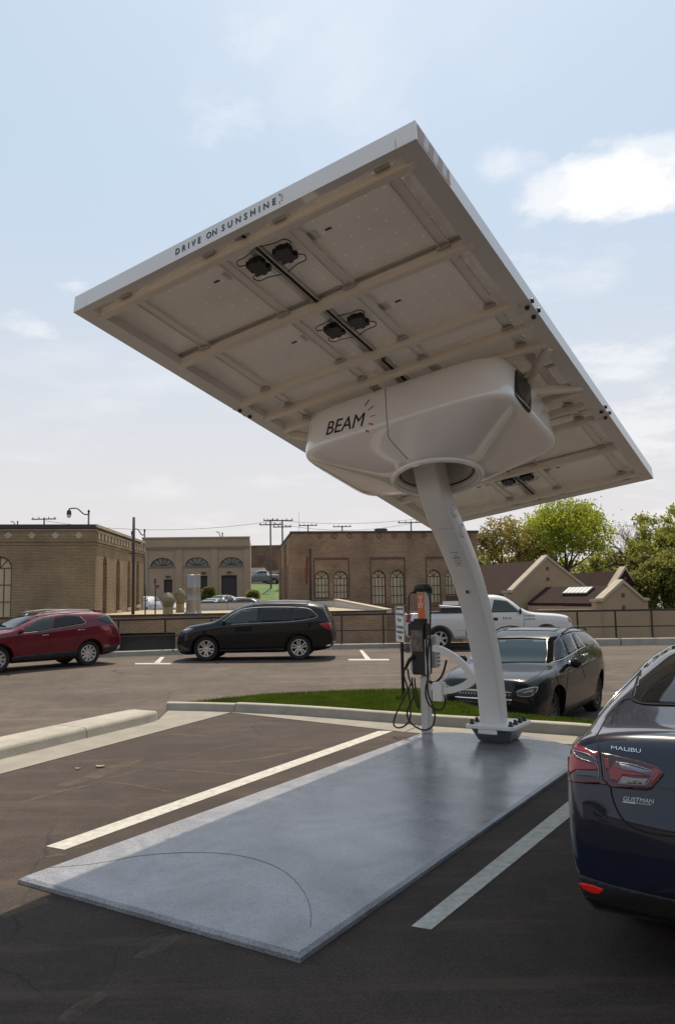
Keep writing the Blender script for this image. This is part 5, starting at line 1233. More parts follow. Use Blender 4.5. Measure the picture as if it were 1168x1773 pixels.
def leafmat(name, c1, c2, trans=.35, scale=1.5):
    m = bpy.data.materials.new(name); m.use_nodes = True; nt = m.node_tree; b = nt.nodes['Principled BSDF']; L = nt.links
    g = nt.nodes.new('ShaderNodeNewGeometry'); n = nt.nodes.new('ShaderNodeTexNoise'); n.inputs['Scale'].default_value = scale; n.inputs['Detail'].default_value = 4; L.new(g.outputs['Position'], n.inputs['Vector'])
    r = nt.nodes.new('ShaderNodeMapRange'); r.inputs[1].default_value = .32; r.inputs[2].default_value = .68; L.new(n.outputs[0], r.inputs[0])
    mx = nt.nodes.new('ShaderNodeMix'); mx.data_type = 'RGBA'; L.new(r.outputs[0], mx.inputs[0]); mx.inputs[6].default_value = (*c1, 1); mx.inputs[7].default_value = (*c2, 1)
    L.new(mx.outputs[2], b.inputs['Base Color']); b.inputs['Roughness'].default_value = .6; b.inputs['Specular IOR Level'].default_value = .25
    tr = nt.nodes.new('ShaderNodeBsdfTranslucent'); L.new(mx.outputs[2], tr.inputs[0]); ms = nt.nodes.new('ShaderNodeMixShader'); ms.inputs[0].default_value = trans
    L.new(b.outputs[0], ms.inputs[1]); L.new(tr.outputs[0], ms.inputs[2]); L.new(ms.outputs[0], nt.nodes['Material Output'].inputs[0])
    return m
MT['blade'] = leafmat('grass_blades', (.046, .080, .006), (.096, .128, .013), .45, 3.)
blades('grass', islp, 66000, .03, .07, .125, MT['blade'])
# ---------------------------------------------------------------- far kerb and railing
kl = [G(-260, 1158, FZ), G(40, 1144.5, FZ), G(205, 1137, FZ), G(300, 1133.5, FZ), G(440, 1128.5, FZ), G(572, 1124, FZ), G(690, 1122, FZ), G(850, 1120, FZ), G(1010, 1118, FZ), G(1075, 1117.3, FZ), G(1140, 1116.5, FZ), G(1400, 1113, FZ)]
for a, b in ((0, 3), (3, 5), (5, 7), (7, 9), (9, 11)):
    kerb(resamp(trim(kl[a:b + 1], .02), .8), w=.30, h=.17 if a < 7 else .24, base=FZ, side=1)
MT['rail_paint'] = mat('dark_railing_paint', (.018, .015, .014), .55)
RL = thing('railing', 'dark brown post and rail fence along the far kerb', 'railing', kl[5] + Vector((0, .4, 0)))
fp = [p + Vector((0, .42, 0)) for p in kl]
def railpt(u):
    # point of the fence line under image column u
    best = None
    for a, b in zip(fp, fp[1:]):
        d = ray(u, 1120); n = Vector((b.y - a.y, -(b.x - a.x), 0)); t = (a - EYEP).dot(n) / d.dot(n); P = EYEP + d * t
        if (P - a).dot(b - a) >= -1e-6 and (P - b).dot(a - b) >= -1e-6: best = P
    return best
posts_u = [-60, 35, 125, 205, 286, 366, 448, 520, 592, 664, 738, 812, 880, 936, 1001, 1067, 1130, 1200]
fh = 1.12
pp = [railpt(u) for u in posts_u]; pp = [Vector((p.x, p.y, FZ + .1)) for p in pp if p is not None]
for p in pp: MB().cbox(p + Vector((0, 0, fh / 2)), .055, .055, fh, ).build('post', MT['rail_paint'], RL)
for k, (a, b) in enumerate(zip(pp, pp[1:])):
    t = (b - a).normalized(); n = Vector((-t.y, t.x, 0))
    for z, hh in ((fh, .07), (fh * .50, .045)):
        MB().box(a + Vector((0, 0, z - hh / 2 + (.03 if z == fh else 0))) - n * .022 + t * (.03 if z != fh else 0), (b - a) - t * (.06 if z != fh else 0), n * .044, (0, 0, hh)).build('rail', MT['rail_paint'], RL)
# ---------------------------------------------------------------- buildings
class Facade:
    """vertical wall plane through two image columns at given depths; pixel outlines land on it"""
    def __init__(s, u0, d0, u1, d1, ref=1030):
        s.a = D(u0, ref, d0); s.b = D(u1, ref, d1); s.a.z = s.b.z = 0; s.e = (s.b - s.a).normalized(); s.n = Vector((s.e.y, -s.e.x, 0))
        if s.n.dot(-s.a) < 0: s.n = -s.n
        s.w = (s.b - s.a).length
    def at(s, u, v):
        p = hit_plane(u, v, s.a, s.n); return ((p - s.a).dot(s.e), p.z)
    def P(s, x, z, o=0.): return s.a + s.e * x + Vector((0, 0, z)) + s.n * o
    def wall(s, name, outer, holes, m, parent, depth=.25, thick=.4):
        # polygon with openings, reveals going in
        bm = bmesh.new(); loops = []
        for lp in [outer] + holes:
            vs = [bm.verts.new(s.P(x, z)) for x, z in lp]; loops.append([bm.edges.new((vs[i], vs[(i + 1) % len(vs)])) for i in range(len(vs))])
        bmesh.ops.triangle_fill(bm, edges=[e for l in loops for e in l], use_beauty=True, use_dissolve=False, normal=s.n)
        for l in loops[1:]:
            r = bmesh.ops.extrude_edge_only(bm, edges=l); bmesh.ops.translate(bm, verts=[v for v in r['geom'] if isinstance(v, bmesh.types.BMVert)], vec=-s.n * depth)
        me = bpy.data.meshes.new(name); bm.to_mesh(me); bm.free()
        return link(name, me, m, parent)
    def panel(s, name, poly, m, parent, o0, o1, label=None):
        # slab between two offsets from the wall plane
        b = MB(); b.prism([s.P(x, z, o0) for x, z in poly], s.n * (o1 - o0)); return b.build(name, m, parent, fix=True, label=label)
def arch(x0, x1, z0, z1, n=10, rise=None):
    r = (x1 - x0) / 2; c = (x0 + x1) / 2; rz = rise or r
    return [(x0, z0), (x1, z0)] + [(c + r * math.cos(t), z1 - rz + rz * math.sin(t)) for t in [math.pi * k / n for k in range(n + 1)]]
def shrink(poly, d):
    xs = [p[0] for p in poly]; zs = [p[1] for p in poly]; cx, cz = (min(xs) + max(xs)) / 2, (min(zs) + max(zs)) / 2
    kx = 1 - 2 * d / (max(xs) - min(xs)); kz = 1 - 2 * d / (max(zs) - min(zs)); return [(cx + (x - cx) * kx, cz + (z - cz) * kz) for x, z in poly]
def arched_window(F, name, x0, x1, z0, z1, parent, board, frame, rec=.14, bars=3, hb=2, fan=True):
    w = F.panel(name, arch(x0 - .005, x1 + .005, z0 - .005, z1 + .005), board, parent, -rec - .05, -rec)
    out = arch(x0, x1, z0, z1); inn = shrink(out, .05)
    b = MB(); n = len(out)
    for i in range(n):
        j = (i + 1) % n; b.add([F.P(*out[i], -rec + .05), F.P(*out[j], -rec + .05), F.P(*inn[j], -rec + .05), F.P(*inn[i], -rec + .05), F.P(*inn[i], -rec), F.P(*inn[j], -rec)], [(0, 1, 2, 3), (3, 2, 5, 4)])
    b.build('frame', frame, w)
    r = (x1 - x0) / 2; sp = z1 - r; th = .018
    for k in range(1, bars + 1):
        x = x0 + (x1 - x0) * k / (bars + 1); F.panel('muntin', [(x - th, z0), (x + th, z0), (x + th, sp), (x - th, sp)], frame, w, -rec, -rec + .025)
    for k in range(1, hb + 1):
        z = z0 + (sp - z0) * k / hb; F.panel('muntin', [(x0, z - th), (x1, z - th), (x1, z + th), (x0, z + th)], frame, w, -rec, -rec + .03)
    if fan:
        c = (x0 + x1) / 2
        for a in (math.pi * .28, math.pi * .5, math.pi * .72):
            d = Vector((math.cos(a), math.sin(a))); p = Vector((-d.y, d.x)) * th
            F.panel('muntin', [(c - p.x, sp - p.y), (c + p.x, sp + p.y), (c + d.x * r * .95 + p.x, sp + d.y * r * .95 + p.y), (c + d.x * r * .95 - p.x, sp + d.y * r * .95 - p.y)], frame, w, -rec, -rec + .028)
    return w
BASE = -3.0
MT['coping'] = mat('dark_coping', (.035, .03, .028), .6); MT['stone'] = mat('limestone', (.38, .32, .24), .85, vary=.12, vscale=3)
MT['board'] = mat('boarded_window', (.46, .37, .24), .7, vary=.10, vscale=2); MT['bronze'] = mat('bronze_frame', (.06, .04, .03), .6)
MT['redbrown'] = mat('redbrown_frame', (.13, .06, .045), .8)
# -- left brick building
F1 = Facade(-90, 34.8, 165, 36.0); F1s = Facade(165, 36.0, 249, 47.8)
MT['brick1'] = brickmat('tan_brick', (.33, .245, .15), (0.27, .195, .118), (.15, .11, .075), .0677, tuple(F1.e), .205, .15)
MT['brick1s'] = brickmat('tan_brick_side', (.33, .245, .15), (0.27, .195, .118), (.15, .11, .075), .0677, tuple(F1s.e), .205, .15)
LB = thing('brick_building', 'tan brick building with diamond frieze and arched windows at the left', 'building', F1.P(F1.w, BASE))
zr = F1.at(165, 908)[1]
W = F1.w
w0 = arch(F1.at(-22, 1000)[0], F1.at(21, 1000)[0], F1.at(0, 1072)[1], F1.at(0, 963.5)[1], 14)
F1.wall('wall', [(0, BASE), (W, BASE), (W, zr - .2), (0, zr - .2)], [w0], MT['brick1'], LB)
arched_window(F1, 'window', w0[0][0], w0[1][0], w0[0][1], F1.at(0, 963.5)[1], LB, MT['board'], MT['bronze'], .12, 2, 3)
Ws = F1s.w
zs0, zs1 = F1.at(165, 1075)[1], 0
sw = []
for (u0, u1, vt, vb) in ((178.5, 185.5, 963, 1062), (201.5, 208, 967, 1057), (220.8, 226.2, 970, 1052), (236, 241.5, 972, 1047)):
    x0, x1 = F1s.at(u0, 1000)[0], F1s.at(u1, 1000)[0]; c = (u0 + u1) / 2
    sw.append((x0, x1, F1s.at(c, vb)[1], F1s.at(c, vt)[1]))
F1s.wall('wall', [(0, BASE), (Ws, BASE), (Ws, zr - .2), (0, zr - .2)], [arch(*q, 10) for q in sw], MT['brick1s'], LB, depth=.35)
for q in sw:
    w = arched_window(F1s, 'window', *q, LB, MT['redbrown'], MT['bronze'], .34, 0, 2, False)
    F1s.panel('sill', [(q[0] - .12, q[2] - .16), (q[1] + .12, q[2] - .16), (q[1] + .12, q[2]), (q[0] - .12, q[2])], MT['stone'], w, -.2, .10)
bk = F1.P(0, 0) - F1.n * 12
MB().prism([F1.P(0, zr - .25, -.01), F1.P(W, zr - .25, -.01), F1s.P(Ws, zr - .25, -.01), F1.P(0, zr - .25, -13)], (0, 0, .05)).build('roof', MT['coping'], LB, fix=True)
F1.panel('coping', [(0, zr - .19), (W + .06, zr - .19), (W + .06, zr), (0, zr)], MT['coping'], LB, -.3, .06)
F1s.panel('coping', [(-.06, zr - .13), (Ws, zr - .13), (Ws, zr), (-.06, zr)], MT['stone'], LB, -.3, .07)
dz = F1.at(96, 927)[1]
for u in (-26, 15, 55.5, 96.5, 137):
    x = F1.at(u, 927)[0]; F1.panel('diamond_tile', [(x - .18, dz), (x, dz - .18), (x + .18, dz), (x, dz + .18)], MT['stone'], LB, -.02, .03)
for v, hh, o in ((916, .09, .05), (935, .07, .05), (941, .06, .04)):
    z = F1.at(100, v)[1]; F1.panel('brick_band', [(0, z - hh), (W + .04, z - hh), (W + .04, z), (0, z)], MT['brick1'], LB, -.05, o)
z0 = F1s.at(168, 921)[1]; z1 = F1s.at(168, 937)[1]
for k in range(17):
    x = .35 + k * (Ws - .6) / 16; F1s.panel('dentil_block', [(x - .11, z1 + .10), (x + .11, z1 + .10), (x + .11, z0 - .06), (x - .11, z0 - .06)], MT['stone'], LB, -.03, .07)
for z, hh, o in ((z0 + .04, .08, .06), (z1 + .06, .10, .06), (z1 - .10, .08, .04)):
    F1s.panel('brick_band', [(0, z - hh), (Ws, z - hh), (Ws, z), (0, z)], MT['brick1s'], LB, -.05, o)
# -- low flat-roofed wing behind the railing
F2 = Facade(-60, 32.0, 668, 32.6)
MT['brick2'] = brickmat('tan_brick_low', (.38, .25, .15), (.31, .19, .115), (.22, .17, .12), .085, tuple(F2.e), .26, .14)
MT['gravel_roof'] = mat('gravel_roof', (.34, .28, .19), .95, vary=.15, vscale=1.2, bump=.3, bscale=12)
MT['white_wall'] = mat('white_parapet', (.46, .43, .40), .8, vary=.08)
LW = thing('low_brick_wing', 'low flat roofed brick wing with gravel roof just behind the railing', 'building', F2.P(F2.w / 2, BASE))
zl = F2.at(300, 1065.5)[1]; W2 = F2.w
xo = F2.at(204, 1090)[0]; xo1 = F2.at(304, 1090)[0]; zo = F2.at(250, 1096)[1]
F2.wall('wall', [(0, BASE), (W2, BASE), (W2, zl), (0, zl)], [[(xo, -1.2), (xo1, -1.2), (xo1, zo), (xo, zo)]], MT['brick2'], LW, depth=.5)
F2.panel('shutter', [(xo - .02, -1.22), (xo1 + .02, -1.22), (xo1 + .02, zo + .02), (xo - .02, zo + .02)], mat('grey_shutter', (.07, .065, .06), .7, vary=.15, vscale=1), LW, -.5, -.45)
F2.panel('coping', [(0, zl), (W2, zl), (W2, zl + .06), (0, zl + .06)], MT['coping'], LW, -.25, .05)
MB().prism([F2.P(0, zl - .08, -.05), F2.P(W2, zl - .08, -.05), D(600, 1030, 47).xy.to_3d() + Vector((0, 0, zl - .08)), D(-60, 1030, 47).xy.to_3d() + Vector((0, 0, zl - .08))], (0, 0, .06)).build('roof', MT['gravel_roof'], LW, fix=True)
MB().box(F2.P(W2, BASE, -.02), F2.P(0, 0) - F2.P(.3, 0), Vector((D(600, 1030, 47).x - F2.b.x, 14.2, 0)), (0, 0, zl - BASE - .1)).build('side_wall', MT['brick2'], LW, fix=True)
def wallseg(name, p, q, z0, z1, th, m, parent, cop=None):
    p, q = Vector(p), Vector(q); t = (q - p); t.z = 0; n = Vector((-t.y, t.x, 0)).normalized() * th
    b = MB(); b.prism([Vector((p.x, p.y, z0)), Vector((q.x, q.y, z0)), Vector((q.x, q.y, z1 if not isinstance(z1, tuple) else z1[1])), Vector((p.x, p.y, z1 if not isinstance(z1, tuple) else z1[0]))], n)
    o = b.build(name, m, parent, fix=True)
    if cop:
        za, zb3 = (z1, z1) if not isinstance(z1, tuple) else z1
        b = MB(); nn = n.normalized(); b.prism([Vector((p.x, p.y, za + .002)) - nn * .04, Vector((q.x, q.y, zb3 + .002)) - nn * .04, Vector((q.x, q.y, zb3 + .07)) - nn * .04, Vector((p.x, p.y, za + .07)) - nn * .04], n + nn * .08); b.build('parapet_coping', cop, o, fix=True)
    return o
def DZ(u, v, y): return D(u, v, y)
a_, b_ = D(578, 1037, 45.5), D(668, 1054.5, 32.75)
wallseg('parapet', a_, b_, zl - .1, (a_.z - .07, b_.z - .07), .22, MT['white_wall'], LW, MT['stone'])
a_, b_ = D(500, 1040.5, 46), D(577, 1037.5, 45.8)
wallseg('parapet', a_, b_, zl - .1, (a_.z - .07, b_.z - .07), .2, MT['white_wall'], LW, MT['coping'])
a_, b_ = D(345, 1044.5, 42), D(500, 1042.5, 42)
wallseg('parapet', a_, D(393, 1043.8, 42), zl - .1, a_.z, .3, MT['white_wall'], LW, MT['coping'])
wallseg('parapet', D(394, 1043.5, 42), b_, zl - .1, D(394, 1043.5, 42).z, .3, MT['white_wall'], LW, MT['coping'])
# roof furniture
MT['vent_zinc'] = mat('weathered_zinc', (.24, .20, .125), .5, metal=.4, vary=.2, vscale=4); MT['stack'] = mat('stainless_flue', (.26, .24, .22), .45, metal=.8, vary=.05, vscale=2)
MT['pole_brown'] = mat('dark_pole', (.035, .022, .02), .7); MT['wood_pole'] = mat('timber_pole', (.10, .08, .065), .9, vary=.2)
def turbine(u, vt, vb, wpx, y, label):
    base = D(u, vb, y); base.z = zl - .02; top = D(u, vt, y).z; h = top - base.z; R = wpx / 2 / FPX * y
    t = thing('turbine_vent', label, 'roof vent', base, 'turbine vents on the gravel roof')
    MB().lathe([(R * .74, 0), (R * .70, h * .34), (R * .80, h * .37)], base, n=20).build('stack', MT['vent_zinc'], t)
    g = MB(); nv = 22
    core = MB(); core.lathe([(R * .6, h * .37), (R * .86, h * .58), (R * .80, h * .78), (R * .35, h * .90)], base, n=20); core.build('core', MT['trim'], t)
    for k in range(nv):
        m = MB(); rows_ = []
        for j in range(7):
            q = j / 6; rr = R * (.60 + .46 * math.sin(math.pi * min(1, q * .95 + .08))) * (1 if q < .85 else .8); a = 2 * math.pi * (k / nv) + q * .9
            z = base.z + h * (.37 + .55 * q)
            rows_.append([Vector((base.x + rr * math.cos(a + d), base.y + rr * math.sin(a + d), z)) * 1 for d in (0, 2 * math.pi / nv * .62)])
        for r_ in rows_: m.v += [tuple(x) for x in r_]
        m.f = [(2 * j, 2 * j + 1, 2 * j + 3, 2 * j + 2) for j in range(6)]; m.sm = [True] * 6
        m.build('vane', MT['vent_zinc'], t)
    MB().lathe([(R * .5, h * .90), (R * .48, h * .94), (R * .12, h * .96), (R * .1, h), (.001, h)], base, n=16).build('cap', MT['vent_zinc'], t)
turbine(290.8, 1026, 1062, 24, 34.0, 'larger zinc turbine vent nearest the railing on the gravel roof')
turbine(312, 1018.5, 1052, 20, 38.5, 'smaller zinc turbine vent behind the nearer one on the gravel roof')
def flue(u, vt, vb, wpx, y, label):
    base = D(u, vb, y); base.z = zl - .02; top = D(u, vt, y).z; h = top - base.z; R = wpx / 2 / FPX * y
    t = thing('metal_flue', label, 'flue', base, 'stainless flues on the gravel roof')
    MB().lathe([(R * 1.45, 0), (R * 1.25, h * .045), (R * 1.0, h * .075)], base, n=24).build('flashing', MT['stack'], t)
    MB().lathe([(R, h * .06), (R, h * .34), (R * 1.03, h * .345), (R * 1.03, h * .355), (R, h * .36), (R, h * .66), (R * 1.03, h * .665), (R * 1.03, h * .675), (R, h * .68), (R, h * .97), (R * .9, h), (R * .6, h), (R * .6, h * .9)], base, n=28).build('pipe', MT['stack'], t)
flue(330.5, 995, 1061, 17, 34.5, 'wide shiny metal flue standing on the gravel roof')
flue(342.5, 994.5, 1056, 9.5, 36.5, 'narrow shiny metal flue behind the wide one')
def pole(name, label, cat, u, vt, base, r, m, group=None):
    top = D(u, vt, base.y).z; t = thing(name, label, cat, base, group)
    MB().tube([base, Vector((base.x, base.y, top))], [r, r * .85], 10).build('shaft', m, t); return t, top
b_ = D(230.5, 1057, 36.5); b_.z = zl - .05
t, top = pole('pipe_mast', 'tall thin dark mast rising from the low roof before the brick side wall', 'mast', 231.5, 895.5, b_, .075, MT['pole_brown'])
MB().cbox(D(229, 958, 36.5), .35, .05, .05).build('bracket', MT['pole_brown'], t)
for (u, vt, vb, y, lab) in ((251.6, 1008, 1062, 33.6, 'short thin dark post at the left end of the gravel roof'), (269, 1001, 1058, 34.5, 'short dark post with a small bracket beside the turbine vents')):
    b_ = D(u, vb, y); b_.z = zl - .05; t, top = pole('roof_post', lab, 'post', u, vt, b_, .03, MT['pole_brown'])
    if u > 260:
        MB().cbox(D(269, 1006, y), .10, .04, .2).build('plate', MT['pole_brown'], t); MB().lathe([(.05, -.12), (.13, 0), (.13, .03), (.02, .03)], D(272, 1014, y), n=12).build('lamp_head', MT['redbrown'], t)
# -- stucco building in the centre distance
F3 = Facade(246, 74.0, 432.5, 75.0)
MT['stucco'] = mat('tan_stucco', (.33, .245, .17), .9, vary=.08, vscale=.6); MT['stucco_dk'] = mat('stucco_band', (.19, .145, .105), .9)
MT['door_dk'] = mat('dark_door', (.035, .025, .028), .6); MT['fan_glass'] = mat('fanlight_glass', (.16, .18, .17), .12, vary=.6, vscale=.9)
SB_ = thing('stucco_building', 'tan stucco building with three half round windows in the distance', 'building', F3.P(F3.w / 2, BASE))
W3 = F3.w; z3 = F3.at(340, 930.5)[1]
fans = [(260.5, 301.7, 980.6, 966), (320.6, 361.8, 980, 965), (380.8, 420.8, 979, 964.6)]
holes = []
for u0, u1, vb, vt in fans:
    x0, x1 = F3.at(u0, 980)[0], F3.at(u1, 980)[0]; c = (u0 + u1) / 2; zb_3 = F3.at(c, vb)[1]; zt3 = F3.at(c, vt)[1]
    holes.append([((x0 + x1) / 2 + (x1 - x0) / 2 * math.cos(t), zb_3 + (zt3 - zb_3) * math.sin(t)) for t in [math.pi * k / 14 for k in range(15)]])
doors = [(283.9, 298.6, 1026, 1003.6), (346.5, 359, 1026, 997), (383.2, 410, 1034, 996.2)]
dh = []
for u0, u1, vb, vt in doors:
    x0, x1 = F3.at(u0, 1000)[0], F3.at(u1, 1000)[0]; dh.append([(x0, F3.at(u0, vb)[1]), (x1, F3.at(u0, vb)[1]), (x1, F3.at(u0, vt)[1]), (x0, F3.at(u0, vt)[1])])
F3.wall('wall', [(0, BASE), (W3, BASE), (W3, z3), (0, z3)], holes + dh, MT['stucco'], SB_, depth=.3)
for h_ in holes:
    w = F3.panel('window', h_, MT['fan_glass'], SB_, -.32, -.28)
    xs = [p[0] for p in h_]; zs_ = [p[1] for p in h_]; c = (min(xs) + max(xs)) / 2; r = (max(xs) - min(xs)) / 2; rz = max(zs_) - min(zs_); zb_3 = min(zs_)
    for k in range(1, 6):
        a = math.pi * k / 6; d = Vector((math.cos(a) * r, math.sin(a) * rz)); p = Vector((-d.y, d.x)).normalized() * .035
        F3.panel('muntin', [(c + p.x, zb_3 + p.y), (c - p.x, zb_3 - p.y + .001), (c + d.x - p.x, zb_3 + d.y - p.y), (c + d.x + p.x, zb_3 + d.y + p.y)], MT['bronze'], w, -.28, -.22)
    inn = [(c + (x - c) * .9, zb_3 + (z - zb_3) * .88 + .05) for x, z in h_]; b = MB(); n = len(h_)
    for i in range(n):
        j = (i + 1) % n; b.add([F3.P(*h_[i], -.2), F3.P(*h_[j], -.2), F3.P(*inn[j], -.2), F3.P(*inn[i], -.2)], [(0, 1, 2, 3)])
    b.build('frame', MT['bronze'], w)
    F3.panel('sill', [(min(xs) - .15, zb_3 - .14), (max(xs) + .15, zb_3 - .14), (max(xs) + .15, zb_3), (min(xs) - .15, zb_3)], MT['stucco_dk'], w, -.2, .08)
for q in dh:
    d_ = F3.panel('door', q, MT['door_dk'], SB_, -.35, -.29); c = (q[0][0] + q[1][0]) / 2
    F3.panel('wall_lamp', [(c - .22, q[2][1] + .22), (c + .22, q[2][1] + .22), (c + .18, q[2][1] + .36), (c - .18, q[2][1] + .36)], MT['bronze'], SB_, 0, .2)
for v, hh, o in ((930, .12, .10), (947, .16, .16), (950, .10, .08), (980.5, .10, .05)):
    z = F3.at(340, v)[1]; F3.panel('cornice', [(-.05, z - hh), (W3 + .05, z - hh), (W3 + .05, z + .02), (-.05, z + .02)], MT['stucco_dk' if v > 931 and v < 948 else 'stucco'], SB_, -.05, o)
for u in (250, 310, 371, 428):
    x = F3.at(u, 1000)[0]; z = F3.at(340, 952)[1]; F3.panel('pilaster', [(x - .32, BASE), (x + .32, BASE), (x + .32, z), (x - .32, z)], MT['stucco'], SB_, -.05, .09)
MB().prism([F3.P(0, z3 - .3, -.02), F3.P(W3, z3 - .3, -.02), F3.P(W3, z3 - .3, -14), F3.P(0, z3 - .3, -14)], (0, 0, .1)).build('roof', MT['coping'], SB_, fix=True)
MB().box(F3.P(W3 - .25, BASE, -.02), F3.e * .25, -F3.n * 14, (0, 0, z3 - BASE)).build('side_wall', MT['stucco'], SB_, fix=True)
# -- brown brick hall in the middle
F4 = Facade(506, 50.0, 829, 52.0); F4s = Facade(485, 66.0, 506, 50.0)
MT['brick4'] = brickmat('brown_brick', (.36, .235, .15), (.29, .185, .115), (.20, .145, .10), .085, tuple(F4.e), .26, .13, .3)
MT['brick4s'] = brickmat('brown_brick_side', (.36, .235, .15), (.29, .185, .115), (.20, .145, .10), .085, tuple(F4s.e), .26, .13, .3)
HB4 = thing('brick_hall', 'long brown brick hall with paired arched boarded windows behind the charger', 'building', F4.P(F4.w / 2, BASE))
W4 = F4.w; z4 = F4.at(506, 920)[1]
wins = [(544.7, 569.4, 1037, 988.6), (577, 601.8, 1037, 988.6), (643.4, 667.4, 1046.6, 987.4), (675, 699.5, 1046.6, 987), (739.6, 762.7, 1044.7, 986), (770.7, 793, 1044.7, 986)]
q4 = []
for u0, u1, vb, vt in wins:
    c = (u0 + u1) / 2; q4.append((F4.at(u0, 1000)[0], F4.at(u1, 1000)[0], F4.at(c, vb)[1], F4.at(c, vt)[1]))
F4.wall('wall', [(0, BASE), (W4, BASE), (W4, z4 - .12), (0, z4 - .12)], [arch(*q, 12) for q in q4], MT['brick4'], HB4, depth=.25)
for i, q in enumerate(q4):
    w = arched_window(F4, 'window', *q, HB4, MT['board'], MT['bronze'], .16, 3, 3)
    F4.panel('sill', [(q[0] - .1, q[2] - .12), (q[1] + .1, q[2] - .12), (q[1] + .1, q[2]), (q[0] - .1, q[2])], MT['brick4'], w, -.1, .08)
    if i in (0, 5): F4.panel('lower_board', [(q[0] + .05, q[2] + .02), (q[1] - .05, q[2] + .02), (q[1] - .05, q[2] + (.10 if i == 0 else .5)), (q[0] + .05, q[2] + (.10 if i == 0 else .5))], MT['redbrown'], w, -.12, -.09)
F4.panel('coping', [(-.1, z4 - .12), (W4 + .1, z4 - .12), (W4 + .1, z4), (-.1, z4)], MT['coping'], HB4, -.4, .08)
F4s.panel('coping', [(0, z4 - .12), (F4s.w, z4 - .12), (F4s.w, z4), (0, z4)], MT['coping'], HB4, -.4, .06)
F4s.wall('wall', [(0, BASE), (F4s.w, BASE), (F4s.w, z4 - .12), (0, z4 - .12)], [], MT['brick4s'], HB4)
for u0, u1 in ((488.5, 493.5), (498, 503)):
    x0, x1 = F4s.at(u0, 1000)[0], F4s.at(u1, 1000)[0]; F4s.panel('tall_window', [(x0, -1), (x1, -1), (x1, 3.9), (x0, 3.9)], MT['redbrown'], HB4, -.02, .05)
for u in (486.5, 495.5, 505):
    x = F4s.at(u, 1000)[0]; F4s.panel('buttress', [(x - .35, BASE), (x + .35, BASE), (x + .35, z4 - .4), (x - .35, z4 - .4)], MT['brick4s'], HB4, -.02, .18)
for k in range(12):
    u = 553.4 + k * 25.7; x, z = F4.at(u, 927.6)
    if u > 822: break
    b = MB(); s = .20
    for (p, q) in (((-s, 0), (0, -s)), ((0, -s), (s, 0)), ((s, 0), (0, s)), ((0, s), (-s, 0))):
        k2 = .72; b.prism([F4.P(x + p[0], z + p[1]), F4.P(x + q[0], z + q[1]), F4.P(x + q[0] * k2, z + q[1] * k2), F4.P(x + p[0] * k2, z + p[1] * k2)], F4.n * .04)
    b.build('diamond_tile', MT['redbrown'], HB4, fix=True)
for (u0, u1) in ((543, 604.5), (640.5, 701), (737, 797)):
    x0, x1 = F4.at(u0, 1000)[0], F4.at(u1, 1000)[0]; z = F4.at(620, 965)[1]
    F4.panel('lintel', [(x0, z - .14), (x1, z - .14), (x1, z), (x0, z)], MT['redbrown'], HB4, -.03, .035)
    for x in (x0, x1 - .05): F4.panel('brick_rib', [(x, 0.), (x + .05, 0.), (x + .05, z - .14), (x, z - .14)], MT['bronze'], HB4, -.03, .03)
x = F4.at(531, 1000)[0]; F4.panel('rust_stain', [(x - .10, 2.6), (x + .05, 2.5), (x + .12, 3.4), (x + .10, 4.3), (x - .02, 4.35), (x - .12, 3.5)], mat('rust', (.17, .055, .03), .9, vary=.3, vscale=3), HB4, -.01, .006)
x = F4.at(537, 1000)[0]; MB().tube([F4.P(x, .5, .08), F4.P(x, F4.at(537, 950)[1], .08)], .05, 8).build('downpipe', MT['pole_brown'], HB4)
MB().prism([F4.P(0, z4 - .3, -.02), F4.P(W4, z4 - .3, -.02), F4.P(W4, z4 - .3, -15), F4s.P(0, z4 - .3)], (0, 0, .08)).build('roof', MT['coping'], HB4, fix=True)
MB().box(F4.P(W4 - .3, BASE, -.02), F4.e * .3, -F4.n * 15, (0, 0, z4 - BASE - .13)).build('side_wall', MT['brick4'], HB4, fix=True)
vb_ = D(659, 920, 56); vb_.z = z4 - .25
t = thing('roof_ventilator', 'black boxy roof ventilator on the brown brick hall', 'roof vent', vb_)
MB().lathe([(.30, 0), (.30, .35), (.47, .38), (.47, .78), (.40, .82), (.001, .84)], vb_, n=8).build('hood', MT['coping'], t); MB().lathe([(.34, .12), (.36, .16), (.34, .2)], vb_, n=8).build('collar', MT['trim'], t)
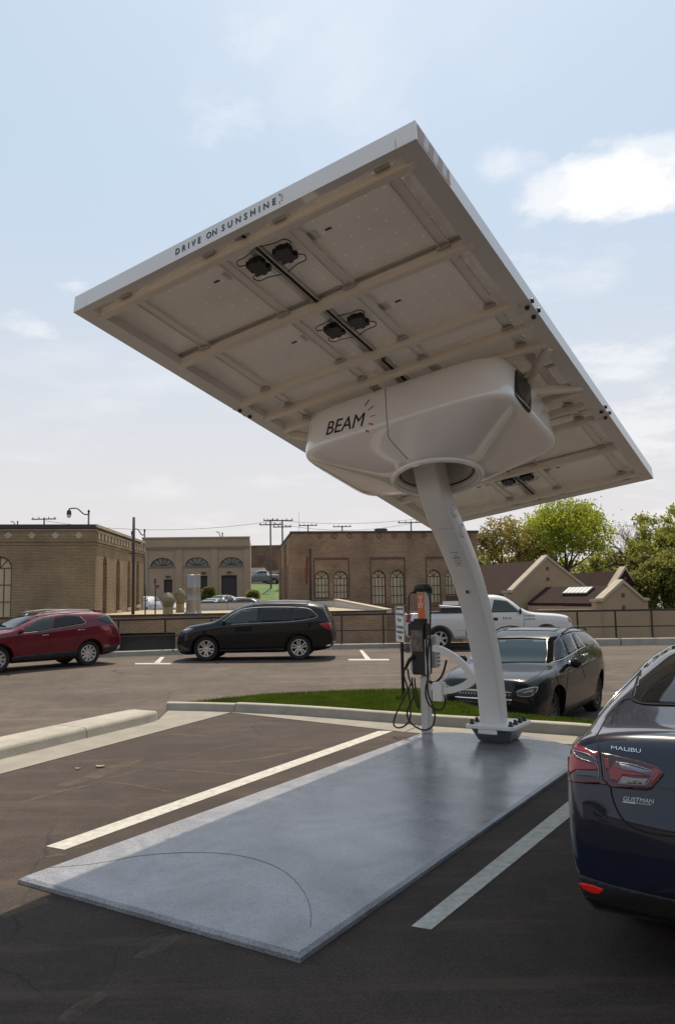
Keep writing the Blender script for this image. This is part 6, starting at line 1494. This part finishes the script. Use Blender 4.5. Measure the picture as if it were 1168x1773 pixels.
# -- gabled houses at the right
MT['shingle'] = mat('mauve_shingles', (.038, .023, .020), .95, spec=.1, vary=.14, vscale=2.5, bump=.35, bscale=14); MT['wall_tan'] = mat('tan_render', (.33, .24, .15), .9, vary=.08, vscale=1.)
AX = Vector((-.35, .937, 0)).normalized(); WX = Vector((.937, .35, 0)).normalized()
def gable(name, label, apex, hw, drop, length, wallm=None, kneel=True, right=None, eave=None):
    eave = eave or length
    t = thing(name, label, 'building', Vector((apex.x, apex.y, BASE)))
    hr = right or hw; ze = apex.z - drop
    L, R = apex - WX * hw, apex + WX * hr; L.z = R.z = ze
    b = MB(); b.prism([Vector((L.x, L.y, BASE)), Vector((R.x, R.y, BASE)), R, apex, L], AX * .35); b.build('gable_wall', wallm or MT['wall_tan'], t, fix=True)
    up_ = Vector((0, 0, 1))
    for P_, nm in ((L, 'roof'), (R, 'roof')):
        b = MB(); o = -.05; q = [apex + AX * .35 - up_ * .22, P_ + AX * .35 - up_ * .22, P_ + AX * eave - up_ * .22, apex + AX * length - up_ * .22]
        b.prism(q, up_ * .12); b.build(nm, MT['shingle'], t, fix=True)
        # coping stones on the slope
        d = (P_ - apex); n = 6
        b = MB(); pr = [apex - AX * .06, P_ - AX * .06, P_ - AX * .06 + up_ * .14, apex - AX * .06 + up_ * .17]
        b.prism(pr, AX * .52); b.build('gable_coping', MT['stone'], t, fix=True)
        sgn = 1 if P_ is R else -1
        if kneel: MB().box(P_ - AX * .07 + up_ * -.02 - WX * (.0 if sgn > 0 else .34), WX * .34, AX * .5, up_ * .12).build('kneeler', MT['stone'], t, fix=True); MB().box(Vector((P_.x, P_.y, BASE)) + AX * .01 - WX * (.0 if sgn > 0 else .30), WX * .30, AX * .34, up_ * (ze - .03 - BASE)).build('pier', wallm or MT['wall_tan'], t, fix=True)
        b = MB(); q0 = Vector((P_.x, P_.y, BASE)) + AX * .35; b.box(q0, AX * (eave - .35), -WX * .2 * sgn, up_ * (ze - .25 - BASE)); b.build('side_wall', wallm or MT['wall_tan'], t, fix=True)
    for k, dz_ in enumerate((.55, 1.1)):
        MB().lathe([(.001, .03), (.09, .03), (.11, 0)], apex - up_ * dz_ - AX * .001, -AX, 12).build('wall_boss', MT['redbrown'], t)
    return t
ap = D(946, 966.5, 42); gable('gabled_house', 'large gabled tan house with mauve shingle roof right of the column', ap, 2.25, 1.78, 6.9, right=2.6, eave=5.3)
ap2 = D(1076.6, 1009.5, 36); g2 = gable('gabled_house', 'small gabled tan house with a skylight, nearest the railing at the right', ap2, 1.19, .80, 5.84, right=1.1)
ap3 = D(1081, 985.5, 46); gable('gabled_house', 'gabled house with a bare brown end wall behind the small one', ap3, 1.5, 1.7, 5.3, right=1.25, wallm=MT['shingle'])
# skylight on the slope facing us
n2 = (WX * -1 * (.80) + Vector((0, 0, 1.19))).normalized(); sl = (-WX * 1.19 - Vector((0, 0, .80))).normalized()
s0 = ap2 + AX * 1.7 + sl * .22 - Vector((0, 0, .09)) ; sk = MB(); sk.box(s0, AX * 1.9, sl * .55, n2 * .10); so_ = sk.build('skylight', MT['bronze'], g2, fix=True)
for k in range(6):
    MB().box(s0 + AX * (.06 + k * .308) + sl * .04 + n2 * .101, AX * .255, sl * .47, n2 * .012).build('pane', mat('skylight_pane', (.62, .62, .58), .4) if k == 0 else bpy.data.materials['skylight_pane'], so_, fix=True)
b = MB(); p0_ = D(955, 1108, 34.6); MB().box(D(930, 1103, 36.6).xy.to_3d() + Vector((0, 0, BASE)), D(1040, 1103, 35.2).xy.to_3d() - D(930, 1103, 36.6).xy.to_3d(), (.2, .3, 0), (0, 0, D(985, 1055, 36).z - BASE)).build('lean_to_wall', MT['wall_tan'], g2, fix=True)
w_ = wallseg('garden_wall', D(1113, 1055, 37), D(1300, 1051, 37), BASE, D(1113, 1057, 37).z, .3, MT['wall_tan'], None); tag(w_, 'low tan boundary wall at the right behind the railing', 'wall')
# -- far rise: bank of grass, brick terrace, vehicles
MT['bank'] = mat('bank_grass', (.075, .125, .028), .95, vary=.25, vscale=.5, bump=.4, bscale=3)
bkp = [D(425, 1046, 80), D(500, 1046, 80), D(500, 1011.5, 96), D(425, 1011.5, 96)]
b = MB(); b.prism([Vector((p.x, p.y, -4)) for p in bkp], (0, 0, .5)); me_ = MB()
me_.add([Vector(p) for p in bkp] + [Vector((p.x, p.y, -4)) for p in bkp], [(0, 1, 2, 3), (4, 5, 1, 0), (5, 6, 2, 1), (6, 7, 3, 2), (7, 4, 0, 3)])
struct(me_.build('grass_bank', MT['bank'], fix=True))
zb4 = bkp[2].z
b = MB(); b.box(Vector((-14, 96, -4)), (12, 0, 0), (0, 30, 0), (0, 0, zb4 + 4 + .02)); struct(b.build('upper_road', MT['asphalt_old'], fix=True))
F5 = Facade(400, 118, 500, 118); MT['brick5'] = brickmat('far_brick', (.20, .125, .08), (.16, .10, .065), (.12, .09, .07), .12, tuple(F5.e), .4, .12, .35)
o = F5.panel('brick_terrace_wall', [(0, -4), (F5.w, -4), (F5.w, F5.at(460, 944)[1]), (0, F5.at(460, 944)[1])], MT['brick5'], None, -1, 0); tag(o, 'long brown brick retaining wall on the far rise', 'wall')
F6 = Facade(430, 112, 500, 112)
o = F6.panel('pale_shed', [(F6.at(430, 990)[0], -2), (F6.at(456, 990)[0], -2), (F6.at(456, 990)[0], F6.at(445, 983)[1]), (F6.at(430, 990)[0], F6.at(445, 983)[1])], MT['white_wall'], None, -3, 0); tag(o, 'small pale shed below the far brick wall', 'shed')
o = F6.panel('low_wall', [(F6.at(430, 995)[0], -2), (F6.at(500, 995)[0], -2), (F6.at(500, 995)[0], F6.at(470, 987)[1]), (F6.at(430, 995)[0], F6.at(470, 991)[1])], MT['stucco'], None, 0, .5); tag(o, 'low tan wall behind the far silver pickup', 'wall')
# ---------------------------------------------------------------- distant parked vehicles
SPD = dict(wx=(1.35, -1.35), wr=.33, wwid=.22, track=.78, spokes=5, style='single', tumble=.2, n=3.8, cap=(.05, .05), bulge=.02,
  keys=[(2.3, .36, .52, .64, .65, .6), (2.15, .24, .64, .80, .80, .72), (1.6, .22, .80, .95, .89, .82), (1.0, .22, .86, 1.03, .90, .82), (.5, .22, .90, 1.30, .90, .82), (.0, .22, .92, 1.44, .90, .82), (-.5, .22, .93, 1.46, .90, .82), (-1.1, .22, .95, 1.36, .90, .82), (-1.6, .23, .97, 1.13, .89, .82), (-2.1, .26, .95, 1.07, .86, .80), (-2.25, .32, .80, .92, .80, .74)])
SPV = dict(SPD, keys=[(2.2, .36, .56, .72, .65, .6), (2.05, .26, .7, .92, .80, .72), (1.5, .24, .88, 1.06, .90, .82), (1.0, .24, .95, 1.15, .90, .82), (.5, .24, 1.0, 1.46, .90, .82), (.0, .24, 1.0, 1.62, .90, .82), (-.8, .24, 1.03, 1.66, .90, .82), (-1.5, .24, 1.06, 1.60, .89, .82), (-1.95, .28, 1.05, 1.40, .86, .80), (-2.15, .36, .9, 1.05, .80, .74)])
far_p = {'blue': paint('pale_blue_paint', (.30, .38, .42), .3), 'silver': paint('silver_paint', (.42, .43, .43), .5), 'white': MT['paint_white'], 'grey': paint('grey_paint_car', (.16, .17, .17), .4), 'black': MT['paint_black']}
def far_car(name, label, spec, c, hd, col, s=1., group='cars parked before the stucco building'):
    hd = Vector(hd).normalized(); left = Vector((-hd.y, hd.x, 0))
    mw = Matrix.Translation(c) @ Matrix((hd, left, Vector((0, 0, 1)))).transposed().to_4x4() @ Matrix.Scale(s, 4)
    k = Car(name, label, spec, mw, far_p[col], group)
    top = max(q[3] for q in spec['keys'])
    k.patch('windscreen', [(-.55, top - .08), (.55, top - .08), (.70, top - .36), (-.70, top - .36)], MT['glass_light'], 'front')
    k.patch('rear_window', [(-.52, top - .10), (.52, top - .10), (.66, top - .34), (-.66, top - .34)], MT['glass_light'], 'rear')
    k.patch('window', [(.62, top - .40), (.15, top - .12), (-.35, top - .08), (-.35, top - .40)], MT['glass'], 'side', mirror=True)
    k.patch('window', [(-.42, top - .40), (-.42, top - .08), (-.85, top - .11), (-1.25, top - .36)], MT['glass'], 'side', mirror=True)
    k.patch('headlight', [(.5, .72), (.74, .74), (.72, .60), (.48, .60)], MT['lamp'], 'front', mirror=True)
    k.patch('tail_light', [(.5, .86), (.74, .86), (.74, .70), (.48, .70)], MT['tail_red'], 'rear', mirror=True)
    return k
def fc(u, v, y, h): # put a car roof at pixel (u,v), depth y; returns ground point
    p = D(u, v, y); return Vector((p.x, p.y, p.z - h))
def pad_under(c, w=3.2, l=6.):
    pass
far_car('parked_car', 'pale blue car beside the flues, half hidden by the low parapet', SPD, fc(366, 1035.5, 62, 1.46), (-.3, -1, 0), 'blue')
far_car('parked_car', 'silver car behind the pale blue one', SPV, fc(380, 1030, 66, 1.66), (-.3, -1, 0), 'silver')
far_car('parked_car', 'white car just left of the turbine vents', SPV, fc(262, 1032, 60, 1.66), (.2, 1, 0), 'white')
far_car('parked_car', 'white low car in front of the large dark door', SPD, fc(417, 1033.5, 64, 1.46), (.5, -1, 0), 'white')
far_car('parked_car', 'grey car beside the hedge box, right of the white low car', SPD, fc(436, 1034.5, 60, 1.46), (1, -.15, 0), 'black')
far_car('parked_car', 'white car behind the two vents', SPD, fc(318, 1036, 63, 1.46), (.3, -1, 0), 'white')
# forecourt these stand on
fz = fc(366, 1035.5, 62, 1.46).z
b = MB(); b.box(Vector((-24, 52, -4)), (22.2, 0, 0), (0, 21.9, 0), (0, 0, fz + 4 - .0)); struct(b.build('forecourt', MT['asphalt_old'], fix=True))
SPT = dict(wx=(1.86, -1.82), wr=.39, wwid=.26, track=.85, spokes=6, style='single', tumble=.14, n=5.5, cap=(.05, .03), bulge=.015, cat='pickup', keys=SP_T) if 'SP_T' in globals() else None
c = G(452, 1012, zb4); c = D(452, 1011.5, 97.5); c.z = zb4 + .02
kt = dict(SPD); kt['cat'] = 'pickup'; kt['wx'] = (1.8, -1.75); kt['wr'] = .39
kt['keys'] = [(2.8, .50, .62, .90, .80, .78), (2.6, .38, .92, 1.16, .95, .90), (1.6, .40, 1.05, 1.27, .98, .92), (1.2, .40, 1.07, 1.38, .98, .92), (.6, .40, 1.09, 1.80, .98, .92), (.1, .40, 1.10, 1.90, .98, .92), (-.5, .40, 1.11, 1.90, .98, .92), (-.8, .40, 1.12, 1.70, .98, .92), (-.88, .40, 1.12, 1.33, .98, .92), (-2.9, .46, 1.12, 1.325, .975, .92), (-3.0, .50, 1.10, 1.31, .965, .91)]
far_car('silver_pickup', 'silver pickup truck standing at the top of the grass bank', kt, c + Vector((0, .8, 0)), (-1, .05, 0), 'grey', .95, 'vehicles on the far rise')
far_car('parked_car', 'dark car behind the brick hall at the top of the grass bank', SPV, D(484, 1011.5, 98) * 1 + Vector((0, .8, zb4 + .02 - D(484, 1011.5, 98).z)), (-1, .1, 0), 'black', 1., 'vehicles on the far rise')
# ---------------------------------------------------------------- poles, lamps and wires
def utility(u, vt, y, arms, label, r=.13, lean=0.):
    p = D(u, vt, y); b = Vector((p.x, p.y, -3.2)); t = thing('utility_pole', label, 'utility pole', b, 'timber utility poles')
    MB().tube([b, Vector((p.x + lean, p.y, p.z))], [r, r * .7], 8).build('shaft', MT['wood_pole'], t)
    for (dv, w) in arms:
        q = D(u, vt + dv, y); MB().cbox(q + Vector((0, -.12, 0)), w, .12, .12).build('crossarm', MT['wood_pole'], t)
        for x in (-.45, -.2, .2, .45): MB().lathe([(.05, 0), (.06, .12), (.03, .2), (.001, .2)], q + Vector((w * x, -.12, .06)), n=6).build('insulator', MT['coping'], t)
    return p
U = [utility(468, 899.5, 92, [(2, 1.6), (9, 2.6)], 'timber utility pole with two crossarms left of the brick hall, the left of the pair'), utility(488.5, 899.5, 94, [(2, 2.6), (13, 2.2)], 'timber utility pole right of the double armed one by the brick hall'),
     utility(533, 908, 110, [(2, 2.6)], 'far utility pole over the left end of the brick hall'), utility(592, 910, 112, [(2, 2.6)], 'far utility pole over the middle of the brick hall roof'), utility(711, 902, 100, [(3, 3.4)], 'utility pole right of the roof ventilator'),
     utility(77, 896, 90, [(3, 2.8)], 'utility pole top above the left brick building'), utility(1107, 898, 78, [(2, 1.8), (9, 1.4)], 'tall utility pole between the bare tree and the right trees', .14)]
def wire(p, q, sag, label, r=.022):
    pts = [p.lerp(q, k / 14) - Vector((0, 0, sag * 4 * (k / 14) * (1 - k / 14))) for k in range(15)]
    o = MB().tube(pts, r, 5).build('overhead_wire', MT['coping']); tag(o, label, 'wire', 'overhead wires')
wire(D(80, 902, 90), D(466, 903, 92), 1.0, 'overhead wire from the left pole top to the double armed pole'); wire(D(470, 905, 92), D(711, 906, 100), .9, 'overhead wire above the brick hall roof')
wire(D(490, 902, 94), D(760, 893, 100), .6, 'upper overhead wire rising to the canopy'); wire(D(1050, 909, 80), D(1107, 906, 78), .2, 'overhead wire left of the right hand pole'); wire(D(1107, 906, 78), D(1190, 900, 74), .2, 'overhead wire right of the right hand pole')
def lamp(u, vt, y, du, vl, label, head=True):
    p = D(u, vt, y); b = Vector((p.x, p.y, -3)); t = thing('street_lamp', label, 'street lamp', b, 'street lamps with curved arms')
    MB().tube([b, p], [.09, .06], 8).build('shaft', MT['coping'], t)
    a0 = D(u, vt + (vl - vt) * .5 + 3, y); e = D(u + du, vl - 8, y); c1 = D(u + du * .25, vl + 1, y); c2 = D(u + du * .6, vl - 8.5, y)
    MB().tube([Vector(q) for q in catmull([tuple(a0), tuple(c1), tuple(c2), tuple(e)], 6)], .045, 6).build('arm', MT['coping'], t)
    h = D(u + du, vl - 8, y); k = y / 50
    if head: MB().lathe([(.03, 0), (.06, -.08), (.14, -.14), (.16, -.38), (.10, -.46)], h, n=12).build('lamp_housing', MT['coping'], t); MB().lathe([(.15, -.40), (.13, -.52), (.06, -.60), (.001, -.61)], h, n=12).build('globe', mat('lamp_globe', (.6, .6, .56), .2), t)
    MB().lathe([(.03, -.02), (.09, 0), (.09, .05), (.03, .12), (.001, .18)], p, n=8).build('finial', MT['coping'], t)
lamp(154, 886, 52, -34, 889, 'street lamp with a curved arm above the left brick building'); lamp(250.5, 919, 62, -20, 925, 'street lamp beside the thin mast, arm to the left'); lamp(385, 924, 85, -11, 930, 'distant street lamp over the stucco building roof', False); lamp(31, 904, 80, -12, 912, 'distant street lamp at the far left roof edge', False)
lamp(961, 941, 60, -6, 950, 'slim lamp behind the apex of the large gabled house', False)
p = D(517, 888, 120); tag(MB().tube([Vector((p.x, p.y, 0)), p], [.05, .02], 6).build('antenna', MT['coping']), 'thin aerial above the left end of the brick hall', 'antenna')
# ---------------------------------------------------------------- trees
MT['bark'] = mat('bark', (.055, .042, .032), .95, vary=.3, vscale=3)
MT['leaf_green'] = leafmat('leaf_green', (.17, .22, .022), (.42, .43, .05), .58, .55); MT['leaf_olive'] = leafmat('leaf_olive', (.17, .15, .035), (.34, .28, .08), .5, .6)
MT['leaf_dark'] = leafmat('leaf_dark', (.11, .12, .026), (.27, .255, .06), .55, .5); MT['leaf_mid'] = leafmat('leaf_mid', (.17, .19, .036), (.38, .37, .08), .55, .5)
def tree(label, base, height, width, leafm, nleaf, seed, trunk_h=.28, leaf=.16, name='tree', squash=1., levels=4, group='trees beyond the houses', lean=0., low=0.):
    rng = random.Random(seed); t = thing(name, label, 'tree' if nleaf or name == 'bare_tree' else 'tree', base, group)
    W = MB(); tips = []; H = height; R = width / 2; cz = base.z + H * (trunk_h + (1 - trunk_h) * .5); rz = H * (1 - trunk_h) * .5
    ctr = Vector((base.x, base.y, cz))
    def inside_c(p):
        d = p - ctr; return (d.x / R) ** 2 + (d.y / R) ** 2 + (d.z / rz) ** 2
    def grow(p, d, ln, r, lv):
        pts = [p]; q = p.copy(); dd = d.copy(); n = 4
        for i in range(n):
            dd = (dd + Vector((rng.uniform(-.22, .22), rng.uniform(-.22, .22), rng.uniform(-.08, .16)))).normalized(); q = q + dd * ln / n; pts.append(q.copy())
        W.tube(pts, [r * (1 - .5 * i / n) for i in range(n + 1)], 6 if lv > 1 else 4, cap=False)
        if lv == 0 or inside_c(q) > 1.25: tips.append(q); return
        if lv <= 1: tips.extend(pts[2:])
        for k in range(rng.randint(2, 3) + (1 if lv == levels else 0)):
            a = rng.uniform(0, 6.283); sp = rng.uniform(.45, .95); s = dd.orthogonal().normalized(); s = (Matrix.Rotation(a, 3, dd) @ s); nd = (dd + s * sp + Vector((0, 0, .08))).normalized()
            grow(pts[-1] if k < 2 else pts[rng.randint(2, 4)], nd, ln * rng.uniform(.62, .85), r * .55, lv - 1)
    r0 = H * .022 + .04
    tp = [base - Vector((0, 0, .3)), base + Vector((lean * .3, 0, H * trunk_h * .5)), base + Vector((lean, 0, H * trunk_h))]
    W.tube(tp, [r0 * 1.25, r0, r0 * .85], 10, cap=False)
    nb = 6
    for k in range(nb):
        a = 6.283 * k / nb + rng.uniform(-.4, .4); e = rng.uniform(.35, 1.25)
        st = tp[1].lerp(tp[2], rng.uniform(.55, 1)); grow(st, Vector((math.cos(a) * math.cos(e), math.sin(a) * math.cos(e), math.sin(e))), H * (1 - trunk_h) * rng.uniform(.30, .40), r0 * .55, levels - 1)
    grow(tp[2], Vector((0, 0, 1)), H * (1 - trunk_h) * .36, r0 * .7, levels - 1)
    W.build('trunk', MT['bark'], t)
    if nleaf:
        nr = np.random.default_rng(seed); P = np.array([tuple(q) for q in tips]); vs = []; fs = []
        # clumps round the twigs plus clumps through the shell of the crown
        ncl = max(20, int(len(tips) * .9)); extra = []
        for k in range(int(ncl * .8)):
            v = nr.normal(size=3); v /= np.linalg.norm(v); rad = nr.uniform(.55, 1.0) ** .5
            if v[2] < -.55 + low: v[2] = abs(v[2]) * .5
            extra.append((ctr.x + v[0] * R * rad, ctr.y + v[1] * R * rad, ctr.z + v[2] * rz * rad))
        ins = [q for q in P if inside_c(Vector(q)) < 1.2] or list(P)
        cl = np.array(ins + extra); per = max(1, int(nleaf / len(cl)))
        cr = width * .055
        sz = nr.uniform(.5, 1.3, len(cl))
        for c_, s_ in zip(cl, sz):
            m = int(per * s_ * s_) + 2; pos = c_ + nr.normal(size=(m, 3)) * cr * s_ * np.array([1, 1, .75])
            nn = nr.normal(size=(m, 3)) + np.array([0, 0, .5]); nn /= np.linalg.norm(nn, axis=1)[:, None]
            tt = np.cross(nn, nr.normal(size=(m, 3))); tt /= np.linalg.norm(tt, axis=1)[:, None]; bb = np.cross(nn, tt); ls = nr.uniform(.6, 1.3, (m, 1)) * leaf
            o = len(vs)
            q = np.stack([pos - tt * ls * .5, pos + bb * ls * .32, pos + tt * ls * .5, pos - bb * ls * .32], 1).reshape(-1, 3)
            vs.extend(map(tuple, q)); fs.extend([(o + 4 * i, o + 4 * i + 1, o + 4 * i + 2, o + 4 * i + 3) for i in range(m)])
        me = bpy.data.meshes.new('crown'); me.from_pydata(vs, [], fs); link('crown', me, leafm, t)
    return t
def tr(label, u, vtop, vbot, wpx, y, leafm, nleaf, seed, **k):
    top = D(u, vtop, y); b = D(u, vbot, y); base = Vector((top.x, top.y, b.z)); return tree(label, base, top.z - b.z, wpx / FPX * y, leafm, nleaf, seed, **k)
tr('big bright green tree behind the large gabled house', 976, 863, 1005, 150, 62, MT['leaf_green'], 21000, 5, trunk_h=.14, leaf=.21)
tr('olive coloured tree beside the brick hall', 866, 893, 1010, 96, 60, MT['leaf_olive'], 5000, 11, trunk_h=.15, leaf=.22)
tr('small mid green tree between the olive tree and the big green one', 926, 915, 1010, 64, 66, MT['leaf_mid'], 5000, 17, trunk_h=.1, leaf=.24)
tr('bare leafless tree left of the tall utility pole', 1090, 897, 1030, 78, 64, MT['leaf_mid'], 0, 23, trunk_h=.25, name='bare_tree', levels=5)
tr('small bare tree behind the gabled roofs', 1066, 930, 1030, 46, 70, MT['leaf_mid'], 0, 29, trunk_h=.2, name='bare_tree', levels=4)
tr('tall olive green tree at the right edge', 1150, 868, 1085, 130, 52, MT['leaf_mid'], 12000, 31, trunk_h=.16, leaf=.22)
tr('dense dark tree at the right edge under the tall olive one', 1150, 955, 1100, 110, 46, MT['leaf_dark'], 16000, 37, trunk_h=.04, leaf=.22, low=-.5)
tr('dark bushy tree right of the gabled houses', 1100, 960, 1075, 70, 50, MT['leaf_dark'], 9000, 41, trunk_h=.05, leaf=.22, low=-.5)
for i, (u, vt, w, m) in enumerate(((840, 950, 70, 'leaf_mid'), (900, 955, 70, 'leaf_olive'), (1035, 950, 80, 'leaf_mid'), (960, 965, 80, 'leaf_mid'), (1075, 955, 60, 'leaf_olive'), (1185, 930, 90, 'leaf_mid'))):
    tr(['low green tree low behind the olive tree', 'low olive shrub tree behind the small green tree', 'low green tree right of the big green one', 'low green tree under the big green crown', 'low olive tree by the bare trees', 'green tree cut by the right edge'][i], u, vt, 1015, w, 76, MT[m], 4500, 50 + i, trunk_h=.05, leaf=.26, levels=3, low=-.4)
def bush(label, u, v0, v1, w, y, m, n=3000, seed=1):
    a, b = D(u, v0, y), D(u, v1, y); R = w / 2 / FPX * y; h = a.z - b.z; nr = np.random.default_rng(seed); vs = []; fs = []
    for k in range(n):
        p = np.array([nr.uniform(-1, 1), nr.uniform(-1, 1), nr.uniform(0, 1)]); 
        if max(abs(p[0]), abs(p[1])) ** 4 + p[2] ** 6 > 1: continue
        c_ = np.array([a.x, a.y, b.z]) + p * np.array([R, R, h]); t_ = nr.normal(size=3); t_ /= np.linalg.norm(t_); s_ = np.cross(t_, nr.normal(size=3)); s_ /= np.linalg.norm(s_); l = .12
        o = len(vs); vs += [tuple(c_ - t_ * l), tuple(c_ + s_ * l * .6), tuple(c_ + t_ * l), tuple(c_ - s_ * l * .6)]; fs.append((o, o + 1, o + 2, o + 3))
    t = thing('hedge', label, 'hedge', Vector((a.x, a.y, b.z)))
    me = bpy.data.meshes.new('foliage'); me.from_pydata(vs, [], fs); link('foliage', me, m, t)
    MB().tube([Vector((a.x, a.y, b.z - .5)), Vector((a.x, a.y, b.z + h * .6))], .06, 6).build('stem', MT['bark'], t)
bush('clipped dark green hedge between the flues and the large door', 362, 1016.5, 1048, 24, 69, MT['leaf_dark'], 3500, 2)
bush('low dark hedge at the corner of the stucco building', 438, 1022, 1048, 22, 71, MT['leaf_dark'], 2500, 4)

# ---------------------------------------------------------------- the house behind the photographer, seen only in the car's reflections
BH = thing('clapboard_building', 'tan clapboard building mirrored in the rear window of the navy sedan', 'building', Vector((0, -13, 0)))
MT['clapboard'] = mat('clapboard', (.27, .21, .15), .8, vary=.1, vscale=1.)
MB().box((-34, -13.4, -1), (68, 0, 0), (0, -8, 0), (0, 0, 8.4)).build('wall', MT['clapboard'], BH, fix=True)
for k in range(29): MB().prism([(-34, -13.4, -.6 + k * .27), (-34, -13.34, -.6 + k * .27), (-34, -13.4, -.35 + k * .27)], (68, 0, 0)).build('clapboard', MT['clapboard'], BH, fix=True)
for k in range(8):
    for zz in (1.0, 4.4):
        w = MB().box((-28 + k * 7.5, -13.33, zz), (1.6, 0, 0), (0, .08, 0), (0, 0, 2.0)).build('window', MT['white_wall'], BH, fix=True); MB().box((-27.88 + k * 7.5, -13.25, zz + .12), (1.36, 0, 0), (0, .01, 0), (0, 0, 1.76)).build('pane', MT['glass'], w, fix=True)
wg = MB().box((15, -12.6, -1), (.4, 0, 0), (0, 32, 0), (0, 0, 7.4)).build('added_wing_wall', MT['clapboard'], BH, fix=True)  # unseen wing, added for the dark SUV's flank to mirror
for k in range(5): MB().box((14.93, -9 + k * 6, 1.0), (.06, 0, 0), (0, 1.6, 0), (0, 0, 2.0)).build('window', MT['glass'], wg, fix=True)
MB().box((-34.5, -12.9, 7.42), (69, 0, 0), (0, -9, 0), (0, 0, .3)).build('eaves', MT['white_wall'], BH, fix=True)

# ---------------------------------------------------------------- litter on the bay
MT['dry_leaf'] = mat('dry_leaf', (.30, .24, .15), .9)
for i, (u, v, sz, lab) in enumerate(((174, 1328, .10, 'pale dry leaf lying on the bay asphalt near the long kerb'), (135, 1332, .06, 'small pale scrap left of the dry leaf on the asphalt'))):
    c = G(u, v, NZ + .004); b = MB(); pr = [(-.5, -.15), (-.1, -.35), (.3, -.25), (.55, .1), (.2, .32), (-.2, .22), (-.45, .25)]
    b.add([c + Vector((x * sz, y * sz, .006 + .012 * abs(x))) for x, y in pr] + [c + Vector((x * sz, y * sz, .012 + .012 * abs(x))) for x, y in pr], [tuple(range(7))[::-1], tuple(range(7, 14))] + [(k, (k + 1) % 7, 7 + (k + 1) % 7, 7 + k) for k in range(7)])
    tag(b.build('dry_leaf', MT['dry_leaf'], fix=True), lab, 'leaf', 'litter on the bay')

# ---------------------------------------------------------------- unseen wood added past the right edge for the cars to mirror
nr = np.random.default_rng(91); vs = []; fs = []
for k in range(420):
    az = math.radians(nr.uniform(29, 100)); d = nr.uniform(46, 62); hh = nr.uniform(0, 1) ** .7 * (8 + 3 * math.sin(az * 9) + 1.5 * math.sin(az * 23)); c_ = np.array([math.sin(az) * d, math.cos(az) * d, -2.5 + hh]); m_ = 34
    pos = c_ + nr.normal(size=(m_, 3)) * np.array([.9, .9, .7]); nn = nr.normal(size=(m_, 3)); nn /= np.linalg.norm(nn, axis=1)[:, None]; tt = np.cross(nn, nr.normal(size=(m_, 3))); tt /= np.linalg.norm(tt, axis=1)[:, None]; bb_ = np.cross(nn, tt); o = len(vs)
    vs.extend(map(tuple, np.stack([pos - tt * .34, pos + bb_ * .24, pos + tt * .34, pos - bb_ * .24], 1).reshape(-1, 3))); fs.extend([(o + 4 * i, o + 4 * i + 1, o + 4 * i + 2, o + 4 * i + 3) for i in range(m_)])
me = bpy.data.meshes.new('added_woodland'); me.from_pydata(vs, [], fs); wd_ = link('added_woodland', me, MT['leaf_dark']); wd_['kind'] = 'stuff'; wd_['label'] = 'unseen dark green wood added past the right edge'; wd_['category'] = 'wood'
